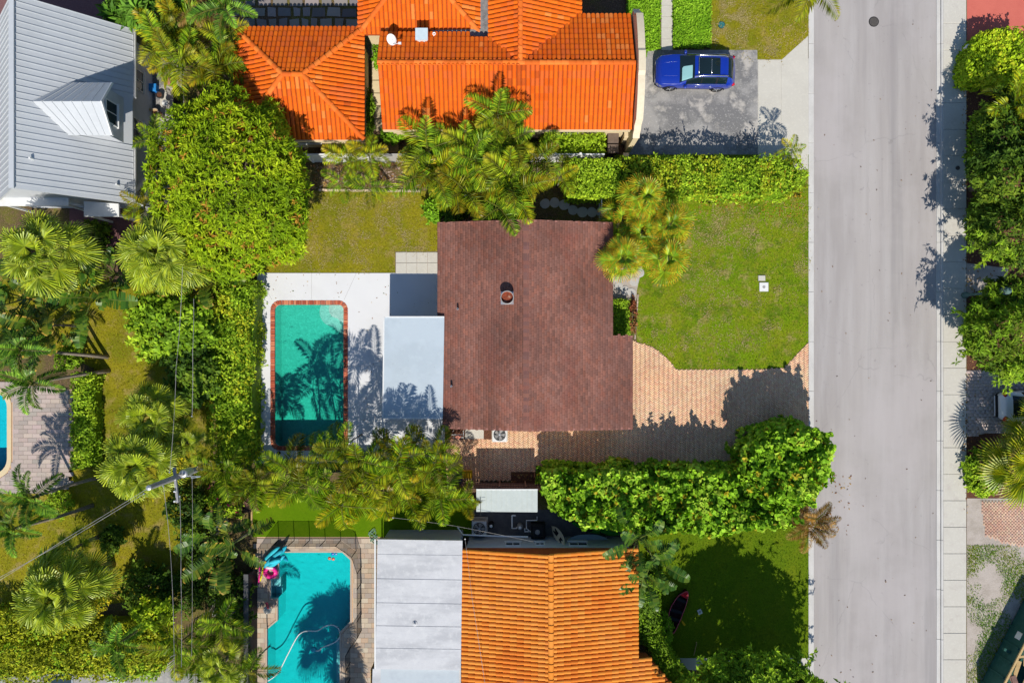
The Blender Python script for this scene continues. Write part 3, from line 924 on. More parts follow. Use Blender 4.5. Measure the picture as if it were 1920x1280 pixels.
# ---------------------------------------------------------------- brown shingle house
ZE = 2.65
def E(px, py, z=None): return XY(px, py, ZE if z is None else z)
bh = thing("shingle_house", "single storey house with a low brown shingle gable roof and white patio roof", "house", W(985, 610))
xr = E(986, 0)[0]
kW = .9 / (xr - E(820, 0)[0])
zW = lambda x, y: ZE + kW * (x - E(820, 0)[0])
kE = .9 / (E(1147, 0)[0] - xr)
zE_ = lambda x, y: ZE + kE * (E(1147, 0)[0] - x)
west = [E(*p) for p in ((820, 417), (820, 598), (832, 598), (832, 803), (986, 804.5), (986, 416.5))]
east = [E(*p) for p in ((986, 416.5), (986, 804.5), (1188, 806), (1188, 629), (1147.5, 629), (1147.5, 417))]
wl = MB()
i = .35
a = E(826, 424); b_ = E(1142, 798)
wl.box(a[0] + i, b_[1] + i, 0, b_[0] - i, a[1] - i, 2.56)
a = E(1140, 636); b_ = E(1182, 799)
wl.box(a[0] + .2, b_[1] + .352, 0, b_[0] - .12, a[1] - .2, 2.38)
w_ = wl.build("wall", M_cream, bh)
yS_ = E(0, 798)[1] + i
window(bh, 'x', yS_, -2.6, -1.4, 1.0, 2.1, -1)
window(bh, 'x', yS_, 1.6, 3.0, 1.0, 2.1, -1)
door(bh, 'x', yS_, 0.0, .95, 2.1, -1, M_wood)
window(bh, 'y', E(1142, 0)[0] - i, 2.2, 3.8, .9, 2.1, 1)
door(bh, 'y', E(1142, 0)[0] - i, 4.4, 5.4, 2.1, 1, M_white)
gar = MB(); gx = E(1182, 0)[0] - .12
for q in range(4): gar.box(gx - .005, -4.4, .08 + q * .55, gx + .04, -.75, .60 + q * .55)
gar.build("garage_door", M_white, bh)
rf = MB().prism(west, 2.52, 0, ztop=lambda x, y: zW(x, y) - .015, bottom=False)
rf.prism(east, 2.30, 0, ztop=lambda x, y: zE_(x, y) - .015)
roof = rf.build("roof", pmat("roof_edge", (.36, .17, .14), .8, [(4, .4, .6, (.28, .13, .11), .5)]), bh)

def shingles(poly, up, k, zfun, expo=.145, tab=.305, seed=1):
    g = np.random.default_rng(seed)
    u = (up[1], -up[0])
    us = [p[0] * u[0] + p[1] * u[1] for p in poly]; vs = [p[0] * up[0] + p[1] * up[1] for p in poly]
    rows = np.arange(min(vs), max(vs), expo)
    A = []; Bv = []
    for j, v in enumerate(rows):
        off = (j * .37 % 1.0) * tab + g.uniform(-.01, .01)
        a = np.arange(min(us) - tab + off, max(us) + tab, tab)
        A.append(a); Bv.append(np.full(len(a), v))
    A = np.concatenate(A); Bv = np.concatenate(Bv)
    X = (A + tab / 2) * u[0] + (Bv + expo / 2) * up[0]; Y = (A + tab / 2) * u[1] + (Bv + expo / 2) * up[1]
    ok = inside(poly, X, Y); A = A[ok]; Bv = Bv[ok]; n = len(A)
    lo = min(us); hi = max(us)
    V = np.zeros((n, 6, 3))
    jit = g.uniform(-.006, .006, n)
    wv = g.uniform(.004, .014, n)
    lift = g.uniform(.010, .018, n)
    spec = ((0, wv, -.02), (1, wv, -.02), (0, wv, lift), (1, wv, lift), (0, -expo - .01, .004), (1, -expo - .01, .004))
    for q, (e, dv, w) in enumerate(spec):
        aa = np.clip(A + e * (tab - .009) + 0, lo, hi)
        vv = Bv + (jit if q < 4 else 0) - (dv if q >= 4 else 0)
        x = aa * u[0] + vv * up[0]; y = aa * u[1] + vv * up[1]
        V[:, q, 0] = x; V[:, q, 1] = y; V[:, q, 2] = zfun(x, y) + w
    base = np.array([(2, 3, 5, 4), (0, 1, 3, 2)])
    # keep the winding upwards
    if u[0] * up[1] - u[1] * up[0] < 0: base = base[:, ::-1]
    F = (base[None] + (np.arange(n) * 6)[:, None, None]).reshape(-1, 4)
    pal = np.array([(.28, .125, .092), (.255, .118, .09), (.295, .13, .095), (.235, .112, .086), (.27, .13, .10), (.29, .12, .084)])
    c = pal[g.integers(0, len(pal), n)] * g.uniform(.85, 1.15, (n, 1))
    patch = .75 + .5 * vnoise(V[:, 2, 0] * .8, V[:, 2, 1] * .35, seed)
    c = c * patch[:, None]
    return V.reshape(-1, 3), F, np.repeat(c, 2, axis=0)
for poly, up, k, zf, sd in ((west, (1, 0), kW, zW, 3), (east, (-1, 0), kE, zE_, 4)):
    V, F, c = shingles(poly, up, k, zf, seed=sd)
    obj("shingle_field", np_mesh("shingle_field", V, F, c), M_shingle, roof, kind="stuff")
y0, y1 = E(0, 804.5)[1], E(0, 416.5)[1]
n = 56
for q in range(n):
    b = MB(); b.col = tint((.21, .105, .09) if rnd.random() < .35 else (.28, .125, .095), .10)
    ya = y0 + (y1 - y0) * q / n; yb = y0 + (y1 - y0) * (q + 1) / n + .03
    z = ZE + .9
    b.add([(xr - .16, ya, z - .012), (xr, ya, z + .035), (xr + .16, ya, z - .012), (xr - .16, yb, z - .02), (xr, yb, z + .027), (xr + .16, yb, z - .02)],
          [(0, 1, 4, 3), (1, 2, 5, 4)])
    b.build("ridge_shingle", M_shingle, roof)
# round rusty flue, two vent pipes
x, y, _ = W(951, 558, 3.65)
b = MB(); b.obox((x, y, zW(x, y) + .03), .36, .36, .02, Matrix.Rotation(-math.atan(kW), 4, 'Y')); fl = b.build("flue_base", M_alu, roof)
zz = zW(x, y)
MB().lathe((x, y, zz), [(.30, 0), (.30, .42), (.36, .46), (.37, .56), (.33, .56), (.32, .50), (.31, .42), (.30, .36), (.02, .38)], 28).build("flue", M_rust, roof)
MB().tube([(x + .35 * math.cos(a_), y + .35 * math.sin(a_), zz + .55) for a_ in np.linspace(0, 2 * math.pi, 33)], .028, 8, cap=False).build("flue_rim", M_conc_grey, roof)
for a_, b_ in ((858, 579), (846, 724)):
    x, y, _ = W(a_, b_, 3.1); zz = zW(x, y)
    MB().lathe((x, y, zz - .05), [(.06, 0), (.055, .38), (.04, .38), (.04, .2)], 12).build("vent_pipe", M_alu, roof)
# flat patio roof on posts
zf = 2.88
pr = [E(*p, zf) for p in ((720, 594), (718, 784), (830, 784), (833, 594))]
pat = MB().prism(pr, zf - .16, zf, bottom=True).build("patio_roof", M_patioroof, bh)
for (p, q) in (((720, 594), (833, 594)), ((718, 784), (830, 784)), ((720, 594), (718, 784))):
    A = Vector(W(*p, zf)); B = Vector(W(*q, zf)); d = (B - A).normalized(); nn = Vector((-d.y, d.x, 0)) * .035
    b = MB(); b.add([A - nn, B - nn, B + nn, A + nn] + [v + Vector((0, 0, .03)) for v in (A - nn, B - nn, B + nn, A + nn)],
                    [(4, 5, 6, 7), (0, 1, 5, 4), (1, 2, 6, 5), (2, 3, 7, 6), (3, 0, 4, 7)])
    b.build("roof_trim", M_white, pat)
for p in ((728, 604), (726, 774), (727, 690)):
    x, y = XY(*p, zf)
    MB().box(x - .06, y - .06, .05, x + .06, y + .06, zf - .16).build("post", M_white, bh)
# ---------------------------------------------------------------- terracotta house (top)
ZE = 2.8
OR = [(.80, .15, .012), (.82, .17, .015), (.76, .125, .010), (.84, .20, .03), (.80, .15, .015), (.74, .14, .025)]
th = thing("terracotta_house", "sprawling house with several bright orange barrel tile roofs", "house", W(900, 130))
K = .42
def plane(ref, up):
    ex, ey = ref
    return lambda x, y: ZE + K * ((x - ex) * up[0] + (y - ey) * up[1])
faces = []
def face(pts, ref, up):
    faces.append(([E(*p) for p in pts], up, plane(E(*ref), up)))
NO, SO, EA, WE = (0, 1), (0, -1), (1, 0), (-1, 0)
face([(440, 262), (683, 262), (580, 157), (545, 157)], (440, 262), NO)
face([(440, 52), (545, 157), (580, 157), (683, 52)], (440, 52), SO)
face([(440, 52), (440, 262), (545, 157)], (440, 52), EA)
face([(683, 52), (580, 157), (683, 262)], (683, 52), WE)
face([(672, 65), (902, 65), (787, -50)], (672, 65), NO)
face([(672, 65), (787, -50), (787, -230), (672, -230)], (672, 65), EA)
face([(902, 65), (902, -230), (787, -230), (787, -50)], (902, 65), WE)
face([(717, 243), (1183, 243), (1183, 136), (717, 136)], (717, 243), NO)
face([(975, 136), (1183, 136), (1183, 28), (1083, 28)], (1083, 28), SO)
face([(717, 136), (975, 136), (917, 79), (810, 70), (717, 70)], (717, 28), SO)
face([(975, 136), (1083, 28), (1090, 28), (1090, -230), (975, -230)], (1086, 28), WE)
face([(975, 136), (975, -230), (917, -230), (917, 79)], (867, 28), EA)
rb = MB()
for poly, up, zf_ in faces:
    n = len(poly)
    ar = sum(poly[i][0] * poly[(i + 1) % n][1] - poly[(i + 1) % n][0] * poly[i][1] for i in range(n))
    rb.prism(poly if ar > 0 else poly[::-1], 2.66, 0, ztop=zf_)
M_under = pmat("roof_underlay", (.42, .085, .025), .9, [(6, .4, .65, (.30, .06, .02), .6)])
roof = rb.build("roof", M_under, th)
fr = []
for poly, up, zf_ in faces: fr += face_frames(poly, up, K, zf_)
fr = [M for M in fr if M.translation.y < 23.5]
lay_tiles(roof, fr, OR, 300)
zr = lambda d: ZE + K * d * .932 / S
RC = [(.78, .17, .025), (.74, .15, .025), (.82, .21, .04)]
def rl(p, q, zp, zq): ridge_line(roof, (*E(*p), zp), (*E(*q), zq), RC)
rl((545, 157), (580, 157), zr(105), zr(105))
rl((440, 52), (545, 157), ZE, zr(105)); rl((683, 262), (580, 157), ZE, zr(103)); rl((440, 262), (545, 157), ZE, zr(105)); rl((683, 52), (580, 157), ZE, zr(103))
rl((672, 65), (787, -50), ZE, zr(115)); rl((902, 65), (787, -50), ZE, zr(115))
rl((717, 136), (1183, 136), zr(107), zr(107)); rl((975, -150), (975, 136), zr(108), zr(108))
gu = MB().prism(PXY([(811, 57), (901, 55), (901, -200), (918, -200), (918, 82), (811, 73)], 3.0), 2.9, 3.0)
gu.build("gutter_flat", pmat("stained_flat_roof", (.27, .26, .25), .9, [(3, .42, .62, (.14, .14, .14), .8), (14, .55, .68, (.42, .4, .38), .6), (40, .6, .7, (.06, .06, .06), .6)]), roof)
wl = MB()
for (x0, y0_, x1, y1_) in ((452, 66, 672, 250), (684, -220, 890, 55), (728, 60, 1180, 232), (930, -220, 1078, 62)):
    p = E(x0, y1_); q = E(x1, y0_)
    wl.box(p[0], p[1], 0, q[0], q[1], 2.655)
wl.build("wall", M_cream, th)
ys = E(0, 232)[1]
for a0 in (-5.2, -1.4, 2.6): window(th, 'x', ys, a0, a0 + 1.3, .95, 2.1, -1)
window(th, 'x', E(0, 250)[1], -12.6, -11.3, .95, 2.1, -1)
fs_ = MB()
for (x0, x1, yy) in ((718, 1182, 243.5), (442, 682, 262.8)):
    p = E(x0, yy); q = E(x1, yy); fs_.box(p[0], p[1] - .05, 2.55, q[0], p[1] + .02, 2.80)
fs_.build("fascia", M_cream, th)
# curved parapet at the street gable
px_ = E(1186, 0)[0]
prof = []
ya, yb = E(0, 262)[1], E(0, 22)[1]
for q in range(41):
    t = q / 40; y = ya + (yb - ya) * t
    d = abs(t - .5) * 2
    z = 4.75 - 1.0 * d ** 2 - (.45 if d > .82 else 0) - (.25 if d > .94 else 0)
    if d < .16: z += .12
    prof.append((y, z))
b = MB(); n = len(prof)
vs = []
for xx in (px_, px_ + .30):
    vs += [(xx, y, 0) for y, z in prof] + [(xx, y, z) for y, z in prof]
fs = []
for q in range(n - 1):
    fs += [(q + 1, q, n + q, n + q + 1), (2 * n + q, 2 * n + q + 1, 3 * n + q + 1, 3 * n + q), (n + q, 3 * n + q, 3 * n + q + 1, n + q + 1)]
fs += [(0, 2 * n, 3 * n, n), (2 * n - 1, 4 * n - 1, 3 * n - 1, n - 1)]
b.add(vs, fs); par = b.build("parapet", M_cream, th)
cp = MB()
for q in range(n - 1):
    (y_a, z_a), (y_b, z_b) = prof[q], prof[q + 1]
    cp.add([(px_ - .04, y_a, z_a + .004), (px_ + .34, y_a, z_a + .004), (px_ + .34, y_b, z_b + .004), (px_ - .04, y_b, z_b + .004),
            (px_ - .04, y_a, z_a + .05), (px_ + .34, y_a, z_a + .05), (px_ + .34, y_b, z_b + .05), (px_ - .04, y_b, z_b + .05)],
           [(4, 5, 6, 7), (0, 1, 5, 4), (1, 2, 6, 5), (2, 3, 7, 6), (3, 0, 4, 7)])
cp.build("coping", pmat("cream_trim", (.76, .66, .48), .85, [(5, .4, .65, (.66, .56, .4), .6)]), par)
# chimney box, pipe, dish
x, y, _ = W(791, 66, 3.9)
b = MB(); b.box(x - .27, y - .25, 3.0, x + .27, y + .25, 3.95); ch = b.build("chimney", M_white, roof)
MB().box(x - .34, y - .32, 3.952, x + .34, y + .32, 4.06).build("cap", pmat("pale_metal_cap", (.60, .70, .74), .4, [(5, .4, .6, (.5, .6, .64), .5)]), ch)
x, y, _ = W(814, 64, 3.5)
MB().lathe((x, y, 3.0), [(.09, 0), (.09, .55), (.06, .55), (.06, .4)], 12).build("vent_pipe", M_tile, roof)
x, y, zt = W(735, 74, 4.05)
dt = thing("satellite_dish", "white oval satellite dish on the orange tile roof", "satellite dish", (x, y, 3.4))
Md = Matrix.Rotation(math.radians(38), 4, 'X') @ Matrix.Rotation(math.radians(-22), 4, 'Y')
MB().lathe((x, y, zt), [(.02, -.06), (.18, -.03), (.29, .05), (.30, .06), (.28, .06), (.17, -.005), (.02, -.04)], 24, Md).build("reflector", M_white, dt)
MB().tube([(x, y, zt - .04), (x + .02, y + .02, 3.35)], .03, 8).build("mast", M_alu, dt)
MB().tube([(x + .05, y - .25, zt - .05), (x + .42, y - .3, zt + .2)], .02, 6).obox((x + .46, y - .31, zt + .22), .08, .05, .05).build("feed_arm", M_white, dt)
# ---------------------------------------------------------------- house with a white flat roof and tiled gable (bottom)
OB = [(.80, .27, .04), (.78, .24, .035), (.84, .31, .055), (.74, .21, .03), (.80, .29, .05)]
bt = thing("tiled_house", "house with a soft orange barrel tile gable and flat white roof beside the fenced pool", "house", W(950, 1150))
ZB = 2.6
def EB(px, py, z=ZB): return XY(px, py, z)
KB = .215
xl, xm, xrr = EB(866, 0)[0], EB(1031, 0)[0], EB(1192, 0)[0]
fb = [([EB(*p) for p in ((866, 1028), (866, 1390), (1031, 1390), (1031, 1028))], (1, 0), lambda x, y: ZB + KB * (x - xl)),
      ([EB(*p) for p in ((1031, 1028), (1031, 1390), (1300, 1390), (1300, 1332), (1217, 1237), (1192, 1234), (1192, 1028))], (-1, 0), lambda x, y: ZB + KB * (xrr - x))]
rb = MB()
rb.prism(fb[0][0], 2.45, 0, ztop=fb[0][2])
rb.prism([EB(*p) for p in ((1031, 1028), (1031, 1390), (1192, 1390), (1192, 1028))], 2.45, 0, ztop=fb[1][2])
rb.prism([EB(*p) for p in ((1192, 1234), (1192, 1390), (1300, 1390), (1300, 1332), (1217, 1237))], 1.7, 0, ztop=fb[1][2])
roof = rb.build("roof", pmat("roof_underlay_soft", (.34, .085, .025), .9, [(6, .4, .65, (.22, .05, .02), .6)]), bt)
fr = []
for poly, up, zf_ in fb: fr += face_frames(poly, up, KB, zf_, pitch=.25, course=.40)
fr = [M for M in fr if M.translation.y > -21.5]
lay_tiles(roof, fr, OB, 300)
zt = ZB + KB * (xm - xl)
ridge_line(roof, (xm, EB(0, 1028)[1], zt), (xm, EB(0, 1340)[1], zt), OB, .17, .42)
wy = EB(0, 1028)[1] - .06
wl = MB()
wl.prism([(xl + .25, wy), (xl + .25, wy - 10.5), (xrr - .3, wy - 10.5), (xrr - .3, wy)], 0, 2.0, ztop=lambda x, y: (ZB + KB * min(x - xl, xrr - x)) - .12 if True else 0)
# gable point of the north wall
wl.add([(xl + .25, wy + .004, 2.4), (xrr - .3, wy + .004, 2.4), (xm, wy + .004, zt - .1)], [(0, 1, 2)][::1])
wl.build("wall", M_bluewall, bt)
for a0, a1, z0, z1 in ((-.4, .5, 1.25, 1.95), (1.35, 1.9, 1.3, 1.85), (3.3, 4.4, 1.2, 1.95)):
    window(bt, 'x', wy + .004, a0, a1, z0, z1, 1)
ZF = 2.78
def EF(px, py): return XY(px, py, ZF)
wf = MB().prism([EF(*p) for p in ((714, 1018), (712, 1300), (860, 1300), (862, 1018))], 0, ZF - .2)
wf.build("annex_wall", M_bluewall, bt)
fl = MB().prism([EF(*p) for p in ((708, 1010), (704, 1253), (864, 1256), (867, 1014))], ZF - .2, ZF - .015, bottom=True).build("flat_roof", M_roofwhite, bt)
yy = [1010, 1038, 1084, 1129, 1172, 1214, 1254]
for i in range(6):
    a_, b_ = yy[i], yy[i + 1]
    pl = [EF(708 - (a_ - 1010) * .0165, a_ + .5), EF(708 - (b_ - 1010) * .0165, b_ - .5), EF(867 - (b_ - 1010) * .012, b_ - .5 + 2.5), EF(867 - (a_ - 1010) * .012, a_ + .5 + 2.5)]
    o = MB().prism(pl, ZF - .1, ZF + rnd.uniform(0, .012)).build("roof_panel", M_roofwhite, fl)
pl = [EF(697, 1257.5), EF(694, 1340), EF(863, 1340), EF(863.5, 1259)]
MB().prism(pl, ZF - .45, ZF - .25, bottom=True).build("lower_roof", M_roofwhite, bt)
ft = MB()
A = Vector(W(708, 1010, ZF)); B = Vector(W(704, 1253, ZF))
ft.box(B.x - .06, B.y, ZF - .2, B.x + .02, A.y, ZF + .03)
ft.build("fascia", M_white, bt)
x, y, _ = W(778, 1168, ZF)
MB().lathe((x, y, ZF - .01), [(.16, 0), (.15, .05), (.06, .08), (.05, .16)], 12).build("roof_vent", M_roofwhite, fl)
# ladder-like rack clipped to the white roof's corner
lx, ly, _ = W(698, 1266, 2.2)
ra = thing("wall_rack", "narrow ladder rack standing at the corner of the flat white roof", "rack", (lx, ly, 0))
for dx in (-.1, .1): MB().box(lx + dx - .02, ly - .9, 0, lx + dx + .02, ly + .3, 2.2).build("side_rail", M_timber, ra)
for q in range(6): MB().box(lx - .08, ly - .85 + q * .2, 2.205, lx + .08, ly - .78 + q * .2, 2.235).build("rung", M_dark, ra)
# ---------------------------------------------------------------- metal roofed house (left)
mh = thing("metal_roof_house", "tall house with a grey standing seam metal roof and one gabled dormer", "house", W(150, 220))
xe, xg = -21.4, -25.3; ze_, zg_ = 2.8, 6.75
yn, ysb = 17.62, 7.76
slope = (zg_ - ze_) / (xe - xg)
wl = MB()
wl.box(xg - (xe - xg) + .35, ysb + .3, 0, xe - .35, yn - .3, 2.75)
# gable ends
for yv in (ysb + .3, yn - .3):
    wl.add([(xe - .35, yv, 2.75), (2 * xg - xe + .35, yv, 2.75), (xg, yv, zg_ - .45)], [(0, 1, 2)])
wl.build("wall", M_greywall, mh)
rb = MB()
t = .12
rb.add([(xe, ysb, ze_ - t), (xg, ysb, zg_ - t), (2 * xg - xe, ysb, ze_ - t), (xe, yn, ze_ - t), (xg, yn, zg_ - t), (2 * xg - xe, yn, ze_ - t),
        (xe, ysb, ze_), (xg, ysb, zg_), (2 * xg - xe, ysb, ze_), (xe, yn, ze_), (xg, yn, zg_), (2 * xg - xe, yn, ze_)],
       [(0, 1, 4, 3), (1, 2, 5, 4), (6, 9, 10, 7), (7, 10, 11, 8), (0, 6, 7, 1), (1, 7, 8, 2), (3, 4, 10, 9), (4, 5, 11, 10), (0, 3, 9, 6), (2, 8, 11, 5)])
roof = rb.build("roof", M_metalroof, mh)
npn = 30; pw = (yn - ysb) / npn
nv = Vector((slope, 0, 1)).normalized()
for side in (1, -1):
    for i in range(npn):
        y0 = ysb + i * pw; y1 = y0 + pw
        xa = xe + .02
        if side == 1 and 11.0 < (y0 + y1) / 2 < 13.7: xa = xe - .75
        def pt(x, y, h):
            z = ze_ + (xe - x) * slope
            X = x if side == 1 else 2 * xg - x
            return (X + side * nv.x * h, y, z + nv.z * h)
        b = MB()
        prof = [(y0 + .004, .012), (y1 - .05, .012), (y1 - .045, .05), (y1 - .02, .05), (y1 - .015, .012), (y1 - .002, .012)]
        vs = [pt(xa, yv, h) for yv, h in prof] + [pt(xg + .03, yv, h) for yv, h in prof]
        n = len(prof)
        fs = [(q, q + 1, n + q + 1, n + q) if side == 1 else (q + 1, q, n + q, n + q + 1) for q in range(n - 1)]
        b.add(vs, fs); b.build("roof_panel", M_metalroof, roof)
MB().box(xg - .13, ysb - .01, zg_ + .0, xg + .13, yn + .01, zg_ + .07).build("ridge_cap", M_metalroof, roof)
for ya, yb in ((ysb, 10.95), (13.75, yn)):
    b = MB(); b.box(xe + .02, ya, ze_ - .16, xe + .04, yb, ze_ + .0).box(xe + .04, ya, ze_ - .16, xe + .14, yb, ze_ - .14).box(xe + .13, ya, ze_ - .14, xe + .15, yb, ze_ + .0)
    b.build("gutter", M_white, mh)
# dormer
dz_e, dz_r = 5.0, 6.15
dy0, dy1 = 10.95, 13.75; dym = (dy0 + dy1) / 2
xf = -21.72
db = MB()
xb0 = xe - (dz_e - ze_) / slope; xb1 = xe - (dz_r - ze_) / slope
db.add([(xf, dy0 + .15, 2.7), (xf, dy1 - .15, 2.7), (xf, dy1 - .15, dz_e), (xf, dym, dz_r - .1), (xf, dy0 + .15, dz_e),
        (xb0 - .1, dy0 + .15, 2.7), (xb0 - .1, dy1 - .15, 2.7), (xb0 - .1, dy1 - .15, dz_e), (xb0 - .1, dy0 + .15, dz_e)],
       [(0, 1, 2, 3, 4), (1, 6, 7, 2), (5, 0, 4, 8)])
dm = db.build("dormer", M_greywall, mh)
for s_, (ya, yb_) in ((1, (dy0, dym)), (-1, (dy1, dym))):
    n = 7
    for q in range(n):
        # strips run from eave to ridge, side by side along the dormer's length
        def dp(t, v, h=0):     # t 0..1 along the length from front to back, v 0 eave..1 ridge
            z = dz_e + (dz_r - dz_e) * v
            back = (xe - (z - ze_) / slope) - .05
            front = xf + .42 if v < .5 else xf + .42 + (v - .5) * .2
            front = xf + .42 + v * .12
            x = front + (back - front) * t
            y = ya + (yb_ - ya) * v
            return (x, y - s_ * 0, z + h)
        t0, t1 = q / n, (q + 1) / n
        b = MB()
        vs = [dp(t0, 0, .01), dp(t1 - .012, 0, .01), dp(t1 - .012, 0, .05), dp(t1, 0, .05), dp(t0, 1, .01), dp(t1 - .012, 1, .01), dp(t1 - .012, 1, .05), dp(t1, 1, .05)]
        fs = [(0, 1, 5, 4), (1, 2, 6, 5), (2, 3, 7, 6)]
        vs2 = [(x, y, z - .09) for x, y, z in vs[:1]] + [(vs[3][0], vs[3][1], vs[3][2] - .12)]
        b.add(vs, fs if s_ < 0 else [f[::-1] for f in fs])
        b.build("roof_panel", M_metalroof if s_ < 0 else M_metalroof, dm)
    b = MB()
    p = [(xf + .43, ya, dz_e - .1), (xf + .43, ya, dz_e + .06), (xf + .55, dym, dz_r + .06), (xf + .55, dym, dz_r - .1)]
    q_ = [(a_[0] + .06, a_[1], a_[2]) for a_ in p]
    b.add(p + q_, [(4, 5, 6, 7), (3, 2, 1, 0), (1, 2, 6, 5), (0, 4, 7, 3), (0, 1, 5, 4)])
    b.build("barge_board", M_white, dm)
    b = MB()   # soffit
    b.add([(xf, ya, dz_e - .03), (xf + .45, ya, dz_e - .03), (xf + .55, dym, dz_r - .05), (xf, dym, dz_r - .05)], [(0, 1, 2, 3)])
    b.build("soffit", M_white, dm)
window(mh, 'y', xf, 11.75, 13.0, 3.75, 4.85, 1)
window(mh, 'y', xe - .35, 11.6, 12.9, 1.05, 2.2, 1)
window(mh, 'y', xe - .35, 14.6, 15.8, 1.05, 2.2, 1)
for a_, b_, z_ in ((60, 298, 6.2), (211, 343, 3.9)):
    x, y, _ = W(a_, b_, z_)
    zz = ze_ + (xe - x) * slope
    MB().lathe((x, y, zz - .1), [(.05, 0), (.05, .4), (.03, .4)], 10).build("vent_pipe", M_white, roof)
# low porch roofs on its south side
pl = [XY(*p, 2.5) for p in ((157, 377), (157, 406), (223, 406), (222, 382))]
MB().prism(pl, 2.38, 2.5, bottom=True).build("porch_roof", M_white, mh)
pl = [XY(*p, 2.9) for p in ((-40, 352), (-40, 386), (128, 386), (128, 366), (16, 352))]
MB().prism(pl, 2.78, 2.9, bottom=True).build("porch_roof", M_white, mh)
for p in ((162, 402), (218, 402), (4, 382), (120, 382)):
    x, y = XY(*p, 2.5)
    MB().box(x - .06, y - .06, 0, x + .06, y + .06, 2.45).build("post", M_white, mh)
# ================================================================== vegetation
def unit(a):
    return a / np.maximum(np.linalg.norm(a, axis=1, keepdims=True), 1e-6)

def leaf_geo(C, A, N, L, Wd, droop, shape='lance'):
    B = unit(np.cross(N, A)); N = unit(np.cross(A, B))
    L = L[:, None]; Wd = Wd[:, None]; droop = droop[:, None]
    n = len(C)
    if shape == 'lance':
        mid = C + A * L * .45 + N * Wd * .12
        V = np.stack([C, mid - B * Wd / 2, C + A * L - N * droop * L, mid + B * Wd / 2], 1)
        base = np.array([(0, 1, 2), (0, 2, 3)])
        k = 4
    else:
        V = []
        for i in range(6):
            t = math.pi * (i / 3)
            V.append(C + A * L * (.5 - .5 * math.cos(t)) + B * Wd * .5 * math.sin(t) + N * (L * .08 * (1 - math.cos(2 * t)) - droop * L * .25 * (1 - math.cos(t))))
        V = np.stack(V, 1)
        base = np.array([(0, 1, 5), (1, 2, 5), (2, 4, 5), (2, 3, 4)])[:, ::-1]
        k = 6
    F = (base[None] + (np.arange(n) * k)[:, None, None]).reshape(-1, 3)
    return V.reshape(-1, 3), F, len(base)

def leaf_mesh(name, C, N, size, cols, shape='lance', aspect=.4, spread=.6, g=rng, droop=.15, per=1):
    """per leaves at every point, laid out round the local normal"""
    C = np.repeat(C, per, 0); N = np.repeat(N, per, 0); cols = np.repeat(cols, per, 0)
    n = len(C)
    R = unit(g.normal(size=(n, 3)))
    T = unit(R - N * np.sum(R * N, 1, keepdims=True))
    el = g.normal(spread, .35, n)[:, None]
    A = unit(T * np.cos(el) + N * np.sin(el))
    Nn = unit(N * np.cos(el) - T * np.sin(el) + g.normal(0, .25, (n, 3)))
    L = size * g.uniform(.5, 1.4, n)
    V, F, k = leaf_geo(C, A, Nn, L, L * aspect, droop * g.uniform(.3, 1.6, n), shape)
    cols = np.clip(cols * g.uniform(.6, 1.4, (n, 1)), 0, 1)
    return np_mesh(name, V, F, np.repeat(cols, k, 0))

def palette_cols(n, pal, x, y, g, patch=.9, seed=0, accent=None):
    pal = np.array(pal)
    f = np.clip(vnoise(x * patch, y * patch, seed) * .75 + g.uniform(-.15, .4, n), 0, .999)
    c = pal[(f * len(pal)).astype(int)]
    if accent:
        col, frac = accent
        k = g.random(n) < frac * 2 * vnoise(x * .9, y * .9, seed + 5)
        c[k] = np.array(col)
    return c

def crown_points(c, r, n, seed, lobes=26, zmin=-.35, depth=.22, ragged=.3, sprays=0, lift=.35):
    g = np.random.default_rng(seed)
    d = unit(g.normal(size=(n * 3, 3))); d = d[d[:, 2] > zmin][:n]
    lb = unit(g.normal(size=(lobes * 2, 3))); lb = lb[lb[:, 2] > -.3][:lobes]
    dot = d @ lb.T
    best = dot.argmax(1); m = dot.max(1)
    ang = np.arccos(np.clip(m, -1, 1))
    bump = np.exp(-(ang / (.62 * math.sqrt(20 / max(lobes, 4)))) ** 2)
    lobe_r = g.uniform(.88, 1.08, len(lb))[best]
    rad = (1 - ragged + ragged * bump) * lobe_r
    inner = g.random(len(d)) < .35
    rad = rad * np.where(inner, g.uniform(1 - depth * 1.6, 1, len(d)), g.uniform(.96, 1.04, len(d)))
    P = np.array(c) + d * rad[:, None] * np.array(r)
    N = unit(unit(d / np.array(r)) * .55 + (d - lb[best]) * .9 + np.array([0, 0, lift]))
    if sprays:
        m = 10
        sd = unit(g.normal(size=(sprays * 3, 3))); sd = sd[(sd[:, 2] > -.15) & (sd[:, 2] < .9)][:sprays]
        k = len(sd)
        f = np.tile(np.linspace(.8, 1.0, m), k) + np.repeat(g.uniform(.02, .34, k), m) * np.tile(np.linspace(0, 1, m), k)
        dd = np.repeat(sd, m, 0) + g.normal(0, .035, (k * m, 3))
        P = np.concatenate([P, np.array(c) + dd * f[:, None] * np.array(r)])
        N = np.concatenate([N, unit(dd * .6 + np.array([0, 0, .8]))])
    return P, N, g

GR = [(.045, .085, .008), (.07, .125, .01), (.10, .165, .014), (.135, .20, .018), (.17, .235, .022)]
YG = [(.11, .17, .010), (.16, .235, .014), (.205, .285, .016), (.25, .325, .022)]
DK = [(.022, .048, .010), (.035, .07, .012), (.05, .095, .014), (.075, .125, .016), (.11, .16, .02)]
SG = [(.06, .13, .010), (.09, .185, .014), (.125, .235, .018), (.17, .29, .03), (.22, .34, .05)]
OL = [(.09, .105, .008), (.13, .15, .010), (.17, .19, .014), (.22, .225, .018)]

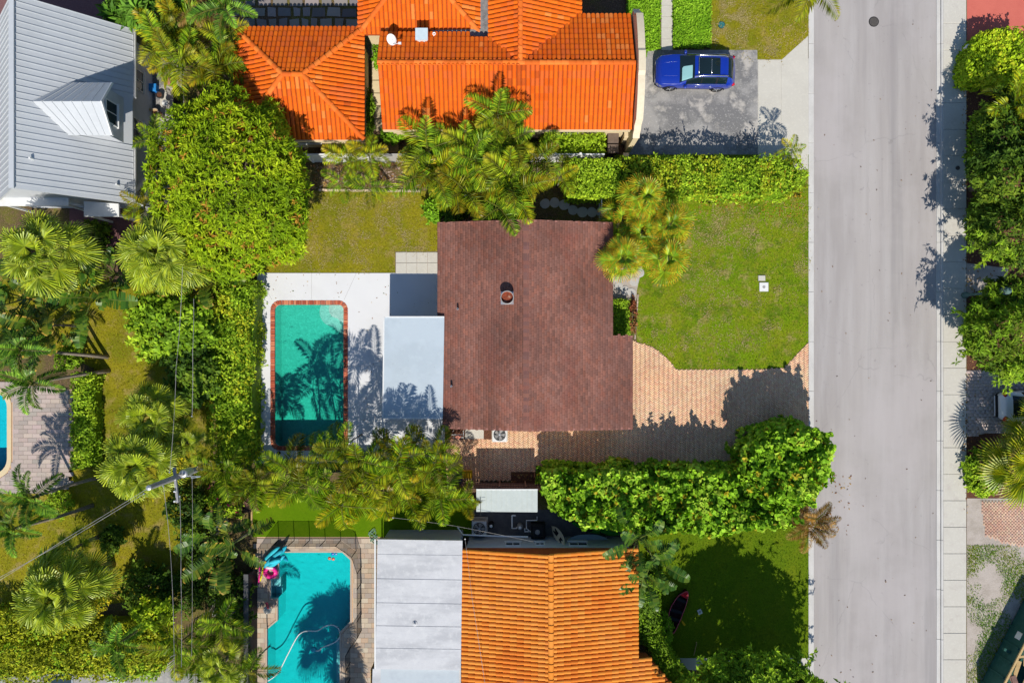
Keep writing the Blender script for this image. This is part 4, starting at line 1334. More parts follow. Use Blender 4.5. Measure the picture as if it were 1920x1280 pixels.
def _boost(p, k, kb=.55):
    return [(min(.55, a * k), min(.6, b * k), c * k * kb) for a, b, c in p]
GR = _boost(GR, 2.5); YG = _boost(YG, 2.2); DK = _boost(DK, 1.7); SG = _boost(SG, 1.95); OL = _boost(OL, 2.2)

def trunk(parent, base, top, r0, r1, mat, bend=.25, seg=9, name="trunk", n=7):
    p = Vector(base); q = Vector(top)
    off = Vector((rnd.uniform(-1, 1), rnd.uniform(-1, 1), 0)) * bend
    path = [p.lerp(q, i / (n - 1)) + off * math.sin(math.pi * i / (n - 1)) for i in range(n)]
    rad = [r0 + (r1 - r0) * (i / (n - 1)) ** .7 for i in range(n)]
    rad[0] *= 1.25
    return MB().tube(path, rad, seg).build(name, mat, parent, smooth=True)

def tree(px, py, z, rx, ry, rz, label, cat="tree", name="tree", pal=YG, tips=900, per=6, size=.3, aspect=.3, seed=1, lobes=26, shape='lance', accent=None, group=None, spread=.35, trunk_r=.2, zmin=-.35, limbs=6, leaf_name="crown", base=None, ragged=.3, sprays=None, lift=.35):
    x, y, _ = W(px, py, z)
    bx, by = base if base else (x, y)
    t = thing(name, label, cat, (bx, by, 0), group)
    P, N, g = crown_points((x, y, z), (rx, ry, rz), tips, seed, lobes, zmin, .22, ragged, (lobes * 2 if sprays is None else sprays), lift)
    P[:, 2] = np.maximum(P[:, 2], .08)
    c = palette_cols(len(P), pal, P[:, 0], P[:, 1], g, .9, seed, accent)
    me = leaf_mesh(leaf_name, P, N, size, c, shape, aspect, spread, g, .18, per)
    obj(leaf_name, me, M_leaf, t)
    if trunk_r:
        zt = max(.25, z - rz * .25)
        tr = trunk(t, (bx, by, 0), (x, y, zt), trunk_r, trunk_r * .55, M_bark)
        for i in range(limbs):
            a = 2 * math.pi * i / limbs + rnd.uniform(-.3, .3)
            e = Vector((x + math.cos(a) * rx * .62, y + math.sin(a) * ry * .62, z + rz * rnd.uniform(.1, .45)))
            s0 = Vector((bx, by, 0)).lerp(Vector((x, y, zt)), .75)
            m = s0.lerp(e, .5) + Vector((0, 0, -.1 * rz))
            MB().tube([s0, m, e], [trunk_r * .45, trunk_r * .28, trunk_r * .1], 6).build("limb", M_bark, tr)
    return t

def shrub(px, py, rx, ry, h, label, pal=GR, n=500, per=3, size=.16, aspect=.45, seed=1, shape='lance', accent=None, group=None, name="shrub", cat="shrub", lobes=14):
    z = h * .5
    return tree(px, py, z, rx, ry, h * .52, label, cat, name, pal, n, per, size, aspect, seed, lobes, shape, accent, group, .45, .05, -.8, 4, "foliage")

def hedge(pts, h, label, pal=GR, dens=130, size=.13, aspect=.5, seed=1, rough=.18, shape='lance', accent=None, zpx=None, group=None, name="hedge", cat="hedge", z0=0.0, rscale=1.6, core=True, per=2, shoots=0):
    """a clipped mass standing on the outline pts; pixels are read at the hedge's top"""
    poly = PXY(pts, h if zpx is None else zpx)
    g = np.random.default_rng(seed)
    dens = dens / per * 1.25
    n = int(poly_area(poly) * dens)
    x, y = sample_poly(poly, n, g)
    cx = sum(p[0] for p in poly) / len(poly); cy = sum(p[1] for p in poly) / len(poly)
    t = thing(name, label, cat, (cx, cy, z0), group)
    # distance to the outline rounds the shoulders
    d = np.full(n, 9.0)
    for i in range(len(poly)):
        a = np.array(poly[i]); b = np.array(poly[(i + 1) % len(poly)]); ab = b - a
        tt = np.clip(((x - a[0]) * ab[0] + (y - a[1]) * ab[1]) / max(1e-6, ab @ ab), 0, 1)
        d = np.minimum(d, np.hypot(x - a[0] - tt * ab[0], y - a[1] - tt * ab[1]))
    lump = (vnoise(x * rscale, y * rscale, seed) - .5) * 2 * rough + (vnoise(x * rscale * 3, y * rscale * 3, seed + 1) - .5) * rough
    sh = np.clip(d / .35, 0, 1)
    z = z0 + h * (.86 + .14 * np.sqrt(sh)) + lump - g.random(n) ** 2.2 * .55 * min(1, h)
    P = np.stack([x, y, z], 1)
    e = .12
    gx = (vnoise((x + e) * rscale, y * rscale, seed) - vnoise((x - e) * rscale, y * rscale, seed)) * rough / e
    gy = (vnoise(x * rscale, (y + e) * rscale, seed) - vnoise(x * rscale, (y - e) * rscale, seed)) * rough / e
    N = unit(np.stack([-gx, -gy, np.ones(n)], 1) + g.normal(0, .35, (n, 3)))
    # the sides
    Ps = [P]; Ns = [N]
    for i in range(len(poly)):
        a = np.array(poly[i]); b = np.array(poly[(i + 1) % len(poly)]); ab = b - a
        Ln = np.hypot(*ab)
        m = int(Ln * h * dens * .55)
        if m < 1: continue
        tt = g.random(m); zz = z0 + g.random(m) * h * .95
        nn = np.array([ab[1], -ab[0]]) / max(Ln, 1e-6)
        if (a + ab / 2 - np.array([cx, cy])) @ nn < 0: nn = -nn
        off = (vnoise(tt * Ln * rscale + a[0] * 3, zz * 2, seed + 3) - .45) * rough * 2 - .05
        q = a[None] + ab[None] * tt[:, None] + nn[None] * off[:, None]
        Ps.append(np.stack([q[:, 0], q[:, 1], zz], 1))
        Ns.append(unit(np.stack([np.full(m, nn[0]), np.full(m, nn[1]), np.full(m, .5)], 1) + g.normal(0, .4, (m, 3))))
    if shoots:
        sx, sy = sample_poly(poly, shoots, g)
        m = 9
        hs = g.uniform(.3, 1.0, shoots) ** 1.6 * 1.3
        zz = np.tile(np.linspace(0, 1, m), shoots) * np.repeat(hs, m) + z0 + h * .92
        lx = np.repeat(g.normal(0, .12, shoots), m) * np.tile(np.linspace(0, 1, m), shoots); ly = np.repeat(g.normal(0, .12, shoots), m) * np.tile(np.linspace(0, 1, m), shoots)
        Ps.append(np.stack([np.repeat(sx, m) + lx, np.repeat(sy, m) + ly, zz], 1))
        Ns.append(unit(g.normal(0, .6, (shoots * m, 3)) + np.array([0, 0, .8])))
    P = np.concatenate(Ps); N = np.concatenate(Ns)
    c = palette_cols(len(P), pal, P[:, 0] * 1.0, P[:, 1], g, 1.3, seed, accent)
    obj("foliage", leaf_mesh("foliage", P, N, size, c, shape, aspect, .4, g, .15, per), M_leaf, t)
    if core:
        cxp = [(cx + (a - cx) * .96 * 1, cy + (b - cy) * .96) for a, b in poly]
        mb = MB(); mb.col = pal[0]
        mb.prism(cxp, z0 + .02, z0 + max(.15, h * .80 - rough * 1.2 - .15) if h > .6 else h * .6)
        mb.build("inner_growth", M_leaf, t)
    return t

# ---------------------------------------------------------------- palm leaves, shared meshes
def feather_mesh(L, el, curl, pal, tip, nl=30, ll=.62, lw=.055, seed=1, sag=.5, vee=.35, gold=.12):
    g = random.Random(seed)
    tone = g.uniform(.48, 1.55); yl = g.random() < .3
    b = MB()
    n = 12
    pts = []; dirs = []
    p = Vector((0, 0, 0)); a = el
    for i in range(n + 1):
        pts.append(p.copy()); d = Vector((math.cos(a), 0, math.sin(a))); dirs.append(d)
        p = p + d * (L / n); a -= curl / n * (0.4 + 1.2 * i / n)
    b.col = (.16, .17, .03)
    b.tube(pts, [.028 * (1 - .85 * i / n) + .004 for i in range(n + 1)], 4, cap=False)
    def at(t):
        f = t * n; i = min(int(f), n - 1); return pts[i].lerp(pts[i + 1], f - i), dirs[i].lerp(dirs[i + 1], f - i).normalized()
    for s in (-1, 1):
        for k in range(nl):
            t = .13 + .87 * (k + g.uniform(-.25, .25)) / nl
            t = min(.995, max(.1, t))
            q, d = at(t)
            up = Vector((0, s, 0)).cross(d) * s
            up = d.cross(Vector((0, 1, 0))) * -1
            if up.z < 0: up = -up
            prof = math.sin(math.pi * min(1, (t * .93 + .09))) ** .7
            ln = ll * prof * g.uniform(.85, 1.1) + .06
            fw = .35 + .75 * t
            dv = (Vector((0, s, 0)) + d * fw + up * (vee * g.uniform(.5, 1.4))).normalized()
            dn = Vector((0, 0, -1))
            mid = q + dv * ln * .5 + dn * ln * sag * .10
            tp = q + dv * ln * .95 + dn * ln * sag * g.uniform(.3, .65)
            wv = d * (lw * .5)
            yel = tip and g.random() < (gold * (3 if yl else .6)) * (.4 + t)
            cc = pal[min(len(pal) - 1, int(g.random() ** 1.2 * len(pal)))]
            kk_ = (.15 + .5 * t * t if yl else .10 * t) if tip else 0
            if yel: kk_ = .75
            b.col = tint(tuple((v_ * (1 - kk_) + w_ * kk_) * tone for v_, w_ in zip(cc, tip or cc)), .13)
            b.add([q, mid - wv, tp, mid + wv], [(0, 1, 2), (0, 2, 3)] if s > 0 else [(0, 2, 1), (0, 3, 2)])
    m = b.mesh("frond"); m.materials.append(M_frond)
    return m

def fan_mesh(R, el, pet, pal, tip, nseg=26, arc=290, droop=.45, seed=1, tipfrac=.5):
    g = random.Random(seed)
    b = MB(); b.col = (.15, .17, .03)
    d0 = Vector((math.cos(el), 0, math.sin(el)))
    hub = d0 * pet + Vector((0, 0, -.08 * pet))
    b.tube([(0, 0, 0), hub * .5 + Vector((0, 0, .04)), hub], [.03, .022, .014], 4, cap=False)
    bel = el - .5
    F = Vector((math.cos(bel), 0, math.sin(bel))); Sd = Vector((0, 1, 0)); U = F.cross(Sd) * 1
    if U.z < 0: U = -U
    for k in range(nseg):
        a = math.radians(-arc / 2 + arc * (k + .5) / nseg)
        da = math.radians(arc / nseg) * .5
        ln = R * (.72 + .28 * math.cos(a / 1.6)) * g.uniform(.9, 1.06)
        def dr(t): return F * math.cos(t) + Sd * math.sin(t)
        d = dr(a)
        fold = .035 * R
        m1 = hub + dr(a - da) * ln * .36 - U * fold * .4; m2 = hub + dr(a + da) * ln * .36 - U * fold * .4
        mc = hub + d * ln * .40 + U * fold
        dd = droop * g.uniform(.6, 1.3)
        q1 = hub + d * ln * .76 + Vector((0, 0, -dd * ln * .22)) ; w = Sd * math.cos(a) - F * math.sin(a)
        tp = hub + d * ln * (1.0 - .25 * dd) + Vector((0, 0, -dd * ln * .62))
        b.col = tint(pal[min(len(pal) - 1, int(g.random() * len(pal)))], .14)
        b.add([hub, m1, mc, m2], [(0, 1, 2), (0, 2, 3)])
        tipc = g.random() < tipfrac
        if tip and tipc and tipfrac > .5 and g.random() < .7: b.col = tint(tuple((u_ + v_) / 2 for u_, v_ in zip(b.col, tip)), .15)
        b.add([m1, mc, m2, q1 - w * .022 * R, q1 + w * .022 * R], [(0, 3, 4, 1), (1, 4, 2)])
        if tip and tipc: b.col = tint(tip, .2)
        b.add([q1 - w * .022 * R, q1 + w * .022 * R, tp], [(0, 2, 1)])
    m = b.mesh("frond"); m.materials.append(M_frond)
    return m

def paddle_mesh(L, el, pal, edge, Wd=.5, seed=1, curl=1.1, pet=.9):
    g = random.Random(seed)
    b = MB(); b.col = (.16, .20, .04)
    d = Vector((math.cos(el), 0, math.sin(el)))
    b.tube([(0, 0, 0), d * pet * .5, d * pet], [.05, .035, .025], 5, cap=False)
    n = 14; p = d * pet; a = el
    pts = []; dirs = []
    for i in range(n + 1):
        pts.append(p.copy()); dd = Vector((math.cos(a), 0, math.sin(a))); dirs.append(dd)
        p = p + dd * (L / n); a -= curl / n * (.3 + 1.4 * i / n)
    b.tube(pts, [.024 * (1 - .8 * i / n) for i in range(n + 1)], 4, cap=False)
    for s in (-1, 1):
        for i in range(n):
            t0, t1 = i / n, (i + 1) / n
            w0 = Wd * (math.sin(math.pi * (t0 * .9 + .07)) ** .55); w1 = Wd * (math.sin(math.pi * (t1 * .9 + .07)) ** .55)
            u0 = dirs[i].cross(Vector((0, 1, 0))) * -1
            if u0.z < 0: u0 = -u0
            v = .28 + g.uniform(-.12, .12)
            tear = g.random() < .4
            e0 = pts[i] + Vector((0, s, 0)) * w0 + u0 * w0 * v + dirs[i] * (.04 + (.05 if tear else 0)) - Vector((0, 0, g.uniform(0, .1) * w0))
            e1 = pts[i + 1] + Vector((0, s, 0)) * w1 + u0 * w1 * v + dirs[i] * (.04 - (.05 if tear else 0)) - Vector((0, 0, g.uniform(0, .1) * w1))
            b.col = tint(pal[int(g.random() * len(pal))], .12)
            b.add([pts[i], pts[i + 1], e1, e0], [(0, 1, 2, 3)] if s < 0 else [(3, 2, 1, 0)])
            if edge and g.random() < .5:
                b.col = tint(edge, .2)
                q = .07
                b.add([e0, e1, e1 + Vector((0, s, 0)) * q, e0 + Vector((0, s, 0)) * q], [(0, 1, 2, 3)])
    m = b.mesh("leaf_blade"); m.materials.append(M_frond)
    return m

PG = [(.04, .085, .010), (.065, .125, .014), (.095, .165, .016), (.135, .205, .02), (.18, .235, .022)]
PY = [(.10, .135, .010), (.15, .185, .012), (.20, .225, .014), (.26, .26, .016)]
PS = [(.06, .10, .014), (.09, .14, .018), (.13, .18, .02), (.17, .215, .022), (.13, .19, .05)]
PD = [(.03, .075, .012), (.05, .105, .016), (.075, .14, .02), (.11, .18, .03)]
PG = _boost(PG, 2.7); PY = _boost(PY, 2.0); PS = [(min(.5, a * 1.2), b, c) for a, b, c in _boost(PS, 2.8)]; PD = _boost(PD, 2.4)
GOLD = (.46, .27, .02); BROWN = (.34, .17, .06)
R_ = math.radians
ELS = (78, 55, 34, 12, -12)
def family(fn, n_el=ELS, var=2, **kw):
    out = []
    for i, e in enumerate(n_el):
        out.append([fn(el=R_(e), seed=11 + i * 7 + v * 101, **kw) for v in range(var)])
    return out
FAM = {
    'areca': family(feather_mesh, var=4, L=2.25, curl=1.25, pal=PG, tip=GOLD, nl=26, ll=.76, lw=.085, sag=.6, vee=.35, gold=.015),
    'areca_y': family(feather_mesh, var=4, L=2.2, curl=1.3, pal=PY + PG[2:4], tip=GOLD, nl=26, ll=.76, lw=.085, sag=.6, vee=.35, gold=.03),
    'foxtail': family(feather_mesh, L=2.0, curl=1.5, pal=PD, tip=None, nl=40, ll=.5, lw=.075, sag=.35, vee=.7),
    'coconut': family(feather_mesh, L=3.4, curl=1.3, pal=PY + [(.2, .2, .02)], tip=(.45, .36, .1), nl=44, ll=.8, lw=.06, sag=.9, vee=.2),
    'sabal': family(fan_mesh, R=1.05, pet=1.4, var=3, pal=PS, tip=(.36, .36, .05), nseg=34, arc=310, droop=.8, tipfrac=.4),
    'chinese': family(fan_mesh, var=3, R=.92, pet=.8, pal=PG[1:] + PY[:2], tip=(.62, .34, .012), nseg=24, arc=270, droop=.35, tipfrac=.72),
    'stiff': family(fan_mesh, R=1.25, pet=1.1, pal=PY[1:] + PS[:2], tip=(.34, .30, .05), nseg=30, arc=250, droop=.15, tipfrac=.5),
    'paddle': family(paddle_mesh, L=1.5, pal=[(.035, .10, .010), (.055, .14, .012), (.085, .18, .016), (.13, .21, .018)], edge=None, Wd=.36),
    'paddle_b': family(paddle_mesh, L=1.5, pal=[(.05, .11, .010), (.08, .15, .012), (.12, .19, .016), (.2, .22, .018)], edge=(.46, .30, .05), Wd=.34),
    'dead': family(fan_mesh, R=.9, pet=.9, pal=[(.36, .22, .09), (.28, .16, .07)], tip=(.4, .28, .12), nseg=18, arc=200, droop=1.2, tipfrac=.5),
    'dry': family(feather_mesh, L=1.9, curl=1.5, pal=[(.55, .36, .12), (.44, .27, .09), (.62, .44, .18)], tip=None, nl=30, ll=.55, lw=.045, sag=.7, vee=.15),
}

def palm(kind, px, py, z, n, label, scale=1.0, lean=(0, 0), name="palm", cat="palm", group=None, seed=0, stems=1, tr=.11, spread=.45, els=None, mixk=None, old=0, part="frond", flowers=0):
    g = random.Random(seed * 13 + int(px) * 7 + int(py))
    x, y, _ = W(px, py, z)
    t = thing(name, label, cat, (x + lean[0], y + lean[1], 0), group)
    for s in range(stems):
        if stems == 1: cx, cy, cz = x, y, z
        else:
            a = 2 * math.pi * (s + g.random() * .5) / stems
            rr = spread * (.35 + .65 * g.random()) if s else 0
            cx, cy, cz = x + rr * math.cos(a), y + rr * math.sin(a), z * g.uniform(.74, 1.03)
        bx, by = x + lean[0] + (cx - x) * .4, y + lean[1] + (cy - y) * .4
        trunk(t, (bx, by, 0), (cx, cy, cz), tr * scale * 1.15, tr * scale * .8, M_palmbark, .12, 8, "trunk" if stems == 1 else "stem", 5)
        fam = FAM[kind]
        for i in range(n):
            az = i * 2.39996 + g.random() * .5 + s * 1.3
            u = (i + .5) / n
            li = min(len(fam) - 1, int((els[0] + (els[1] - els[0]) * u) if els else u * len(fam)))
            f2 = FAM[mixk] if (mixk and g.random() < .4) else fam
            me = f2[li][g.randrange(len(f2[li]))]
            sc = scale * g.uniform(.86, 1.1)
            M = Matrix.Translation((cx, cy, cz)) @ Matrix.Rotation(az, 4, 'Z') @ Matrix.Rotation(g.gauss(0, .12), 4, 'X') @ Matrix.Rotation(g.gauss(0, .08), 4, 'Y') @ Matrix.Scale(sc, 4)
            obj(part, me, M_frond, t, M)
        if flowers:
            gg = np.random.default_rng(int(px) + int(py))
            m = flowers * 60
            ca = np.repeat(gg.uniform(-2.9, .2, flowers), 60) + gg.normal(0, .16, m); cr_ = gg.uniform(.9, 2.0, m) * scale
            Pp = np.stack([cx + np.cos(ca) * cr_, cy + np.sin(ca) * cr_, cz + .25 - .35 * cr_ + gg.normal(0, .12, m)], 1)
            fc = np.array([(.52, .44, .012), (.44, .40, .02), (.60, .46, .02)])[gg.integers(0, 3, m)]
            obj("flower_cluster", leaf_mesh("flower_cluster", Pp, unit(gg.normal(0, .5, (m, 3)) + np.array([0, 0, 1.0])), .12, fc, 'lance', .5, .3, gg, .1, 3), M_leaf, t, kind="stuff")
        for i in range(old):
            me = FAM['dead'][4][g.randrange(2)]
            M = Matrix.Translation((cx, cy, cz - .15)) @ Matrix.Rotation(g.random() * 6.28, 4, 'Z') @ Matrix.Rotation(.4, 4, 'Y') @ Matrix.Scale(scale, 4)
            obj(part, me, M_frond, t, M)
    return t

# ---------------------------------------------------------------- worn straw patches, grass tufts
def straw(label, centres, n, z=.02, seed=1):
    g = np.random.default_rng(seed)
    X = []; Y = []
    for a, b, r in centres:
        x, y = XY(a, b)
        k = int(n * 1.9 * r * r)
        X.append(x + g.normal(0, r * .55, k)); Y.append(y + g.normal(0, r * .42, k))
    x = np.concatenate(X); y = np.concatenate(Y)
    keep = vnoise(x * 2.2, y * 2.2, seed) + g.uniform(-.15, .15, len(x)) > .52
    x, y = x[keep], y[keep]; k = len(x)
    az = g.uniform(0, 6.28, k)
    A = np.stack([np.cos(az), np.sin(az), g.uniform(.0, .35, k)], 1)
    Nn = np.tile(np.array([[0, 0, 1.0]]), (k, 1)) + g.normal(0, .25, (k, 3))
    L = g.uniform(.04, .10, k)
    V, F, q = leaf_geo(np.stack([x, y, z + g.uniform(0, .04, k)], 1), unit(A), unit(Nn), L, L * .45, np.full(k, .05))
    c = np.array([(.44, .36, .15), (.40, .33, .11), (.50, .41, .21), (.34, .30, .08), (.42, .32, .13)])[g.integers(0, 5, k)]
    tag(obj("dry_grass", np_mesh("dry_grass", V, F, np.repeat(c, q, 0)), M_leaf), label, "grass", kind="stuff")

def tufts(name, pts, dens, pal, label, z=.012, h=.06, seed=1, keep=None, tan=None):
    poly = PXY(pts)
    g = np.random.default_rng(seed)
    n = int(poly_area(poly) * dens)
    x, y = sample_poly(poly, n, g)
    if keep is not None:
        k = keep(x, y, g); x = x[k]; y = y[k]; n = len(x)
    C = np.stack([x, y, np.full(n, z - .005)], 1)
    az = g.uniform(0, 2 * math.pi, n); el = g.uniform(.35, 1.2, n)
    A = np.stack([np.cos(az) * np.cos(el), np.sin(az) * np.cos(el), np.sin(el)], 1)
    Nn = np.stack([-np.cos(az) * np.sin(el), -np.sin(az) * np.sin(el), np.cos(el)], 1)
    L = h * g.uniform(.6, 1.7, n)
    V, F, k = leaf_geo(C, A, Nn, L, L * .38, np.full(n, .3))
    c = palette_cols(n, pal, x, y, g, .7, seed)
    c = c * g.uniform(.75, 1.3, (n, 1))
    if tan is not None:
        tn = vnoise(x * .55, y * .55, seed + 9) + .35 * vnoise(x * 2.1, y * 2.1, seed + 4) + g.uniform(-.1, .1, n)
        c[tn > .92] = np.array(tan) * g.uniform(.8, 1.2, (int((tn > .92).sum()), 1))
    o = obj(name, np_mesh(name, V, F, np.repeat(c, k, 0)), M_leaf)
    tag(o, label, "grass", kind="stuff")
    return o

GG = [(.075, .22, .003), (.12, .28, .004), (.18, .32, .005), (.26, .34, .007), (.38, .37, .03)]
GD = [(.18, .19, .006), (.24, .225, .008), (.31, .265, .012), (.40, .31, .035), (.50, .39, .10)]
GL = [(.075, .15, .004), (.11, .20, .005), (.15, .235, .007), (.20, .265, .012)]
straw("worn straw coloured patches in the front lawn", [(1330, 400, .9), (1352, 420, .7), (1395, 408, 1.0), (1412, 432, .8), (1345, 455, 1.0), (1378, 470, .6), (1345, 505, .6), (1300, 440, .6), (1400, 565, .9), (1385, 580, .6), (1485, 435, .7), (1495, 500, .7), (1290, 560, .6), (1440, 620, .7), (1225, 620, .8), (1330, 590, .5), (1465, 545, .5), (1380, 640, .6), (1290, 650, .6), (1500, 390, .5)], 420, seed=41)
straw("worn straw coloured patches in the back lawn", [(600, 390, 1.0), (650, 410, 1.1), (700, 385, 1.0), (730, 420, 1.0), (640, 460, 1.0), (600, 490, .9), (690, 455, 1.0), (780, 460, .9), (745, 385, .8), (760, 440, .7), (580, 440, .8), (680, 495, .8)], 330, seed=42)
straw("bare worn patches in the lawn above the grey drive", [(1365, 15, 1.2), (1395, 40, 1.2), (1350, 70, .9), (1400, 85, .9), (1440, 100, .7), (1380, 30, 1.0)], 420, seed=43)
tufts("grass", lawn_front, 130, GG, "short patchy grass of the front lawn", seed=2, tan=(.46, .36, .17))
tufts("grass", lawn_back, 130, GD, "dry short grass behind the brown roofed house", seed=3, tan=(.50, .40, .20))
tufts("grass", lawn_yard, 90, GD[:4], "olive dry grass of the left yard", seed=4)
tufts("grass", lawn_south, 130, GL, "lush short grass by the lower kerb", seed=5)
tufts("grass", lawn_north, 110, GD, "sparse grass on the bare lawn above the grey drive", seed=6, tan=(.50, .38, .20))
tufts("grass", lawn_verge, 700, GG + GL[:1], "weedy grass on the sandy verge", h=.065, seed=7, keep=lambda x, y, g: (vnoise(x * .62, y * .62, 4) + .28 * vnoise(x * 2.3, y * 2.3, 5) + g.uniform(-.15, .15, len(x)) > .55) & (y < -12.3))
tufts("grass", turf, 60, GL, "bright green blades of artificial turf", h=.03, seed=8, z=.02)
# ---------------------------------------------------------------- trees and shrubs
tree(436, 350, 4.3, 4.45, 5.0, 2.3, "large round mango tree with bright yellow green leaf rosettes", "tree", "mango_tree", [(.17, .28, .006), (.25, .38, .008), (.33, .46, .010), (.42, .53, .014)], 5600, 8, .25, .27, 21, 90, ragged=.14, lift=.7, sprays=0, accent=((.46, .24, .03), .05), trunk_r=.28, limbs=9)
tree(1415, 1366, 4.0, 4.3, 4.2, 2.5, "dense green tree at the bottom edge shading the lower lawn", "tree", "shade_tree", GR, 5200, 7, .28, .4, 31, 40, trunk_r=.26, limbs=8)
tree(320, 612, 2.6, 2.3, 1.9, 1.3, "dark leafy tree below the power lines in the left yard", "tree", "small_tree", GR, 1100, 5, .26, .5, 32, 16, shape='round', trunk_r=.14)
tree(365, 700, 2.3, 1.5, 1.9, 1.2, "deep green bushy tree between the hedge and the shaded lawn", "tree", "small_tree", DK, 800, 5, .24, .5, 33, 12, shape='round', trunk_r=.12)
tree(1888, 245, 2.7, 1.9, 2.3, 1.5, "tangled dark tree below the clipped yellow hedge across the street", "tree", "street_tree", DK, 1000, 5, .26, .4, 34, 8, trunk_r=.16, ragged=.55, sprays=44)
tree(1893, 330, 3.2, 2.2, 2.0, 1.7, "dark glossy tree beside the shaded pavement across the street", "tree", "street_tree", DK, 1100, 5, .26, .35, 35, 8, trunk_r=.18, ragged=.55, sprays=44)
tree(1890, 440, 3.2, 2.2, 1.9, 1.6, "sunlit feathery tree just above the street lamp", "tree", "street_tree", DK[1:] + GR[2:4], 1000, 6, .26, .28, 36, 8, trunk_r=.18, ragged=.55, sprays=44)
tree(1895, 628, 3.2, 2.5, 2.5, 1.6, "broad yellow green tree overhanging the white car", "tree", "street_tree", DK[2:] + GR[1:4], 1400, 6, .26, .3, 37, 10, trunk_r=.2, ragged=.5, sprays=55)
tree(1895, 555, 2.6, 1.5, 1.1, 1.1, "small dark tree right beside the street lamp", "tree", "street_tree", DK, 600, 5, .24, .32, 38, 6, trunk_r=.12, ragged=.5, sprays=24)
tree(300, 30, 3.2, 1.3, .9, .9, "bright plumeria with broad pointed leaves at the top edge", "tree", "plumeria", [(.10, .24, .02), (.14, .3, .03), (.18, .34, .04)], 46, 9, .62, .3, 39, 10, trunk_r=.1, base=XY(310, 30, 3.2))
tree(240, 20, 2.6, 1.0, .8, .7, "low dark plumeria over the red paving at the top left", "tree", "plumeria", PD[:3], 30, 8, .6, .3, 40, 8, trunk_r=.08)
tree(290, 1148, 2.0, .95, .75, .7, "small bright green tree between two power lines", "tree", "small_tree", YG, 170, 5, .24, .4, 41, 9, shape='round', trunk_r=.07)

hedge([(398, 535), (464, 525), (462, 640), (458, 870), (392, 875), (385, 700)], 2.6, "tall clipped hedge along the left side of the white deck", GR[1:] + OL[2:], 170, .15, .5, 51, .3, shape='round', shoots=40)
hedge([(1062, 296), (1165, 296), (1166, 368), (1066, 366)], 2.2, "boxy clipped hedge behind the brown roof's ridge", GR[1:] + YG[:1], 240, .13, .5, 52, .12, shape='round')
hedge([(1168, 292), (1500, 292), (1516, 320), (1505, 352), (1490, 362), (1168, 362)], 2.3, "long clipped hedge between the grey drive and front lawn", GR[1:] + OL[1:3], 200, .14, .5, 53, .24, shape='round', shoots=60, accent=((.36, .26, .02), .04))
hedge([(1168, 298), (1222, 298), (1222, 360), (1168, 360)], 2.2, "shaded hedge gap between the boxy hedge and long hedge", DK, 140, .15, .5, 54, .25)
hedge([(1020, 246), (1136, 246), (1136, 284), (1020, 284)], 1.7, "low bright shrub row under the orange eave", GR[2:] + YG[:2], 190, .16, .45, 55, .22)
hedge([(1022, 888), (1100, 884), (1400, 880), (1480, 890), (1505, 940), (1490, 980), (1440, 992), (1260, 1000), (1120, 992), (1052, 960), (1020, 920)], 2.35, "long sea grape hedge with round leaves below the brick drive", SG, 260, .195, .95, 56, .34, shape='round', accent=((.40, .34, .02), .05), rscale=1.3, per=5, shoots=170)
hedge([(1408, 850), (1450, 812), (1500, 802), (1548, 815), (1562, 860), (1552, 900), (1520, 945), (1440, 940), (1405, 890)], 3.3, "tall sea grape mound at the corner by the road", SG, 270, .195, .95, 57, .42, shape='round', accent=((.40, .34, .02), .05), rscale=1.3, per=5, shoots=70)
hedge([(1176, -60), (1239, -60), (1239, 90), (1216, 94), (1204, 128), (1186, 128), (1176, 30)], .35, "clipped bright ground cover bed beside the cream parapet", SG[1:4], 330, .10, .6, 58, .05, zpx=.3, name="ground_cover", cat="ground cover")
hedge([(1263, -60), (1336, -60), (1334, 88), (1263, 88)], .35, "clipped bright ground cover bed above the blue car", SG[1:4], 330, .10, .6, 59, .05, zpx=.3, name="ground_cover", cat="ground cover")
hedge([(1840, 62), (1870, 52), (1930, 52), (1930, 150), (1850, 150), (1822, 146), (1820, 110)], 1.6, "clipped yellow green hedge below the red drive", YG, 240, .16, .6, 60, .16, shape='round')
hedge([(134, 698), (168, 700), (168, 872), (130, 880)], 1.3, "narrow green hedge edging the left pool terrace", GR[1:] , 230, .15, .55, 61, .16, shape='round')
shrub(128, 672, .7, .7, 1.2, "round clipped bush at the top of the left hedge", GR[1:], 420, 3, .13, .5, 62, 'round')
shrub(112, 945, .75, .8, 1.1, "round bush beside the leaning palm trunk", GR, 420, 3, .13, .5, 63)
hedge([(-40, 1150), (60, 1158), (180, 1175), (290, 1170), (300, 1205), (200, 1206), (-40, 1206)], 1.6, "upper of two clipped hedges at the bottom left", OL + GR[2:4], 190, .15, .5, 64, .2, shape='round')
hedge([(-40, 1214), (280, 1212), (300, 1230), (284, 1278), (160, 1276), (-40, 1282)], 1.8, "lower of two clipped hedges at the bottom left", OL + GR[2:4], 190, .15, .5, 65, .2, shape='round')
hedge([(1150, 560), (1180, 562), (1182, 630), (1150, 630)], .9, "small shaded hedge beside the front steps", GR[1:4], 210, .13, .5, 66, .1)
shrub(1186, 595, .2, 1.0, .5, "reddish plants edging the lawn by the small hedge", [(.3, .09, .04), (.36, .16, .06), (.1, .14, .02)], 90, 3, .14, .4, 67)
hedge([(1196, 1092), (1240, 1088), (1240, 1208), (1198, 1210)], 1.5, "dark clipped hedge beside the tiled gable", GR[:3], 200, .12, .5, 68, .12, shape='round')
hedge([(1212, 1200), (1238, 1196), (1300, 1280), (1300, 1330), (1262, 1330), (1240, 1270)], 1.7, "slanting clipped hedge at the tiled roof's lower corner", GR[1:4], 210, .12, .5, 69, .15)
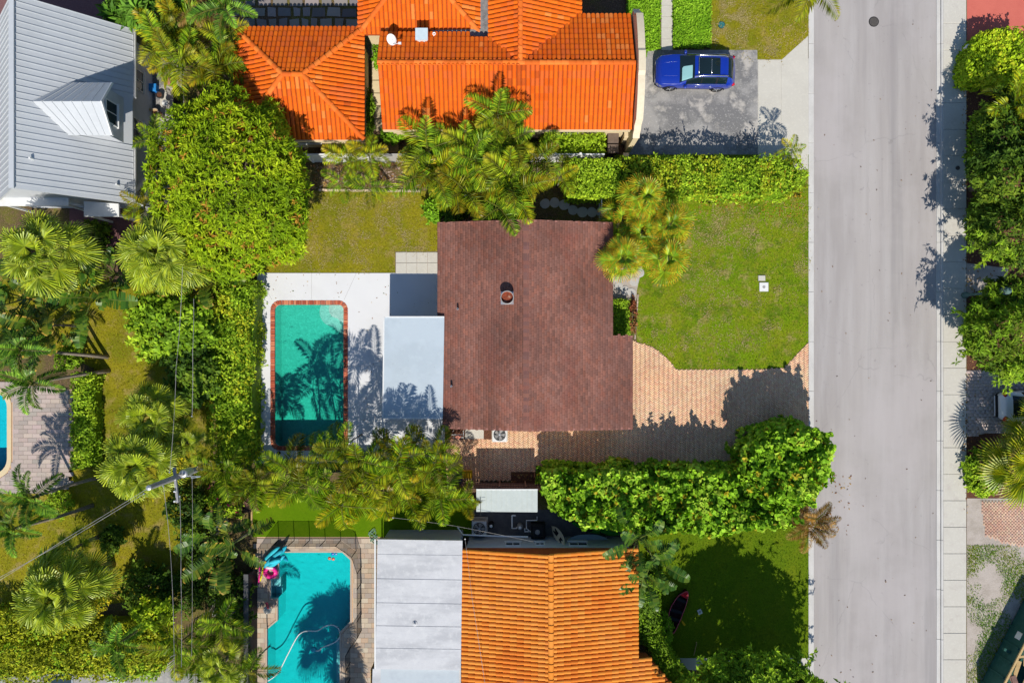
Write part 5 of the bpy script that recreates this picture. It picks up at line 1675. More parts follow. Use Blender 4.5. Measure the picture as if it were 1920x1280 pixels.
shrub(1247, 1182, .38, .95, .6, "sunlit weedy shrub left of the canoe", SG[1:4], 330, 3, .15, .45, 70)
shrub(815, 392, .55, .75, 1.2, "leafy bush at the brown roof's back corner", SG[:3], 300, 3, .16, .5, 71, 'round')
shrub(850, 400, .75, .5, 1.1, "dark bush in the shade behind the brown roof", DK, 300, 3, .16, .5, 72, 'round')
shrub(735, 255, .55, .45, .9, "small green bush at the alley mouth", SG[:3], 220, 3, .15, .5, 73)
shrub(708, 100, .25, .9, .8, "climbing green plant in the alley between orange roofs", SG[:3], 220, 3, .13, .5, 74)
shrub(691, 215, .3, 1.3, .9, "dark green strip planting beside the hipped orange roof", GR[:4], 330, 3, .13, .5, 75)
shrub(425, 938, 1.0, 1.0, 1.8, "bougainvillea with pink blossoms below the tall hedge", GR[2:] + YG[:2], 480, 3, .16, .5, 76, 'round', accent=((.75, .03, .16), .05))
shrub(465, 935, .6, .7, 1.1, "bronze leaved shrub beside the bougainvillea", [(.12, .06, .05), (.18, .09, .07), (.24, .14, .1)], 260, 3, .16, .45, 77)
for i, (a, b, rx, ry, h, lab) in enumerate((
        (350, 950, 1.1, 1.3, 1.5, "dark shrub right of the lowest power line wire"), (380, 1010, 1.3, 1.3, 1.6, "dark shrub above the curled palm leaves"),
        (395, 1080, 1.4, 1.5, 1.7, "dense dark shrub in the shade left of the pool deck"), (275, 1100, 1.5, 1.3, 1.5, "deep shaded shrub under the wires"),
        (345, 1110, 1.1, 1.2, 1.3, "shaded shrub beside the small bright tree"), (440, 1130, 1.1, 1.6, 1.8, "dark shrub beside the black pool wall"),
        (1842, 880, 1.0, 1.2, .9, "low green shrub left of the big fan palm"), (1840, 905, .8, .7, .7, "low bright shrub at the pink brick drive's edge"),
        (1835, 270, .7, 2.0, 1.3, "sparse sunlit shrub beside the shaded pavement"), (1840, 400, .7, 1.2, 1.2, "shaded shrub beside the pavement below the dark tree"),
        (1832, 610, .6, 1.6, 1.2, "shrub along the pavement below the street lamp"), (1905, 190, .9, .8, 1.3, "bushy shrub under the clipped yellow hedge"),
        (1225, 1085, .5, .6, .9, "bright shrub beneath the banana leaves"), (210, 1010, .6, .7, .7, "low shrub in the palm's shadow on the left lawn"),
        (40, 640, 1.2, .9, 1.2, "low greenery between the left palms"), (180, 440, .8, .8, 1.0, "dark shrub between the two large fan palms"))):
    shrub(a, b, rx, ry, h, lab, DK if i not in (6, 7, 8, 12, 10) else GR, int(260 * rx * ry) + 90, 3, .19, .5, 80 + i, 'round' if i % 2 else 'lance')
hedge([(1260, 362), (1500, 362), (1500, 370), (1400, 369), (1260, 369)], .25, "strip of yellow fallen leaves along the long hedge", [(.40, .28, .02), (.46, .30, .03), (.22, .2, .02)], 160, .12, .6, 99, .05, zpx=.1, name="leaf_litter", cat="leaf litter", core=False)
bpy.data.objects[[o.name for o in bpy.data.objects if o.name.startswith("leaf_litter")][0]]["kind"] = "stuff"
# ---------------------------------------------------------------- palms
def P(kind, px, py, z, n, label, **k): return palm(kind, px, py, z, n, label, **k)
SB = dict(name="sabal_palm", tr=.17)
P('sabal', 92, 478, 4.6, 42, "large sabal palm below the metal roofed house at the left", scale=1.2, old=5, flowers=4, **SB)
P('sabal', 312, 478, 4.4, 42, "large sabal palm left of the mango tree", scale=1.15, old=5, flowers=1, **SB)
P('sabal', 292, 778, 3.6, 26, "sabal palm crossed by power lines in the left yard", scale=.95, old=2, **SB)
P('sabal', 268, 868, 4.4, 30, "yellowing sabal palm beside the utility pole top", scale=1.05, old=3, flowers=5, **SB)
P('sabal', 350, 830, 3.0, 16, "small sabal palm right of the power lines", scale=.75, **SB)
P('sabal', 120, 1108, 4.4, 32, "sabal palm with yellow flowers at the lower left", scale=1.15, old=4, flowers=6, **SB)
P('sabal', 135, 1030, 2.6, 12, "small dark sabal palm near the slanting wires", scale=.65, **SB)
P('sabal', 420, 1240, 3.0, 18, "shaded fan palm at the bottom edge", scale=.8, **SB)
P('stiff', 1928, 868, 2.8, 26, "broad stiff fan palm at the right edge below the white car", name="fan_palm", scale=1.2, tr=.2)
P('stiff', 1935, 800, 2.2, 14, "small stiff fan palm at the right edge beside the car", name="fan_palm", scale=.85, tr=.15)
CH = dict(name="fan_palm", tr=.09)
P('chinese', 1207, 372, 3.4, 15, "topmost orange tipped fan palm head by the long hedge", mixk=None, **CH)
P('chinese', 1254, 424, 3.2, 15, "right hand orange tipped fan palm head over the lawn", **CH)
P('chinese', 1166, 486, 3.3, 15, "orange tipped fan palm head overlapping the brown roof", **CH)
P('chinese', 1248, 486, 3.1, 15, "lowest right orange tipped fan palm head over the lawn", **CH)
P('chinese', 1205, 432, 2.5, 12, "central short fan palm head inside the orange tipped clump", old=2, **CH)
P('chinese', 1168, 412, 2.2, 10, "shaded fan palm head behind the brown roof corner", **CH)
P('chinese', 1222, 462, 2.0, 8, "low fan palm head in the middle of the clump", old=3, **CH)
AR = dict(name="areca_palm", tr=.05)
P('areca', 810, 305, 3.6, 6, "full areca clump over the white fence left of centre", stems=4, spread=.8, mixk='areca_y', **AR)
P('areca', 938, 206, 4.8, 6, "tall areca palm reaching over the orange roof", stems=2, spread=.5, scale=.85, **AR)
P('areca', 886, 282, 4.0, 6, "dark areca clump below the orange roof's eave", stems=3, spread=.7, **AR)
P('areca', 958, 338, 3.6, 6, "broad areca clump between the fence and brown roof", stems=4, spread=.9, mixk='areca_y', **AR)
P('areca_y', 868, 340, 3.0, 6, "yellowing areca clump above the back bush", stems=3, spread=.7, **AR)
P('areca', 960, 265, 3.6, 8, "areca stem cluster beside the low bright shrubs", stems=2, spread=.5, scale=.9, **AR)
P('areca', 935, 388, 3.0, 8, "areca palm drooping onto the brown roof's back edge", stems=1, scale=.95, els=(2, 5), **AR)
P('areca_y', 1050, 330, 2.6, 6, "small areca palm left of the boxy clipped hedge", scale=.7, els=(1, 5), **AR)
P('areca', 1010, 300, 3.0, 7, "thin areca palm right of the broad clump", scale=.8, **AR)
P('areca_y', 648, 298, 2.6, 7, "small yellowing palm over the white fence, leftmost of two", scale=.66, els=(1, 4), **AR)
P('areca_y', 692, 292, 2.6, 7, "small yellowing palm over the white fence, rightmost of two", scale=.66, els=(1, 4), **AR)
P('areca', 640, 340, 1.8, 6, "low palm in the planting bed, leftmost of two", scale=.62, els=(2, 5), **AR)
P('areca', 690, 352, 1.8, 7, "low palm at the stone edging, rightmost of two", scale=.66, els=(2, 5), **AR)
low = [
    (545, 880, 4.4, 'areca', 2, "palm with orange fruit at the pool's lower left corner"), (590, 905, 5.0, 'areca', 2, "palm arching over the turf below the pool"),
    (640, 838, 5.0, 'areca', 1, "slender palm leaning over the pool's lower right corner"), (640, 925, 4.6, 'areca_y', 2, "sunlit palm over the turf left of the darker turf"),
    (690, 868, 5.6, 'areca', 3, "tall palm clump right of the pool's lower corner"), (748, 858, 5.6, 'areca', 3, "tall palm clump below the white patio roof"),
    (815, 866, 4.8, 'areca', 3, "tall palm clump beside the brick side path"), (705, 925, 3.4, 'areca_y', 2, "yellow tipped palm over the turf's dark edge"),
    (765, 925, 3.4, 'areca', 3, "broad palm clump above the dark shaded turf"), (825, 930, 3.4, 'areca', 2, "palm spreading over the dark turf near the shed"),
    (872, 935, 2.2, 'areca_y', 1, "small pale palm touching the shed roof"), (600, 862, 5.2, 'areca', 1, "short palm over the deck's lower edge")]
for a, b, z, k, st, lab in low:
    P(k, a, b, z, 5 if st > 1 else 8, lab, stems=st, spread=.7, scale=.62 if a == 872 else (.8 if st == 1 else .88), els=(0, 5), mixk='areca_y' if k == 'areca' and st > 2 else None, name="areca_palm", tr=.05)
P('areca', 425, 880, 3.2, 8, "olive palm below the tall hedge, leftmost of two", stems=2, scale=.82, **AR)
P('areca', 480, 898, 3.2, 8, "olive palm beside the turf corner, rightmost of two", stems=2, scale=.82, **AR)
for a, b, lab in ((300, 62, "bright palm beside the metal roof's gutter at the top"), (352, 120, "yellow palm over the cluttered side yard"), (405, 112, "palm left of the hipped orange roof's corner"), (345, 40, "palm at the top edge with grey backed fronds")):
    P('areca_y', a, b, 3.8, 7, lab, stems=2, spread=.6, scale=.95, mixk='areca', **AR)
P('dry', 378, 18, 4.0, 8, "palm with brown drying fronds at the top edge", name="areca_palm", scale=.9, tr=.07)
P('foxtail', 422, 14, 5.0, 10, "bushy foxtail palm at the top edge near the dark patio", name="foxtail_palm", scale=1.05, tr=.12)
P('areca', 425, 75, 3.0, 8, "shaded palm against the hipped orange roof", scale=.8, els=(1, 5), **AR)
P('areca', 292, 262, 2.4, 8, "palm squeezed between the metal house and mango tree", scale=.7, **AR)
P('areca_y', 272, 385, 2.6, 8, "yellow green palm at the metal house's lower corner", scale=.7, **AR)
FX = dict(name="foxtail_palm", tr=.1)
P('foxtail', 40, 655, 4.2, 10, "leaning palm at the left edge above the blue pool", lean=(2.2, -.5), scale=1.0, **FX)
P('foxtail', 62, 718, 4.0, 10, "palm reaching over the left pool's paved deck", lean=(1.8, .5), scale=1.0, **FX)
P('foxtail', 62, 932, 4.0, 11, "palm below the left pool with a leaning trunk", lean=(1.6, .4), scale=1.0, **FX)
P('foxtail', 28, 990, 4.0, 10, "palm at the left edge below the leaning trunk", lean=(1.8, .3), scale=.95, **FX)
P('foxtail', 222, 1205, 3.4, 10, "dark feathery palm over the lower left hedges", scale=.95, **FX)
P('areca', 335, 1205, 3.4, 9, "palm crossed by a white wire at the bottom left", scale=1.0, **AR)
P('areca', 420, 1165, 3.2, 8, "palm beside bare grey branches at the bottom left", scale=.85, **AR)
P('areca', 470, 1255, 3.0, 7, "palm in the bottom corner beside the pool wall", scale=.75, **AR)
P('areca', 372, 1235, 2.6, 8, "lower palm at the bottom edge right of the grey patio", scale=.8, **AR)
BP = dict(name="bird_of_paradise", cat="plant", tr=.07, part="leaf")
for a, b, k, sc, lab in ((48, 560, 'paddle', 1.0, "giant bird of paradise at the far left"), (112, 560, 'paddle_b', 1.05, "giant bird of paradise with browned edges below the fan palm"), (175, 555, 'paddle', 1.05, "giant bird of paradise leaning over the olive lawn"),
                         (95, 610, 'paddle_b', .9, "lower giant bird of paradise with orange dry leaves"), (215, 515, 'paddle', .8, "bird of paradise between the two large sabal palms"), (20, 610, 'paddle', .9, "bird of paradise at the left edge above the leaning palm"),
                         (392, 512, 'paddle_b', .95, "bird of paradise at the mango tree's lower edge"), (355, 540, 'paddle_b', .75, "small bird of paradise beside the power lines"),
                         (435, 1020, 'paddle_b', .95, "curled broad leaved plant above the pool float pile"), (400, 1005, 'paddle', .7, "broad leaved plant beside the white barrel"),
                         (1195, 1010, 'paddle', .85, "banana like plant at the tiled roof's upper corner"), (1225, 1048, 'paddle', .8, "banana like plant left of the shaded lawn"), (1205, 1075, 'paddle', .7, "lower banana like plant beside the gable")):
    P(k, a, b, 2.6 if sc > .8 else 2.0, 9, lab, stems=1, scale=sc * 1.25, els=(0, 4.6), **BP)
P('coconut', 1518, -34, 5.2, 14, "coconut palm at the top edge dropping a frond over the road", name="coconut_palm", scale=.92, tr=.13, lean=(-1.4, 2.0))
P('dry', 1516, 985, 1.9, 13, "dry brown palm at the end of the sea grape hedge", name="dry_palm", scale=.85, tr=.1, els=(1, 4))
P('dry', 1532, 972, 2.2, 11, "straw coloured palm hanging over the lower kerb", name="dry_palm", scale=.72, tr=.08, els=(1, 4))
P('areca_y', 1482, 282, 2.4, 6, "small palm at the road end of the long hedge", scale=.5, **AR)
P('areca_y', 1895, 190, 3.4, 8, "yellowish palm among the trees across the street", scale=.8, **AR)
P('areca_y', 1905, 230, 3.2, 8, "pale palm at the right edge below the yellow palm", scale=.75, **AR)

P('sabal', 570, 1560, 6.0, 30, "tall palm rooted below the cyan pool whose shadow falls on the water", scale=1.2, name="sabal_palm", tr=.16)
# ================================================================== vehicles
def catmull(P, s):
    i = min(int(s), len(P) - 2); t = s - i
    p0 = P[max(i - 1, 0)]; p1 = P[i]; p2 = P[i + 1]; p3 = P[min(i + 2, len(P) - 1)]
    return tuple(.5 * (2 * b + (c - a) * t + (2 * a - 5 * b + 4 * c - d) * t * t + (3 * b - a - 3 * c + d) * t ** 3) for a, b, c, d in zip(p0, p1, p2, p3))

def car(name, label, cat, loc, rz, paint, keys, suv=True, shade=False):
    """body lofted along x (front at -x); faces are sorted into body, glass and roof parts"""
    t = thing(name, label, cat, loc, rz=rz)
    Mw = WM[t.name]
    kx, ztop, zbelt, wmax, wroof = (np.array(k) for k in keys)
    xs = np.concatenate([np.linspace(kx[0], kx[0] + .35, 9), np.linspace(kx[0] + .42, kx[-1] - .42, 64), np.linspace(kx[-1] - .35, kx[-1], 9)])
    sp = np.concatenate([np.linspace(0, 2, 9), np.linspace(2.15, 3, 6), np.linspace(3.12, 5, 10)])
    def ip(a, x):
        # smooth interpolation of the key table
        return float(np.interp(x, kx, a) * .6 + .2 * np.interp(x - .09, kx, a) + .2 * np.interp(x + .09, kx, a))
    grid = []
    for x in xs:
        zt, zb, wm, wr = ip(ztop, x), ip(zbelt, x), ip(wmax, x), ip(wroof, x)
        P = [(wm * .93, .26), (wm, .58), (wm * .965, zb), (wr, zt - .07), (wr * .6, zt - .012), (0, zt)]
        # wheel arches cut upwards
        row = [catmull(P, s) for s in sp]
        row[-1] = (0, row[-1][1])
        grid.append(row)
    A = keys[0]
    ws = WSX
    parts = {}
    def put(key, x0, x1, r0, r1, j, side):
        b = parts.setdefault(key, MB())
        v = [(x0, side * r0[j][0], r0[j][1]), (x1, side * r1[j][0], r1[j][1]), (x1, side * r1[j + 1][0], r1[j + 1][1]), (x0, side * r0[j + 1][0], r0[j + 1][1])]
        b.add(v, [(0, 1, 2, 3)] if side < 0 else [(3, 2, 1, 0)])
    for i in range(len(xs) - 1):
        xm = (xs[i] + xs[i + 1]) / 2
        for j in range(len(sp) - 1):
            s = (sp[j] + sp[j + 1]) / 2
            for side in (-1, 1):
                key = 'body'
                if s > 3.0 and ws[0] < xm < ws[1]: key = 'windscreen'
                elif s > 3.0 and ws[2] < xm < ws[3]: key = 'rear_window'
                elif s > 3.55 and ws[4] < xm < ws[5] and suv: key = 'sunroof'
                elif 2.15 < s < 3.0 and ws[6] < xm < ws[7]:
                    if abs(xm - ws[8]) < .05 or abs(xm - ws[9]) < .04: key = 'pillar'
                    else: key = ('window', 0 if xm < ws[8] else (1 if xm < ws[9] else 2), side)
                elif s < .7: key = 'sill'
                put(key, xs[i], xs[i + 1], grid[i], grid[i + 1], j, side)
    for gi, row, flip in ((0, grid[0], False), (len(xs) - 1, grid[-1], True)):
        ring = [(xs[gi], -p[0], p[1]) for p in row] + [(xs[gi], p[0], p[1]) for p in reversed(row[:-1])]
        parts['body'].add(ring, [tuple(range(len(ring))) if not flip else tuple(reversed(range(len(ring))))])
    def lk(nm, mb, mat, smooth=True, par=None):
        o = bpy.data.objects.new(nm, mb.mesh(nm, smooth)); o.data.materials.append(mat); COL.objects.link(o)
        o.parent = par or t; WM[o.name] = Matrix(); return o
    body = None
    for key, mb in parts.items():
        nm, mat = ('body', paint)
        if key == 'windscreen': nm, mat = key, M_carglass
        elif key == 'rear_window': nm, mat = key, M_carglass
        elif key == 'sunroof': nm, mat = key, M_carglass
        elif key == 'pillar': nm, mat = 'pillar', M_dark
        elif key == 'sill': nm, mat = 'sill', M_dark
        elif isinstance(key, tuple): nm, mat = 'side_window', M_carglass
        lk(nm, mb, mat)
    L0, L1 = xs[0], xs[-1]
    # wheels
    for wx in WHEELS:
        for s in (-1, 1):
            y = s * (wmax.max() - .12)
            Mr = Matrix.Rotation(math.pi / 2, 4, 'X')
            ty = lk("wheel", MB().lathe((wx, y, .36), [(.22, -.11), (.33, -.12), (.36, -.08), (.36, .08), (.33, .12), (.22, .11)], 28, Mr), M_rubber)
            rim = MB()
            rim.lathe((wx, y + s * .05, .36), [(.05, -.03), (.24, -.03), (.25, .05), (.23, .05), (.22, .0), (.05, .0)], 24, Mr)
            for q in range(5):
                a = 2 * math.pi * q / 5
                rim.obox((wx + math.cos(a) * .13, y + s * .10, .36 + math.sin(a) * .13), .11, .015, .028, Matrix.Rotation(-a, 4, 'Y'))
            lk("rim", rim, M_alu, False, ty)
            ar = MB()
            n = 14
            vs = []
            for q in range(n + 1):
                a = math.pi * q / n
                for rr_, yy_ in ((.37, .0), (.435, .0), (.435, -.06)):
                    vs.append((wx + math.cos(a) * rr_, s * (wmax.max() + .012 + yy_), .36 + math.sin(a) * rr_))
            fs = []
            for q in range(n):
                for k in range(2): fs.append((q * 3 + k, q * 3 + k + 1, q * 3 + 4 + k, q * 3 + 3 + k))
            ar.add(vs, fs); lk("wheel_arch", ar, M_dark)
    wb = float(wmax.max())
    for s in (-1, 1):
        lk("headlight", MB().obox((L0 + .26, s * wb * .78, .70), .16, .12, .06, Matrix.Rotation(s * .55, 4, 'Z')), M_chrome)
        lk("tail_light", MB().obox((L1 - .17, s * wb * .80, .93), .08, .13, .06, Matrix.Rotation(-s * .5, 4, 'Z')), M_red)
        m_ = lk("mirror", MB().obox((ws[0] + .32, s * (wb + .08), 1.02), .07, .11, .06), paint)
        if suv:
            lk("roof_rail", MB().tube([(ws[4] - .12, s * .60, ztop.max() - .02), (ws[4] + .1, s * .60, ztop.max() + .03), (ws[5] + .2, s * .58, ztop.max() + .02), (ws[5] + .45, s * .56, ztop.max() - .06)], .022, 8), M_chrome)
        for hx in (ws[8] - .22, ws[9] - .25):
            lk("door_handle", MB().obox((hx, s * (wb + .005), .86), .09, .018, .018), M_chrome)
        lk("window_trim", MB().tube([(ws[6] - .05, s * (wb * .965 + .006), ip(zbelt, ws[6]) + .02), (0.2, s * (wb * .965 + .006), ip(zbelt, .2) + .02), (ws[7], s * (wb * .955 + .006), ip(zbelt, ws[7]) + .02)], .016, 6), M_chrome)
    for s in (-1, 1):     # seams and creases
        for gx in (ws[8], ws[9] if suv else ws[8] + .85, ws[6] + .02):
            lk("door_seam", MB().tube([(gx, s * (ip(wmax, gx) * .985), .36), (gx, s * (ip(wmax, gx) + .004), .58), (gx, s * (ip(wmax, gx) * .97 + .004), ip(zbelt, gx) - .02)], .006, 5), M_dark)
        lk("bonnet_crease", MB().tube([(x_, s * (.38 + .05 * (x_ + 2)), ip(ztop, x_) - .012) for x_ in np.linspace(ws[0] - .06, xs[0] + .3, 7)], .012, 5), paint)
    lk("bonnet_seam", MB().tube([(ws[0] - .02, y_, ip(ztop, ws[0] - .02) - .07 * (abs(y_) / .74) ** 2.4) for y_ in np.linspace(-.72, .72, 11)], .010, 5), M_dark)
    lk("grille", MB().obox((L0 + .02, 0, .58), .03, .42, .09), M_dark)
    lk("rear_bumper", MB().obox((L1 - .04, 0, .50), .06, wb * .72, .11), M_dark)
    lk("front_bumper", MB().obox((L0 + .08, 0, .36), .08, wb * .74, .07), M_dark)
    if shade:
        # folded reflective shade behind the lower half of the glass
        sh = MB(); xa, xb = ws[0] + .10, ws[1] - .12
        pts_ = []
        for x in np.linspace(xa, xb, 8):
            zt, wr = ip(ztop, x), ip(wroof, x)
            pts_.append((x, -wr * .90, zt - .055 + .012)); pts_.append((x, wr * .12, zt - .004 + .014))
        fs = [(2 * q, 2 * q + 2, 2 * q + 3, 2 * q + 1) for q in range(7)]
        mid = []
        sh = MB()
        for q, x in enumerate(np.linspace(xa, xb, 8)):
            zt, wb_, wr, zb_ = ip(ztop, x), ip(wmax, x), ip(wroof, x), ip(zbelt, x)
            Pp = [(wb_ * .93, .26), (wb_, .58), (wb_ * .965, zb_), (wr, zt - .07), (wr * .6, zt - .012), (0, zt)]
            for s_ in (3.15, 3.5, 4.0, 4.5, 5.0):
                c = catmull(Pp, s_); mid.append((x, -c[0], c[1] + .008))
            c = catmull(Pp, 4.75); mid.append((x, c[0] if q not in (0,) else 0, c[1] + .008))
        for q in range(7):
            for k in range(5): sh.add([mid[q * 6 + k], mid[q * 6 + 6 + k], mid[q * 6 + 7 + k], mid[q * 6 + k + 1]], [(0, 1, 2, 3)])
        lk("sunshade", sh, M_sunshade)
        for x in (ws[4] + .06, (ws[4] + ws[5]) / 2 + .12):
            zt = ip(ztop, x)
            lk("roof_bar", MB().tube([(x, -.52, zt - .005), (x, 0, zt + .012), (x, .52, zt - .005)], .014, 6), M_chrome)
    return t

WSX = (-.98, -.22, 1.72, 2.10, -.05, 1.28, -.62, 1.72, .25, 1.12)
WHEELS = (-1.42, 1.38)
suv_keys = ([-2.34, -2.26, -2.05, -1.4, -1.0, -.22, .2, 1.0, 1.6, 1.95, 2.2, 2.34],
            [.74, .90, 1.00, 1.09, 1.13, 1.54, 1.60, 1.61, 1.56, 1.43, 1.12, .80],
            [.66, .76, .86, .95, .98, 1.02, 1.03, 1.05, 1.07, 1.07, .98, .74],
            [.58, .78, .89, .94, .94, .94, .94, .94, .94, .92, .84, .66],
            [.44, .62, .74, .80, .80, .66, .62, .62, .60, .58, .60, .5])
cx, cy, _ = W(1298, 146)
car("parked_car", "bright blue suv with panoramic roof parked on the grey drive", "car", (cx - .02, 16.02, .012), math.radians(-1.0), M_blue, suv_keys, True, True)
WSX = (-.85, -.05, 1.15, 1.75, 9, 9, -.5, 1.25, .35, 1.15)
WHEELS = (-1.4, 1.4)
sed_keys = ([-2.3, -2.22, -2.0, -1.3, -.9, -.05, .3, .9, 1.2, 1.75, 2.15, 2.3],
            [.70, .82, .90, .97, 1.0, 1.40, 1.43, 1.42, 1.36, 1.10, 1.02, .78],
            [.62, .70, .78, .86, .89, .92, .93, .95, .96, .96, .92, .72],
            [.55, .74, .85, .90, .90, .90, .90, .90, .90, .88, .80, .62],
            [.42, .60, .70, .76, .76, .62, .58, .58, .58, .66, .66, .5])
x, y, _ = W(1857, 758)
car("parked_car", "white car half hidden under the broad tree across the street", "car", (x + 2.32, y, .036), math.pi + math.radians(1), M_whitecar, sed_keys, False)
# its number plate faces the street, too shaded to read

# ================================================================== fences, poles and yard things
wf_ = thing("white_fence", "white vinyl fence under the areca palms", "fence", W(860, 303))
for i in range(12):
    x0, x1 = 588 + i * 45, 588 + (i + 1) * 45
    p = XY(x0, 304); q = XY(x1, 304)
    b = MB()
    b.box(p[0] + .05, p[1] - .02, .08, q[0] - .05, p[1] + .02, 1.72)
    b.box(p[0] + .05, p[1] - .035, .10, q[0] - .05, p[1] + .035, .22).box(p[0] + .05, p[1] - .035, 1.6, q[0] - .05, p[1] + .035, 1.75)
    mat = M_white if i != 3 else M_wood
    pnl = b.build("panel", mat if i != 3 else pmat("grey_board", (.45, .43, .40), .9, [(6, .4, .65, (.36, .34, .32), .7)]), wf_)
    MB().box(p[0] - .05, p[1] - .05, 0, p[0] + .048, p[1] + .05, 1.82).obox((p[0], p[1], 1.84), .065, .065, .02).build("post", M_white, wf_)

wd = thing("wooden_fence", "weathered brown wooden fence between the brick path and shed", "fence", W(940, 903))
p = XY(846, 903); q = XY(1036, 906)
n = 40
for i in range(n):
    xx = p[0] + (q[0] - p[0]) * i / n; yy_ = p[1] + (q[1] - p[1]) * i / n
    hgt = 1.72 + rnd.uniform(-.03, .03)
    MB().box(xx + .008, yy_ - .03, .05, xx + (q[0] - p[0]) / n - .008, yy_ - .01, hgt).build("picket", M_wood, wd)
for z in (.35, 1.0, 1.6):
    A = Vector((p[0], p[1] + .02, z)); B = Vector((q[0], q[1] + .02, z))
    d = (B - A); ang = math.atan2(d.y, d.x)
    MB().obox((A + B) / 2, d.length / 2, .028, .05, Matrix.Rotation(ang, 4, 'Z')).build("rail", M_wood, wd)
for f in (.0, .23, .48, .73, .99):
    xx = p[0] + (q[0] - p[0]) * f; yy_ = p[1] + (q[1] - p[1]) * f
    MB().box(xx - .05, yy_ + .05, 0, xx + .05, yy_ + .15, 1.82).build("post", M_wood, wd)

bw = thing("boundary_wall", "dark rendered wall along the left of the fenced pool deck", "wall", W(480, 1150))
MB().box(*XY(476, 1300), 0, *XY(483, 1060), 1.5).build("wall_face", M_dark, bw)
MB().box(XY(476, 0)[0] - .02, XY(0, 1300)[1], 1.502, XY(483, 0)[0] + .02, XY(0, 1060)[1], 1.55).build("coping", M_blacktop, bw)
sf = thing("screen_fence", "dark screen fence behind the white deck's lower edge", "fence", W(650, 872))
for i in range(9):
    x0 = 480 + i * 39.3
    p = XY(x0, 876); q = XY(x0 + 39, 876)
    MB().box(p[0] + .03, p[1] - .02, .05, q[0] - .03, p[1] + .02, 1.5).build("panel", M_dark, sf)
    MB().box(p[0] - .03, p[1] - .03, 0, p[0] + .025, p[1] + .03, 1.58).build("post", M_dark, sf)

# black net safety fence round the lower pool
nf = thing("pool_safety_fence", "black net pool fence with thin posts round the cyan pool", "fence", W(600, 1012))
path = [(486, 1062), (523, 1012), (552, 1012), (581, 1012), (610, 1012), (639, 1012), (668, 1032), (678, 1062), (678, 1091), (678, 1121), (678, 1150), (678, 1180), (657, 1212), (657, 1240), (657, 1270), (657, 1300)]
hh = 1.2
for i, a in enumerate(path):
    x, y = XY(*a)
    MB().lathe((x, y, .04), [(.022, 0), (.022, hh + .03)], 8).build("post", M_dark, nf)
    if i + 1 < len(path):
        x2, y2 = XY(*path[i + 1])
        MB().quad((x, y, .06), (x2, y2, .06), (x2, y2, hh), (x, y, hh)).build("net_panel", M_net, nf)
        MB().tube([(x, y, hh + .03), (x2, y2, hh + .03)], .014, 6).build("top_cord", M_dark, nf)

# shed with a pale ribbed roof
sh = thing("garden_shed", "small shed with a pale ribbed metal roof behind the wooden fence", "shed", W(950, 930))
zs = 2.15
pr = [XY(*p, zs) for p in ((893, 917), (893, 959), (1007, 960), (1008, 918))]
MB().box(pr[1][0] + .15, pr[1][1] + .15, 0, pr[2][0] - .15, pr[0][1] - .15, zs - .08).build("wall", M_greywall, sh)
M_shed = pmat("pale_ribbed_metal", (.55, .60, .57), .6, [(2, .4, .65, (.48, .53, .50), .6), (9, .5, .7, (.62, .66, .62), .5), (25, .6, .7, (.38, .40, .36), .4)])
rfs = MB().prism(pr, zs - .08, zs - .02, bottom=True).build("roof", M_shed, sh)
for i in range(12):
    f0, f1 = i / 12, (i + 1) / 12
    xa = pr[0][0] + (pr[3][0] - pr[0][0]) * f0; xb = pr[0][0] + (pr[3][0] - pr[0][0]) * f1
    MB().box(xa + .005, pr[1][1], zs - .02, xb - .04, pr[0][1] - .04, zs).box(xb - .04, pr[1][1], zs - .02, xb - .006, pr[0][1] - .04, zs + .035).build("roof_sheet", M_shed, rfs)
MB().box(pr[0][0], pr[0][1] - .035, zs - .02, pr[3][0], pr[0][1] + .02, zs + .03).build("roof_trim", M_white, rfs)
MB().box(pr[1][0] + .6, pr[1][1] + .11, .02, pr[1][0] + 1.5, pr[1][1] + .149, 1.8).build("door", M_wood, sh)
# antenna lying on it
x, y, _ = W(901, 955, 2.2)
an = thing("roof_antenna", "thin dark antenna lying on the shed roof", "antenna", (x, y, 2.19))
MB().tube([(x, y - .35, 2.20), (x, y + .6, 2.3)], .015, 6).build("mast", M_dark, an)
MB().tube([(x - .05, y + .56, 2.31), (x + .28, y + .55, 2.31)], .008, 5).build("element", M_dark, an)

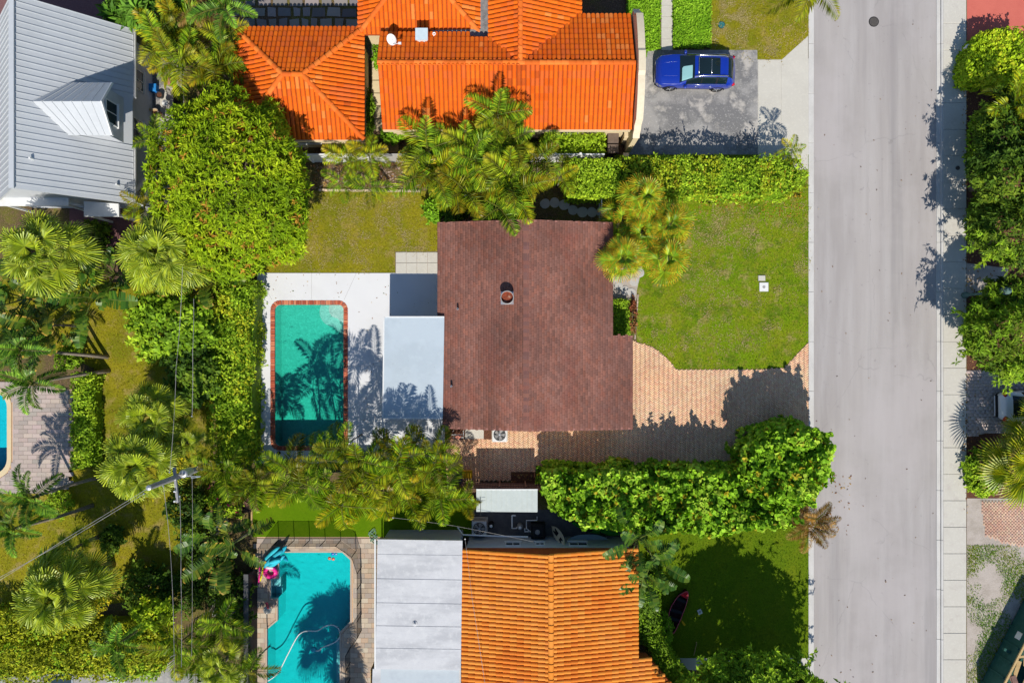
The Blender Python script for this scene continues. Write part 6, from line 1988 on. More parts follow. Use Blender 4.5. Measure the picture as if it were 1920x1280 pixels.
def condenser(px, py, w, h, label, mat, z0=.06):
    x, y, _ = W(px, py, .4)
    t = thing("air_conditioner", label, "air conditioner", (x, y, z0))
    MB().bevbox(x - w / 2 - .06, y - w / 2 - .06, z0, x + w / 2 + .06, y + w / 2 + .06, z0 + .06, .01).build("pad", M_conc, t)
    b = MB(); b.bevbox(x - w / 2, y - w / 2, z0 + .062, x + w / 2, y + w / 2, z0 + h, .02); b.build("casing", mat, t)
    for s in (-1, 1):
        for q in range(6):
            MB().box(x - w / 2 + .04, y + s * (w / 2 + .003) - .006, z0 + .12 + q * .1, x + w / 2 - .04, y + s * (w / 2 + .003) + .006, z0 + .17 + q * .1).build("louvre", M_conc_grey, t)
    MB().lathe((x, y, z0 + h + .002), [(w * .43, 0), (w * .43, .012), (w * .40, .012)], 28).build("fan_well", M_dark, t)
    fn = MB()
    for q in range(5):
        a = 2 * math.pi * q / 5
        fn.add([(x + math.cos(a - .42) * w * .38, y + math.sin(a - .42) * w * .38, z0 + h + .022), (x + math.cos(a + .25) * w * .38, y + math.sin(a + .25) * w * .38, z0 + h + .036), (x + math.cos(a + .6) * .06, y + math.sin(a + .6) * .06, z0 + h + .03), (x + math.cos(a - .3) * .06, y + math.sin(a - .3) * .06, z0 + h + .022)], [(0, 1, 2, 3)])
    fn.build("fan", M_conc_grey, t)
    gr = MB()
    for rr_ in (.14, .24, .34, .42):
        gr.tube([(x + math.cos(a) * w * rr_, y + math.sin(a) * w * rr_, z0 + h + .05) for a in np.linspace(0, 2 * math.pi, 25)], .006, 4, cap=False)
    for q in range(8):
        a = math.pi * q / 4; gr.tube([(x + math.cos(a) * .05, y + math.sin(a) * .05, z0 + h + .05), (x + math.cos(a) * w * .43, y + math.sin(a) * w * .43, z0 + h + .045)], .006, 4)
    gr.lathe((x, y, z0 + h + .045), [(.055, 0), (.055, .012)], 12)
    gr.build("grille", M_alu, t)
M_ac = pmat("ac_casing", (.55, .56, .55), .5, [(6, .4, .65, (.46, .47, .46), .5)])
condenser(937, 813, .85, .75, "white air conditioner beside the brown roofed house", M_white)
condenser(899, 987, .86, .8, "grey air conditioner in the shade beside the tiled house", M_ac, .02)
condenser(285, 328, .78, .8, "pale air conditioner beside the metal roofed house", M_white, .02)
# pool heater, pumps and pipework
x, y, _ = W(1009, 994, .5)
ht = thing("pool_heater", "black boxy pool heater with a round pale cap in the service yard", "pool heater", (x, y, 0))
MB().bevbox(x - .42, y - .42, .02, x + .42, y + .42, .85, .12).build("casing", M_dark, ht)
MB().lathe((x - .05, y, .852), [(.15, 0), (.15, .05), (.1, .07)], 20).build("vent_cap", M_conc_grey, ht)
for px_, py_, lab in ((921, 984, "round dark pool filter in the service yard"), (975, 987, "grey pool pump beside the white pipes")):
    x, y, _ = W(px_, py_, .4)
    pf = thing("pool_filter" if px_ < 950 else "pool_pump", lab, "pump", (x, y, 0))
    MB().lathe((x, y, .01), [(.14, 0), (.17, .05), (.17, .5), (.1, .6), (.05, .62)], 18).build("tank", M_dark if px_ < 950 else M_conc_grey, pf)
    MB().lathe((x, y, .632), [(.09, 0), (.09, .03), (.05, .05)], 14).build("lid", M_white, pf)
pp = thing("pool_pipework", "white plastic pool pipes with elbows in the service yard", "pipe", W(965, 985))
for pts_ in ([(960, 966, .4), (960, 990, .4), (968, 990, .4), (972, 986, .3)], [(1007, 968, .35), (1007, 975, .35), (987, 975, .35), (987, 990, .35), (994, 996, .35)], [(960, 966, .4), (967, 966, .4)], [(984, 990, .3), (984, 996, .3), (996, 996, .3)], [(858, 988, 1.5), (868, 1002, 1.7), (940, 1005, 1.7), (990, 1006, 1.6)]):
    MB().tube([W(*q) for q in pts_], .045 if len(pts_) < 5 else .035, 8).build("pipe", M_white, pp)
x, y, _ = W(858, 1000, .2)
gb = thing("gas_bottle", "small blue bottle at the flat roof's corner", "bottle", (x, y, .02))
MB().lathe((x, y, .02), [(.1, 0), (.12, .04), (.12, .3), (.05, .4)], 14).build("body", pmat("blue_paint", (.02, .12, .35), .5, [(5, .4, .6, (.03, .16, .4), .4)]), gb)
MB().lathe((x, y, .424), [(.03, 0), (.03, .06)], 10).build("valve", M_alu, gb)

def board(name, label, cat, path, width, thick, colour, tilt, deco=None):
    """a pointed plank along path (two ends), tilt = leaning up onto the wall"""
    A, B = Vector(path[0]), Vector(path[1])
    t = thing(name, label, cat, (A.x, A.y, 0))
    d = (B - A); L = d.length; d.normalize()
    s = d.cross(Vector((0, 0, 1))).normalized(); u = s.cross(d)
    if tilt:
        Rm = Matrix.Rotation(tilt, 3, d); s = Rm @ s; u = Rm @ u
    n = 18; top = []; bot = []
    for i in range(n + 1):
        f = i / n
        w = width / 2 * max(.02, (1 - abs(2 * f - 1) ** 2.6))
        c = A + d * (L * f) + u * (.06 * (2 * f - 1) ** 2)
        top += [c - s * w + u * thick * .3, c + u * thick, c + s * w + u * thick * .3]; bot += [c - s * w, c, c + s * w]
    b = MB(); b.col = colour
    fs = []
    for i in range(n):
        for k in range(2): fs.append((i * 3 + k, i * 3 + k + 1, i * 3 + 4 + k, i * 3 + 3 + k))
    m = len(top)
    fb_ = [tuple(m + q for q in reversed(f)) for f in fs]
    sd_ = []
    for i in range(n): sd_ += [(i * 3, i * 3 + 3, m + i * 3 + 3, m + i * 3), (i * 3 + 5, i * 3 + 2, m + i * 3 + 2, m + i * 3 + 5)]
    b.add(top + bot, fs + fb_ + sd_)
    b.build("deck", M_col, t, smooth=False)
    if deco:
        q = MB(); q.col = deco
        for f0, f1, w in deco_spans:
            a0 = A + d * (L * f0) + u * (thick + .012); a1 = A + d * (L * f1) + u * (thick + .012)
            q.add([a0 - s * w, a1 - s * w, a1 + s * w, a0 + s * w], [(0, 1, 2, 3)])
        q.build("grip_pad", M_col, t)
    q = MB(); q.col = (.03, .03, .03)
    f0 = A + d * (L * .93) - u * .004
    q.add([f0 - d * .12, f0 + d * .12, f0 + d * .1 - u * .16], [(0, 1, 2)]); q.build("fin", M_col, t)
    return t
deco_spans = [(.18, .45, .12), (.62, .8, .1)]
board("surfboard", "cream surfboard with black pads leaning on the tiled house wall", "surfboard", (W(1036, 986, .15), W(1060, 1024, 1.7)), .55, .05, (.55, .50, .36), .3, (.02, .02, .02))
deco_spans = [(.46, .52, .05)]
board("paddleboard", "pale blue paddleboard lying along the tiled house wall", "paddleboard", (W(1063, 1010, .5), W(1142, 1010, .5)), .62, .1, (.30, .42, .46), .25, (.10, .16, .18))
# green kayak
x0, y0, _ = W(1080, 985, .25)
kk = thing("kayak", "bright green kayak half under the sea grape hedge", "kayak", (x0 + 1.2, y0 - .2, 0))
A, B = Vector(W(1072, 978, .2)), Vector(W(1160, 1000, .2))
d = (B - A); L = d.length; d.normalize(); s = Vector((-d.y, d.x, 0))
hull = MB(); n = 20; sec = 9; vs = []
for i in range(n + 1):
    f = i / n; w = .36 * max(.03, math.sin(math.pi * f) ** .6); c = A + d * (L * f) + Vector((0, 0, .12 * (2 * f - 1) ** 2))
    for k in range(sec):
        a = 2 * math.pi * k / sec
        vs.append(c + s * math.cos(a) * w + Vector((0, 0, .17 * math.sin(a))))
hull.col = (.04, .32, .03)
hull.add(vs, [(i * sec + k, i * sec + (k + 1) % sec, (i + 1) * sec + (k + 1) % sec, (i + 1) * sec + k) for i in range(n) for k in range(sec)])
hull.build("hull", M_col, kk, smooth=True)
for f in (.38, .68):
    c = A + d * (L * f)
    MB().lathe((c.x, c.y, c.z + .135), [(.24, 0), (.27, .04), (.25, .05), (.2, .02), (.03, .01)], 18).build("cockpit", M_dark, kk)

# canoe with a yellow paddle, on the lower lawn
cn = thing("canoe", "canoe with pink red gunwales and a hull coloured dark for the tree shade", "canoe", W(1268, 1140))
keyp = [(1289, 1104), (1280, 1120), (1270, 1142), (1264, 1162), (1262, 1180)]
ctr = [Vector((*XY(a, b), 0)) for a, b in keyp]
def along(f):
    q = f * (len(ctr) - 1); i = min(int(q), len(ctr) - 2); return ctr[i].lerp(ctr[i + 1], q - i), (ctr[i + 1] - ctr[i]).normalized()
n = 22; hull = MB(); vs = []
rails = {1: [], -1: []}
for i in range(n + 1):
    f = i / n; c, d = along(f); s = Vector((-d.y, d.x, 0)); w = .40 * max(.02, math.sin(math.pi * f) ** .65); zt = .42 + .16 * (2 * f - 1) ** 2
    c = c - s * .16
    for k in range(9):
        a = math.pi * k / 8
        vs.append(c + s * math.cos(a) * w + Vector((0, 0, zt - math.sin(a) ** .6 * (zt - .04))))
    rails[1].append(c + s * w + Vector((0, 0, zt + .01))); rails[-1].append(c - s * w + Vector((0, 0, zt + .01)))
hull.add(vs, [(i * 9 + k, i * 9 + k + 1, i * 9 + 10 + k, i * 9 + 9 + k) for i in range(n) for k in range(8)])
hull.build("hull", pmat("shade_toned_hull", (.035, .015, .018), .5, [(5, .4, .6, (.06, .02, .025), .5)]), cn, smooth=True)  # tree shade is put into the hull colour, hence the dark maroon
for sgn in (1, -1): MB().tube(rails[sgn], .022, 6).build("gunwale", M_pinkline, cn)
for f in (.3, .5, .72):
    i = int(f * n); a = rails[1][i]; b_ = rails[-1][i]; m = (a + b_) / 2; dd = b_ - a
    MB().obox(m - Vector((0, 0, .04)), dd.length / 2, .09, .012, Matrix.Rotation(math.atan2(dd.y, dd.x), 4, 'Z')).build("seat", M_dark, cn)
dk_ = MB(); dk_.add([rails[1][0], rails[1][4], rails[-1][4], rails[-1][0]], [(0, 1, 2, 3)]); dk_.build("bow_deck", M_red, cn)
pd = thing("paddle", "yellow paddle lying beside the canoe", "paddle", W(1278, 1162))
A = Vector(W(1270, 1152, .04)); B = Vector(W(1281, 1167, .04)); d = (B - A).normalized(); s = Vector((-d.y, d.x, 0))
MB().tube([A, B], .018, 6).build("shaft", M_yellow, pd)
MB().obox(B + d * .05, .14, .055, .012, Matrix.Rotation(math.atan2(d.y, d.x), 4, 'Z')).build("blade", M_yellow, pd)
pd = thing("garden_stake", "pale wooden stake lying at the lower path edge", "stake", W(1303, 1218))
MB().tube([W(1306, 1206, .05), W(1301, 1228, .05)], .025, 6).build("shaft", M_timber, pd)
MB().obox(W(1306, 1204, .05), .03, .03, .03).build("knob", M_timber, pd)

# floats beside the lower pool
def ring(name, label, px, py, R, r, col, tilt, z):
    x, y, _ = W(px, py, z)
    t = thing(name, label, "pool float", (x, y, z - r))
    Mx = Matrix.Rotation(tilt, 4, 'X')
    b = MB(); b.col = col
    pts_ = [Vector((math.cos(a) * R, math.sin(a) * R, 0)) for a in np.linspace(0, 2 * math.pi, 25)[:-1]]
    vs = []
    for p_ in pts_:
        o = p_.normalized()
        for k in range(8):
            a = 2 * math.pi * k / 8
            v = Mx @ (p_ + o * math.cos(a) * r + Vector((0, 0, math.sin(a) * r)))
            vs.append((v.x + x, v.y + y, v.z + z))
    b.add(vs, [(i * 8 + k, i * 8 + (k + 1) % 8, ((i + 1) % 24) * 8 + (k + 1) % 8, ((i + 1) % 24) * 8 + k) for i in range(24) for k in range(8)])
    b.build("ring", M_col, t, smooth=True)
    v = Mx @ Vector((R, 0, r)); b = MB(); b.col = (.85, .85, .85); b.lathe((x + v.x, y + v.y, z + v.z), [(.02, -.01), (.02, .03)], 8); b.build("valve", M_col, t)
ring("pool_ring", "pink inflatable swim ring on the tan deck", 507, 1072, .32, .13, (.85, .03, .28), .25, .22)
fl = thing("inflatable_lounger", "turquoise inflatable lounger with fins heaped by the pool", "pool float", W(513, 1045))
for (a, b_, z, rr_) in (((494, 1062), (530, 1030), .30, .19), ((500, 1066), (534, 1040), .26, .17), ((490, 1056), (524, 1024), .2, .17), ((506, 1054), (526, 1048), .52, .15)):
    A = Vector(W(*a, z)); B = Vector(W(*b_, z + .12)); mm = MB(); mm.col = tint((.04, .50, .62), .12)
    pth_ = [A.lerp(B, f) + Vector((0, 0, .06 * math.sin(f * 9))) for f in np.linspace(0, 1, 9)]
    mm.tube(pth_, [rr_ * (.35 + .65 * math.sin(math.pi * (f * .86 + .07))) for f in np.linspace(0, 1, 9)], 10); mm.build("air_tube", M_col, fl, smooth=True)
for (a, b_) in (((528, 1034), (538, 1022)), ((532, 1044), (540, 1052)), ((500, 1062), (492, 1050))):
    A = Vector(W(*a, .4)); B = Vector(W(*b_, .55)); mm = MB(); mm.col = (.02, .36, .5)
    mm.tube([A, A.lerp(B, .5), B], [.14, .11, .03], 8, flat=.4); mm.build("fin", M_col, fl, smooth=True)
mm = MB(); mm.col = (.7, .74, .74); mm.tube([W(500, 1062, .36), W(512, 1064, .4)], [.13, .08], 8); mm.build("snout", M_col, fl, smooth=True)
for nm, col, a, b_, lab in (("pool_noodle", (.85, .05, .30), (486, 1050), (485, 1092), "pink foam noodle against the dark wall"), ("pool_noodle", (.75, .66, .03), (493, 1060), (488, 1088), "yellow foam noodle beside the pink ring")):
    t = thing(nm, lab, "pool noodle", W(*b_, .1))
    mm = MB(); mm.col = col
    A = Vector(W(*a, .5)); B = Vector(W(*b_, .1)); mm.tube([A, A.lerp(B, .5) + Vector((.05, 0, .03)), B], .045, 8); mm.build("foam", M_col, t, smooth=True)
    mm = MB(); mm.col = tuple(c * .5 for c in col); mm.lathe(tuple(B + Vector((0, -.03, -.02))), [(.03, 0), (.03, .03)], 8); mm.build("end_hole", M_col, t)
for i, (a, b_, col, lab) in enumerate(((618, 1046, (.75, .16, .04), "orange dive toy at the pool's upper edge, leftmost"), (624, 1038, (.02, .16, .6), "blue dive toy at the pool's upper edge"), (630, 1038, (.04, .3, .6), "light blue dive toy at the pool's upper edge"), (625, 1047, (.8, .12, .03), "orange dive toy below the blue ones"))):
    x, y, z = W(a, b_, -.1)
    t = thing("dive_toy", lab, "toy", (x, y, z), "dive toys floating in the cyan pool")
    mm = MB(); mm.col = col; mm.lathe((x, y, z), [(.02, -.03), (.09, -.01), (.1, .02), (.05, .05), (.01, .06)], 12); mm.build("float", M_col, t, smooth=True)
    mm = MB(); mm.col = (.8, .8, .8); mm.tube([(x, y, z + .055), (x + .08, y + .04, z + .08)], .014, 6); mm.build("handle", M_col, t)
hs = thing("pool_cleaner", "white floating hose with a small suction cleaner in the cyan pool", "pool cleaner", W(600, 1190, -.1))
key_ = [(498, 1278), (520, 1262), (540, 1225), (556, 1195), (566, 1185), (578, 1182), (594, 1182), (608, 1174), (620, 1171), (631, 1174), (636, 1181), (637, 1192), (630, 1202), (612, 1210), (603, 1214), (598, 1219), (590, 1219)]
cp_ = [W(a, b_, -.11) for a, b_ in key_]
MB().tube([catmull(cp_, f) for f in np.linspace(0, len(cp_) - 1.001, 70)], .032, 8).build("hose", M_white, hs, smooth=True)
x, y, z = W(588, 1217, -.12)
MB().lathe((x, y, z), [(.16, -.06), (.18, 0), (.14, .07), (.05, .1)], 16).build("head", pmat("cleaner_blue", (.05, .35, .45), .5, [(5, .4, .6, (.06, .42, .5), .4)]), hs)
gh = thing("garden_hose", "tangled pale green hose on the paved deck", "hose", W(698, 1008))
pts_ = [W(696 + 7 * math.sin(f * 2.3) + f * .5, 994 + f * 1.6 + 5 * math.cos(f * 3.1), .07 + .01 * (int(f * 2) % 3)) for f in np.linspace(0, 15, 80)]
MB().tube(pts_, .018, 6).build("tube", pmat("hose_green", (.20, .33, .24), .5, [(5, .4, .6, (.26, .4, .3), .4)]), gh)
MB().lathe(tuple(pts_[-1]), [(.03, -.02), (.03, .06)], 8).build("nozzle", M_alu, gh)
x, y, _ = W(502, 1142, .3)
st = thing("side_stool", "round pale stool with a striped towel on the left pool deck", "stool", (x, y, .045))
MB().lathe((x, y, .35), [(.24, 0), (.25, .02), (.24, .05)], 18).build("seat", M_conc, st)
for q in range(3):
    a = q * 2.09; MB().tube([(x + .18 * math.cos(a), y + .18 * math.sin(a), .35), (x + .22 * math.cos(a), y + .22 * math.sin(a), .05)], .018, 6).build("leg", M_alu, st)
tw = MB(); tw.col = (.55, .1, .12); tw.obox((x + .02, y + .28, .42), .07, .2, .03, Matrix.Rotation(.3, 4, 'Z')); tw.build("towel", M_col, st)

# side path things
x, y, _ = W(876, 889, .25)
cr = thing("plastic_crate", "yellow plastic crate on the brick side path", "crate", (x, y, .055))
w2, h2 = .29, .21
for sx in (-1, 1): MB().box(x + sx * w2 - .012, y - h2, .06, x + sx * w2 + .012, y + h2, .34).build("side", M_yellow, cr)
for sy in (-1, 1): MB().box(x - w2 + .013, y + sy * h2 - .012, .06, x + w2 - .013, y + sy * h2 + .012, .338).build("side", M_yellow, cr)
MB().box(x - w2 + .013, y - h2 + .013, .06, x + w2 - .013, y + h2 - .013, .30).build("base", M_yellow, cr)
for q in range(6): MB().box(x - w2 + .03 + q * .09, y - h2 + .02, .302, x - w2 + .045 + q * .09, y + h2 - .02, .312).build("rib", M_yellow, cr)
x, y, _ = W(858, 896, .5)
gbn = thing("covered_bin", "dark covered bin at the end of the wooden fence", "bin", (x, y, .05))
MB().lathe((x, y, .05), [(.28, 0), (.32, .4), (.33, .9), (.3, .95)], 18).build("body", M_blacktop, gbn)
MB().lathe((x, y, 1.002), [(.34, 0), (.33, .05), (.2, .1), (.03, .12)], 18).build("lid", pmat("dark_violet_plastic", (.06, .055, .08), .5, [(5, .4, .6, (.09, .08, .11), .5)]), gbn)
x, y, _ = W(860, 813, .3)
tr_ = thing("plant_stand", "white wire plant stand with a pinkish pot by the patio corner", "plant stand", (x, y, .065))
for dx, dy in ((-.3, -.18), (.3, -.18), (.3, .2), (-.3, .2)): MB().tube([(x + dx, y + dy, .065), (x + dx, y + dy, .7)], .022, 6).build("leg", M_white, tr_)
MB().tube([(x - .3, y - .18, .55), (x + .3, y - .18, .55), (x + .3, y + .2, .55)], .022, 6).build("rail", M_white, tr_)
MB().tube([(x - .4, y, .72), (x + .3, y + .02, .72)], .025, 6).build("top_bar", M_white, tr_)
mm = MB(); mm.col = (.68, .28, .2); mm.lathe((x - .02, y - .1, .4), [(.09, 0), (.16, .1), (.17, .3), (.12, .34), (.03, .3)], 16); mm.build("pot", M_col, tr_)
for i, (a, b_, w, h, hgt, lab) in enumerate(((1150, 256, .62, .68, 1.05, "brown wheeled bin beside the cream parapet"), (1150, 278, .6, .5, .95, "second brown bin nearest the boxy clipped hedge"))):
    x, y, _ = W(a, b_, hgt)
    bn = thing("wheelie_bin", lab, "bin", (x, y, 0))
    mb_ = pmat("bin_brown%d" % i, (.15, .11, .09), .6, [(5, .4, .6, (.2, .15, .12), .5)])
    MB().add([(x - w * .4, y - h * .4, .06), (x + w * .4, y - h * .4, .06), (x + w * .4, y + h * .4, .06), (x - w * .4, y + h * .4, .06), (x - w / 2, y - h / 2, hgt - .08), (x + w / 2, y - h / 2, hgt - .08), (x + w / 2, y + h / 2, hgt - .08), (x - w / 2, y + h / 2, hgt - .08)],
             [(3, 2, 1, 0), (4, 5, 6, 7), (0, 1, 5, 4), (1, 2, 6, 5), (2, 3, 7, 6), (3, 0, 4, 7)]).build("body", mb_, bn)
    l_ = MB().bevbox(x - w / 2 - .02, y - h / 2 - .02, hgt - .078, x + w / 2 + .02, y + h / 2 + .02, hgt, .04).build("lid", mb_, bn)
    MB().tube([(x - w * .35, y + h / 2 + .05, hgt - .1), (x + w * .35, y + h / 2 + .05, hgt - .1)], .02, 6).build("handle", mb_, bn)
    for s_ in (-1, 1): MB().lathe((x + s_ * w * .42, y + h * .4, .12), [(.12, -.03), (.12, .03)], 14, Matrix.Rotation(math.pi / 2, 4, 'Y')).build("wheel", M_rubber, bn)
for i, (a, b_, hgt, lab) in enumerate(((1176, 252, 1.6, "cream gate pillar below the parapet"), (1174, 292, 1.4, "small cream post beside the boxy hedge"))):
    x, y, _ = W(a, b_, hgt)
    gp = thing("gate_pillar", lab, "pillar", (x, y, 0))
    MB().box(x - .13, y - .13, 0, x + .13, y + .13, hgt - .06).build("shaft", M_cream, gp)
    MB().bevbox(x - .17, y - .17, hgt - .058, x + .17, y + .17, hgt, .03).build("cap", M_cream, gp)
gt_ = thing("metal_gate", "pale blue metal gate between the hedge and brown roof corner", "gate", W(1123, 392))
p = XY(1123, 368); q = XY(1122, 414)
for z in (.15, 1.25): MB().box(p[0] - .025, q[1], z, p[0] + .025, p[1], z + .05).build("rail", M_alu, gt_)
for i in range(10):
    yy_ = q[1] + (p[1] - q[1]) * (i + .5) / 10
    MB().box(p[0] - .012, yy_ - .012, .2, p[0] + .012, yy_ + .012, 1.25).build("bar", M_alu, gt_)
for yy_ in (p[1], q[1]): MB().box(p[0] - .04, yy_ - .04, 0, p[0] + .04, yy_ + .04, 1.38).build("post", M_alu, gt_)

# low garden edgings: one block after another
def edging(label, a, b_, n, col, z1=.14, w=.12):
    A = Vector(W(*a)); B = Vector(W(*b_)); d = B - A; L = d.length; d.normalize()
    t = thing("garden_edging", label, "edging", A)
    M = Matrix.Rotation(math.atan2(d.y, d.x), 4, 'Z')
    for i in range(n):
        c = A + d * (L * (i + .5) / n); m = MB(); m.col = tint(col, .15)
        m.obox((c.x + rnd.uniform(-.01, .01), c.y + rnd.uniform(-.01, .01), z1 / 2), L / n / 2 - .008, w / 2, z1 / 2 + rnd.uniform(-.01, .01), M)
        m.build("edging_block", M_piece, t)
edging("pale block edging between the planting bed and back lawn", (598, 357), (790, 359), 34, (.66, .52, .38))
edging("narrow stone edging beside the front lawn's corner", (1196, 552), (1190, 636), 14, (.5, .4, .33), .08, .08)
edging("low pale edging under the long clipped hedge", (1415, 369), (1462, 370), 8, (.6, .42, .28), .1, .08)

# things in the narrow yard beside the metal roofed house
def pot(px, py, r, h, col, label, rim=None, z=.015):
    x, y, _ = W(px, py, h)
    t = thing("plant_pot", label, "plant pot", (x, y, z))
    m = MB(); m.col = col; m.lathe((x, y, z), [(r * .65, 0), (r * .95, h * .9), (r, h), (r * .86, h), (r * .8, h * .8)], 20); m.build("pot", M_col, t)
    if rim:
        m = MB(); m.col = rim; m.lathe((x, y, z + h + .002), [(r * .88, 0), (r, .02), (r, .04), (r * .85, .04)], 20); m.build("rim", M_col, t)
    m = MB(); m.lathe((x, y, z + h * .8 + .004), [(r * .78, 0), (r * .78, .01)], 16); m.build("soil", M_mulch, t)
pot(319, 154, .24, .45, (.55, .14, .05), "terracotta pot with a pink rim on the pale yard slab", (.8, .35, .28))
pot(298, 178, .2, .35, (.05, .05, .055), "black pot beside the blue tub in the side yard")
pot(290, 210, .22, .4, (.42, .36, .3), "beige pot next to the leaning timber in the side yard")
pot(299, 215, .2, .36, (.30, .24, .2), "dusky pot below the beige pot in the side yard")
pot(286, 292, .2, .4, (.06, .05, .05), "dark pot above the pale air conditioner")
x, y, _ = W(284, 165, .3)
bt_ = thing("storage_tub", "bright blue tub in the shade of the side yard", "tub", (x, y, .012))
m = MB(); m.col = (.02, .18, .55); m.bevbox(x - .3, y - .2, .012, x + .3, y + .2, .38, .05); m.build("body", M_col, bt_)
m = MB(); m.col = (.03, .24, .62); m.bevbox(x - .33, y - .23, .382, x + .33, y + .23, .43, .02); m.build("lid", M_col, bt_)
x, y, _ = W(309, 193, .5)
tb = thing("garden_table", "small round white table on the pale yard slab", "table", (x, y, .015))
MB().lathe((x, y, .5), [(.17, 0), (.18, .015), (.17, .03)], 20).build("tabletop", M_white, tb)
for q in range(3):
    a = q * 2.09; MB().tube([(x, y, .48), (x + .2 * math.cos(a), y + .2 * math.sin(a), .02)], .015, 6).build("leg", M_white, tb)
tp = thing("timber_plank", "orange brown plank leaning across the side yard", "plank", W(282, 206))
MB().obox(W(282, 206, .35), .42, .07, .03, Matrix.Rotation(-.05, 4, 'Z')).build("board", M_timber, tp)
MB().obox(W(270, 206, .17), .04, .05, .15).build("trestle", M_wood, tp)
aw = thing("side_chair", "pale folding chair with a white seat against the metal roofed house", "chair", W(262, 184))
x, y, _ = W(262, 184, .45)
MB().obox((x, y, .45), .22, .2, .02, Matrix.Rotation(-.5, 4, 'Z')).build("seat", M_white, aw)
MB().obox((x - .12, y + .16, .72), .22, .02, .22, Matrix.Rotation(-.5, 4, 'Z')).build("backrest", M_alu, aw)
for dx, dy in ((-.2, -.1), (.15, -.18), (.2, .1), (-.15, .18)): MB().tube([(x + dx, y + dy, 0.01), (x + dx * .9, y + dy * .9, .44)], .015, 6).build("leg", M_alu, aw)
sw = thing("side_fence", "dark slatted fence right of the cluttered side yard", "fence", W(343, 205))
for i in range(9):
    p = XY(343, 168 + i * 8); MB().box(p[0] - .03, p[1] - .23, .02, p[0] + .02, p[1], 1.2).build("slat", M_dark, sw)
x, y, _ = W(408, 985, .9)
br = thing("rain_barrel", "pale grey barrel among the palms below the bougainvillea", "barrel", (x, y, 0))
MB().lathe((x, y, 0), [(.28, 0), (.33, .3), (.33, .7), (.28, 1.0)], 20).build("body", M_ac, br)
MB().lathe((x, y, 1.002), [(.29, 0), (.29, .03), (.2, .05)], 20).build("lid", M_ac, br)
bb = thing("bare_branches", "bare grey branches poking out of the shaded shrubs", "branch", W(410, 1140))
for pts_ in ([(365, 1160, .8), (392, 1145, 1.3), (412, 1122, 1.6)], [(376, 1175, .8), (400, 1142, 1.4), (404, 1128, 1.7)], [(388, 1178, .6), (402, 1158, 1.2), (428, 1122, 1.7)]):
    MB().tube([W(*q) for q in pts_], [.05, .04, .015], 6).build("branch", M_bark, bb)
# bottom left patio furniture
x, y, _ = W(107, 1278, 1.6)
pg = thing("patio_frame", "pale blue framed glass table at the bottom edge", "table", (x, y, 0))
for dx in (-.72, .72): MB().box(x + dx - .04, y - 1.0, 1.3, x + dx + .04, y + .36, 1.38).build("side_rail", M_alu, pg)
MB().box(x - .68, y + .28, 1.3, x + .68, y + .36, 1.38).build("end_rail", M_alu, pg)
MB().box(x - .67, y - 1.0, 1.32, x + .67, y + .27, 1.35).build("glass_top", M_glass, pg)
for dx in (-.72, .72): MB().box(x + dx - .04, y + .1, 0, x + dx + .04, y + .2, 1.298).build("leg", M_alu, pg)
x, y, _ = W(212, 1275, .75)
bx_ = thing("bench_box", "blue grey storage bench at the bottom edge", "bench", (x, y, 0))
MB().bevbox(x - .5, y - .3, 0, x + .5, y + .25, .4, .02).build("body", M_blacktop, bx_)
MB().bevbox(x - .54, y - .32, .402, x + .54, y + .28, .46, .02).build("lid", M_bluewall, bx_)

# ---------------------------------------------------------------- street lamp, low wall post, skip
x, y, _ = W(1807, 553.5)
lp = thing("street_lamp", "green street lamp post with a ribbed globe beside the pavement", "street lamp", (x, y, .05))
M_lampg = pmat("lamp_green", (.10, .17, .15), .5, [(6, .4, .6, (.14, .22, .2), .5)])
MB().lathe((x, y, .05), [(.19, 0), (.19, .18), (.11, .4), (.085, .6), (.07, 3.0), (.1, 3.05), (.1, 3.12)], 16).build("post", M_lampg, lp)
lh = MB().lathe((x, y, 3.175), [(.12, 0), (.2, .1), (.22, .3), (.15, .5)], 18).build("lamp_head", pmat("frosted_glass", (.5, .55, .55), .3, [(5, .4, .6, (.42, .48, .48), .5)]), lp)
for q in range(3): MB().lathe((x, y, 3.25 + q * .13), [(.235, 0), (.24, .02), (.2, .04)], 18).build("rib", M_lampg, lh)
MB().lathe((x, y, 3.69), [(.2, 0), (.15, .1), (.04, .16), (.03, .28), (.005, .32)], 16).build("finial", M_lampg, lh)
lw = thing("low_wall", "low whitewashed wall with a round cap beside the clipped yellow hedge", "wall", W(1815, 115))
p = XY(1812, 140); q = XY(1818, 92)
for i in range(6):
    y0 = p[1] + (q[1] - p[1]) * i / 6; y1 = p[1] + (q[1] - p[1]) * (i + 1) / 6
    MB().box(p[0], y0 + .006, 0, q[0] - .04, y1 - .006, .42 + rnd.uniform(-.01, .01)).build("block", M_bluewall, lw)
x, y, _ = W(1815.5, 88, .6)
MB().lathe((x, y, 0), [(.12, 0), (.12, .55), (.16, .58), (.15, .64), (.05, .68)], 16).build("cap_post", M_white, lw)

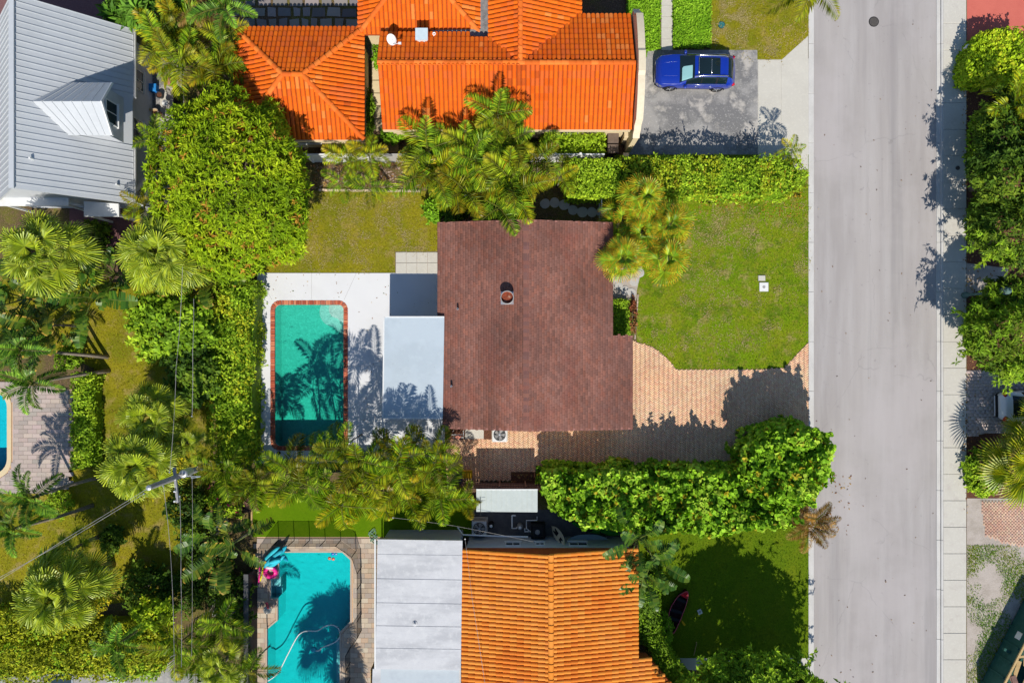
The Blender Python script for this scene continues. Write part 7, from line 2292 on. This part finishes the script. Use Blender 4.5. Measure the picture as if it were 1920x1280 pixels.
A = Vector(W(1878, 1290, 1.5)); B = Vector(W(1945, 1160, 1.5))
d = (B - A); ang = math.atan2(d.y, d.x); d.normalize(); s = Vector((d.y, -d.x, 0))
sk = thing("rubbish_skip", "green metal skip filled with timber at the bottom right corner", "skip", (A + B) / 2 - Vector((0, 0, 1.5)))
Rz = Matrix.Rotation(ang, 4, 'Z')
Lk = (B - A).length + 1.5; wk = 2.2
C0 = (A + B) / 2 + s * (wk / 2); C0.z = 0
def skb(nm, lx, ly, z0, z1, hx, hy, mat, par=None):
    c = C0 + d * lx + s * ly
    return MB().obox((c.x, c.y, (z0 + z1) / 2), hx, hy, (z1 - z0) / 2, Rz).build(nm, mat, par or sk)
skb("side_panel", 0, -wk / 2, .1, 1.5, Lk / 2, .04, M_greenmetal); skb("side_panel", 0, wk / 2, .1, 1.5, Lk / 2, .04, M_greenmetal)
skb("end_panel", -Lk / 2, 0, .1, 1.498, .04, wk / 2 - .042, M_greenmetal); skb("end_panel", Lk / 2, 0, .1, 1.498, .04, wk / 2 - .042, M_greenmetal)
skb("floor_panel", 0, 0, .1, .2, Lk / 2 - .042, wk / 2 - .042, M_greenmetal)
skb("top_rail", 0, -wk / 2, 1.502, 1.57, Lk / 2, .06, M_timber); skb("top_rail", 0, wk / 2, 1.502, 1.57, Lk / 2, .06, M_greenmetal)
for q in range(5): skb("side_rib", -Lk / 2 + .4 + q * .95, -wk / 2 - .08, .1, 1.4, .05, .035, M_greenmetal)
skb("notice_plate", .9, -wk / 2 - .055, .75, 1.15, .22, .006, M_white)
skb("lifting_lug", -.2, -wk / 2 - .28, .85, 1.0, .08, .2, M_greenmetal)
for q in range(16):
    c = C0 + d * rnd.uniform(-Lk * .35, Lk * .35) + s * rnd.uniform(-.75, .75)
    z = 1.0 + q * .03
    M = Matrix.Rotation(ang + rnd.uniform(-1.3, 1.3), 4, 'Z') @ Matrix.Rotation(rnd.uniform(-.12, .12), 4, 'Y')
    pl_ = tag(MB().obox((c.x, c.y, z), rnd.uniform(.35, .7), rnd.uniform(.05, .2), .015, M).build("timber_plank", M_timber if q % 4 else M_wood), "loose timber offcut lying in the green skip", "plank", "offcuts heaped in the green skip")

# ---------------------------------------------------------------- utility pole and wires
tx, ty, tz = W(279, 914, 9.0)
bx_, by_ = XY(428, 857)
up_ = thing("utility_pole", "tall grey utility pole with crossarm and transformer above the tall hedge", "utility pole", (bx_, by_, 0))
M_pole = pmat("weathered_pole", (.34, .33, .33), .85, [(5, .4, .65, (.24, .23, .23), .7, (1, 1, .3)), (20, .5, .7, (.45, .44, .44), .5)])
MB().tube([(bx_, by_, 0), ((bx_ + tx) / 2, (by_ + ty) / 2, 4.5), (tx, ty, tz)], [.19, .16, .12], 12).build("pole", M_pole, up_)
def along_pole(z): f = z / tz; return Vector((bx_ + (tx - bx_) * f, by_ + (ty - by_) * f, z))
c = along_pole(6.6)
MB().obox((c.x + .1, c.y - .35, c.z), .06, .9, .06, Matrix.Rotation(.1, 4, 'Z')).build("crossarm", M_pole, up_)
c = along_pole(5.9)
tf = MB().lathe((c.x + .3, c.y + .15, c.z - .4), [(.2, 0), (.22, .05), (.22, .75), (.18, .82), (.05, .85)], 18).build("transformer", M_alu, up_)
for q in range(2): MB().lathe((c.x + .22 + q * .16, c.y + .15, c.z + .452), [(.04, 0), (.05, .05), (.03, .1), (.045, .15), (.02, .2)], 10).build("bushing", M_conc_grey, tf)
for q in (-.8, -.3, .3):
    cc_ = along_pole(6.6); MB().lathe((cc_.x + .1, cc_.y - .35 + q, 6.662), [(.05, 0), (.05, .06), (.03, .1), (.04, .14)], 10).build("insulator", M_white, up_)
MB().lathe((tx, ty, tz), [(.13, 0), (.13, .04), (.03, .1)], 12).build("pole_cap", M_alu, up_)
MB().tube([along_pole(6.0), W(375, 893, 6.4), W(361, 896, 6.6)], .03, 6).build("stay_arm", M_alu, up_)
def wire(label, pts_, r, mat, sag=.0):
    A = [Vector(W(*q)) for q in pts_]
    t = thing("power_line", label, "wire", A[0])
    P_ = []
    for i in range(len(A) - 1):
        for f in np.linspace(0, 1, 14)[:-1 if i < len(A) - 2 else None]:
            v = A[i].lerp(A[i + 1], float(f)); v.z -= sag * 4 * f * (1 - f); P_.append(v)
    MB().tube(P_, r, 5).build("cable", mat, t)
    MB().lathe(tuple(P_[0]), [(.03, -.05), (.045, 0), (.03, .05)], 8).build("clamp", M_alu, t)
wire("white wire running from the pole head to the bottom edge", [(306, 911, 8.4), (322, 1080, 8.0), (326, 1310, 8.4)], .010, M_conc_grey, .1)
wire("thin grey wire right of the pole running to the bottom edge", [(360, 895, 6.6), (360, 1050, 6.3), (359, 1230, 6.5)], .009, M_conc_grey, .05)
wire("double wire rising from the pole to the sabal palm", [(318, 885, 7.8), (330, 690, 7.5), (342, 500, 7.8)], .010, M_conc_grey, .1)
wire("straight wire just right of the double wire in the left yard", [(360, 780, 6.4), (361, 660, 6.3), (363, 560, 6.4)], .012, M_conc_grey, .05)
wire("dark wire between two white wires at the bottom left", [(337, 930, 7.4), (339, 1080, 7.2), (340, 1250, 7.4)], .013, M_conc_grey, .05)
wire("slanting white wire from the pole top to the left edge", [(279, 914, 8.95), (130, 1005, 8.5), (-30, 1105, 8.6)], .010, M_conc_grey, .1)
wire("lower slanting wire near the left edge", [(270, 925, 7.4), (130, 1010, 7.0), (-30, 1098, 7.2)], .012, M_conc_grey, .1)
wire("thin service wire above the dark turf to the flat roof", [(737, 970, 3.4), (850, 985, 3.2), (1000, 1015, 3.2)], .008, M_conc_grey, .05)
wire("thin slack wire over the tiled roof", [(872, 1010, 3.4), (885, 1120, 3.5), (912, 1300, 3.6)], .009, M_conc_grey, .05)

# small litter lying about: leaves on the road, lawn scraps
def scatter(name, label, pts, n, z, pal, size, seed):
    poly = PXY(pts); g = np.random.default_rng(seed)
    x, y = sample_poly(poly, n, g)
    C = np.stack([x, y, np.full(n, z)], 1); az = g.uniform(0, 6.28, n)
    A_ = np.stack([np.cos(az), np.sin(az), np.full(n, .15)], 1)
    Nn = np.tile(np.array([[0, 0, 1.0]]), (n, 1)) + g.normal(0, .15, (n, 3))
    L_ = size * g.uniform(.5, 1.4, n)
    V, F, k = leaf_geo(C, unit(A_), unit(Nn), L_, L_ * .5, np.full(n, .05))
    c = np.array(pal)[g.integers(0, len(pal), n)]
    tag(obj(name, np_mesh(name, V, F, np.repeat(c, k, 0)), M_leaf), label, "leaves", kind="stuff")
DRY = [(.30, .14, .05), (.24, .11, .05), (.40, .24, .08), (.5, .34, .12)]
scatter("fallen_leaves", "dry leaves scattered along the road edges", [(1528, -10), (1756, -10), (1756, 1290), (1528, 1290)], 90, -.054, [(.2, .13, .09), (.14, .1, .08), (.3, .2, .12)], .10, 1)
scatter("fallen_leaves", "dry leaves along the pavement's planted edge", [(1805, 160), (1815, 160), (1815, 960), (1805, 960)], 240, .065, DRY, .12, 2)
scatter("fallen_leaves", "dry leaves on the mulch by the wooden fence", [(958, 886), (1090, 886), (1090, 902), (958, 902)], 120, .075, DRY, .14, 3)
scatter("fallen_leaves", "dry leaves over the planting bed under the palms", [(590, 308), (830, 308), (830, 354), (590, 354)], 700, .02, DRY + [(.45, .33, .26), (.38, .3, .25)], .16, 4)
scatter("fallen_leaves", "fallen leaves along the top of the front lawn", [(1265, 366), (1510, 366), (1510, 410), (1265, 400)], 260, .05, [(.5, .26, .03), (.45, .3, .06), (.4, .16, .04)], .10, 5)
scatter("fallen_leaves", "brown leaves below the dry palm on the road", [(1556, 890), (1600, 890), (1590, 1010), (1550, 1010)], 40, -.05, DRY, .14, 6)
scatter("fallen_leaves", "leaf scraps in the mulch across the street", [(1815, 160), (1918, 160), (1918, 930), (1815, 930)], 900, .02, DRY, .14, 7)

scatter("fallen_leaves", "few dry leaves blown over the white deck", [(484, 514), (820, 514), (820, 590), (715, 600), (715, 860), (655, 860), (655, 560), (484, 558)], 70, .056, DRY + [(.12, .16, .02)], .09, 8)

for (a, b_, lab) in ((733, 272, "tan slats added as a light and shade pattern by the alley mouth"), (1020, 278, "tan slats added as a light and shade pattern beside the low bright shrubs")):
    x, y, _ = W(a, b_, .25)
    lt = thing("light_shade_lattice", lab, "lattice", (x, y, 0))  # added slats stand in for a pattern of light and shade here
    for q in range(-6, 7):
        for sg in (1, -1):
            off = q * .085
            M = Matrix.Rotation(sg * math.radians(45), 4, 'Z')
            c = M @ Vector((0, off, 0))
            hl = .55 - abs(off) * .75
            MB().obox((x + c.x, y + c.y, .25 + sg * .007), hl, .017, .006, M).build("slat", M_timber, lt)
    for dx, dy in ((-.3, -.3), (.3, -.3), (.3, .3), (-.3, .3)): MB().box(x + dx - .02, y + dy - .02, 0, x + dx + .02, y + dy + .02, .235).build("foot", M_wood, lt)
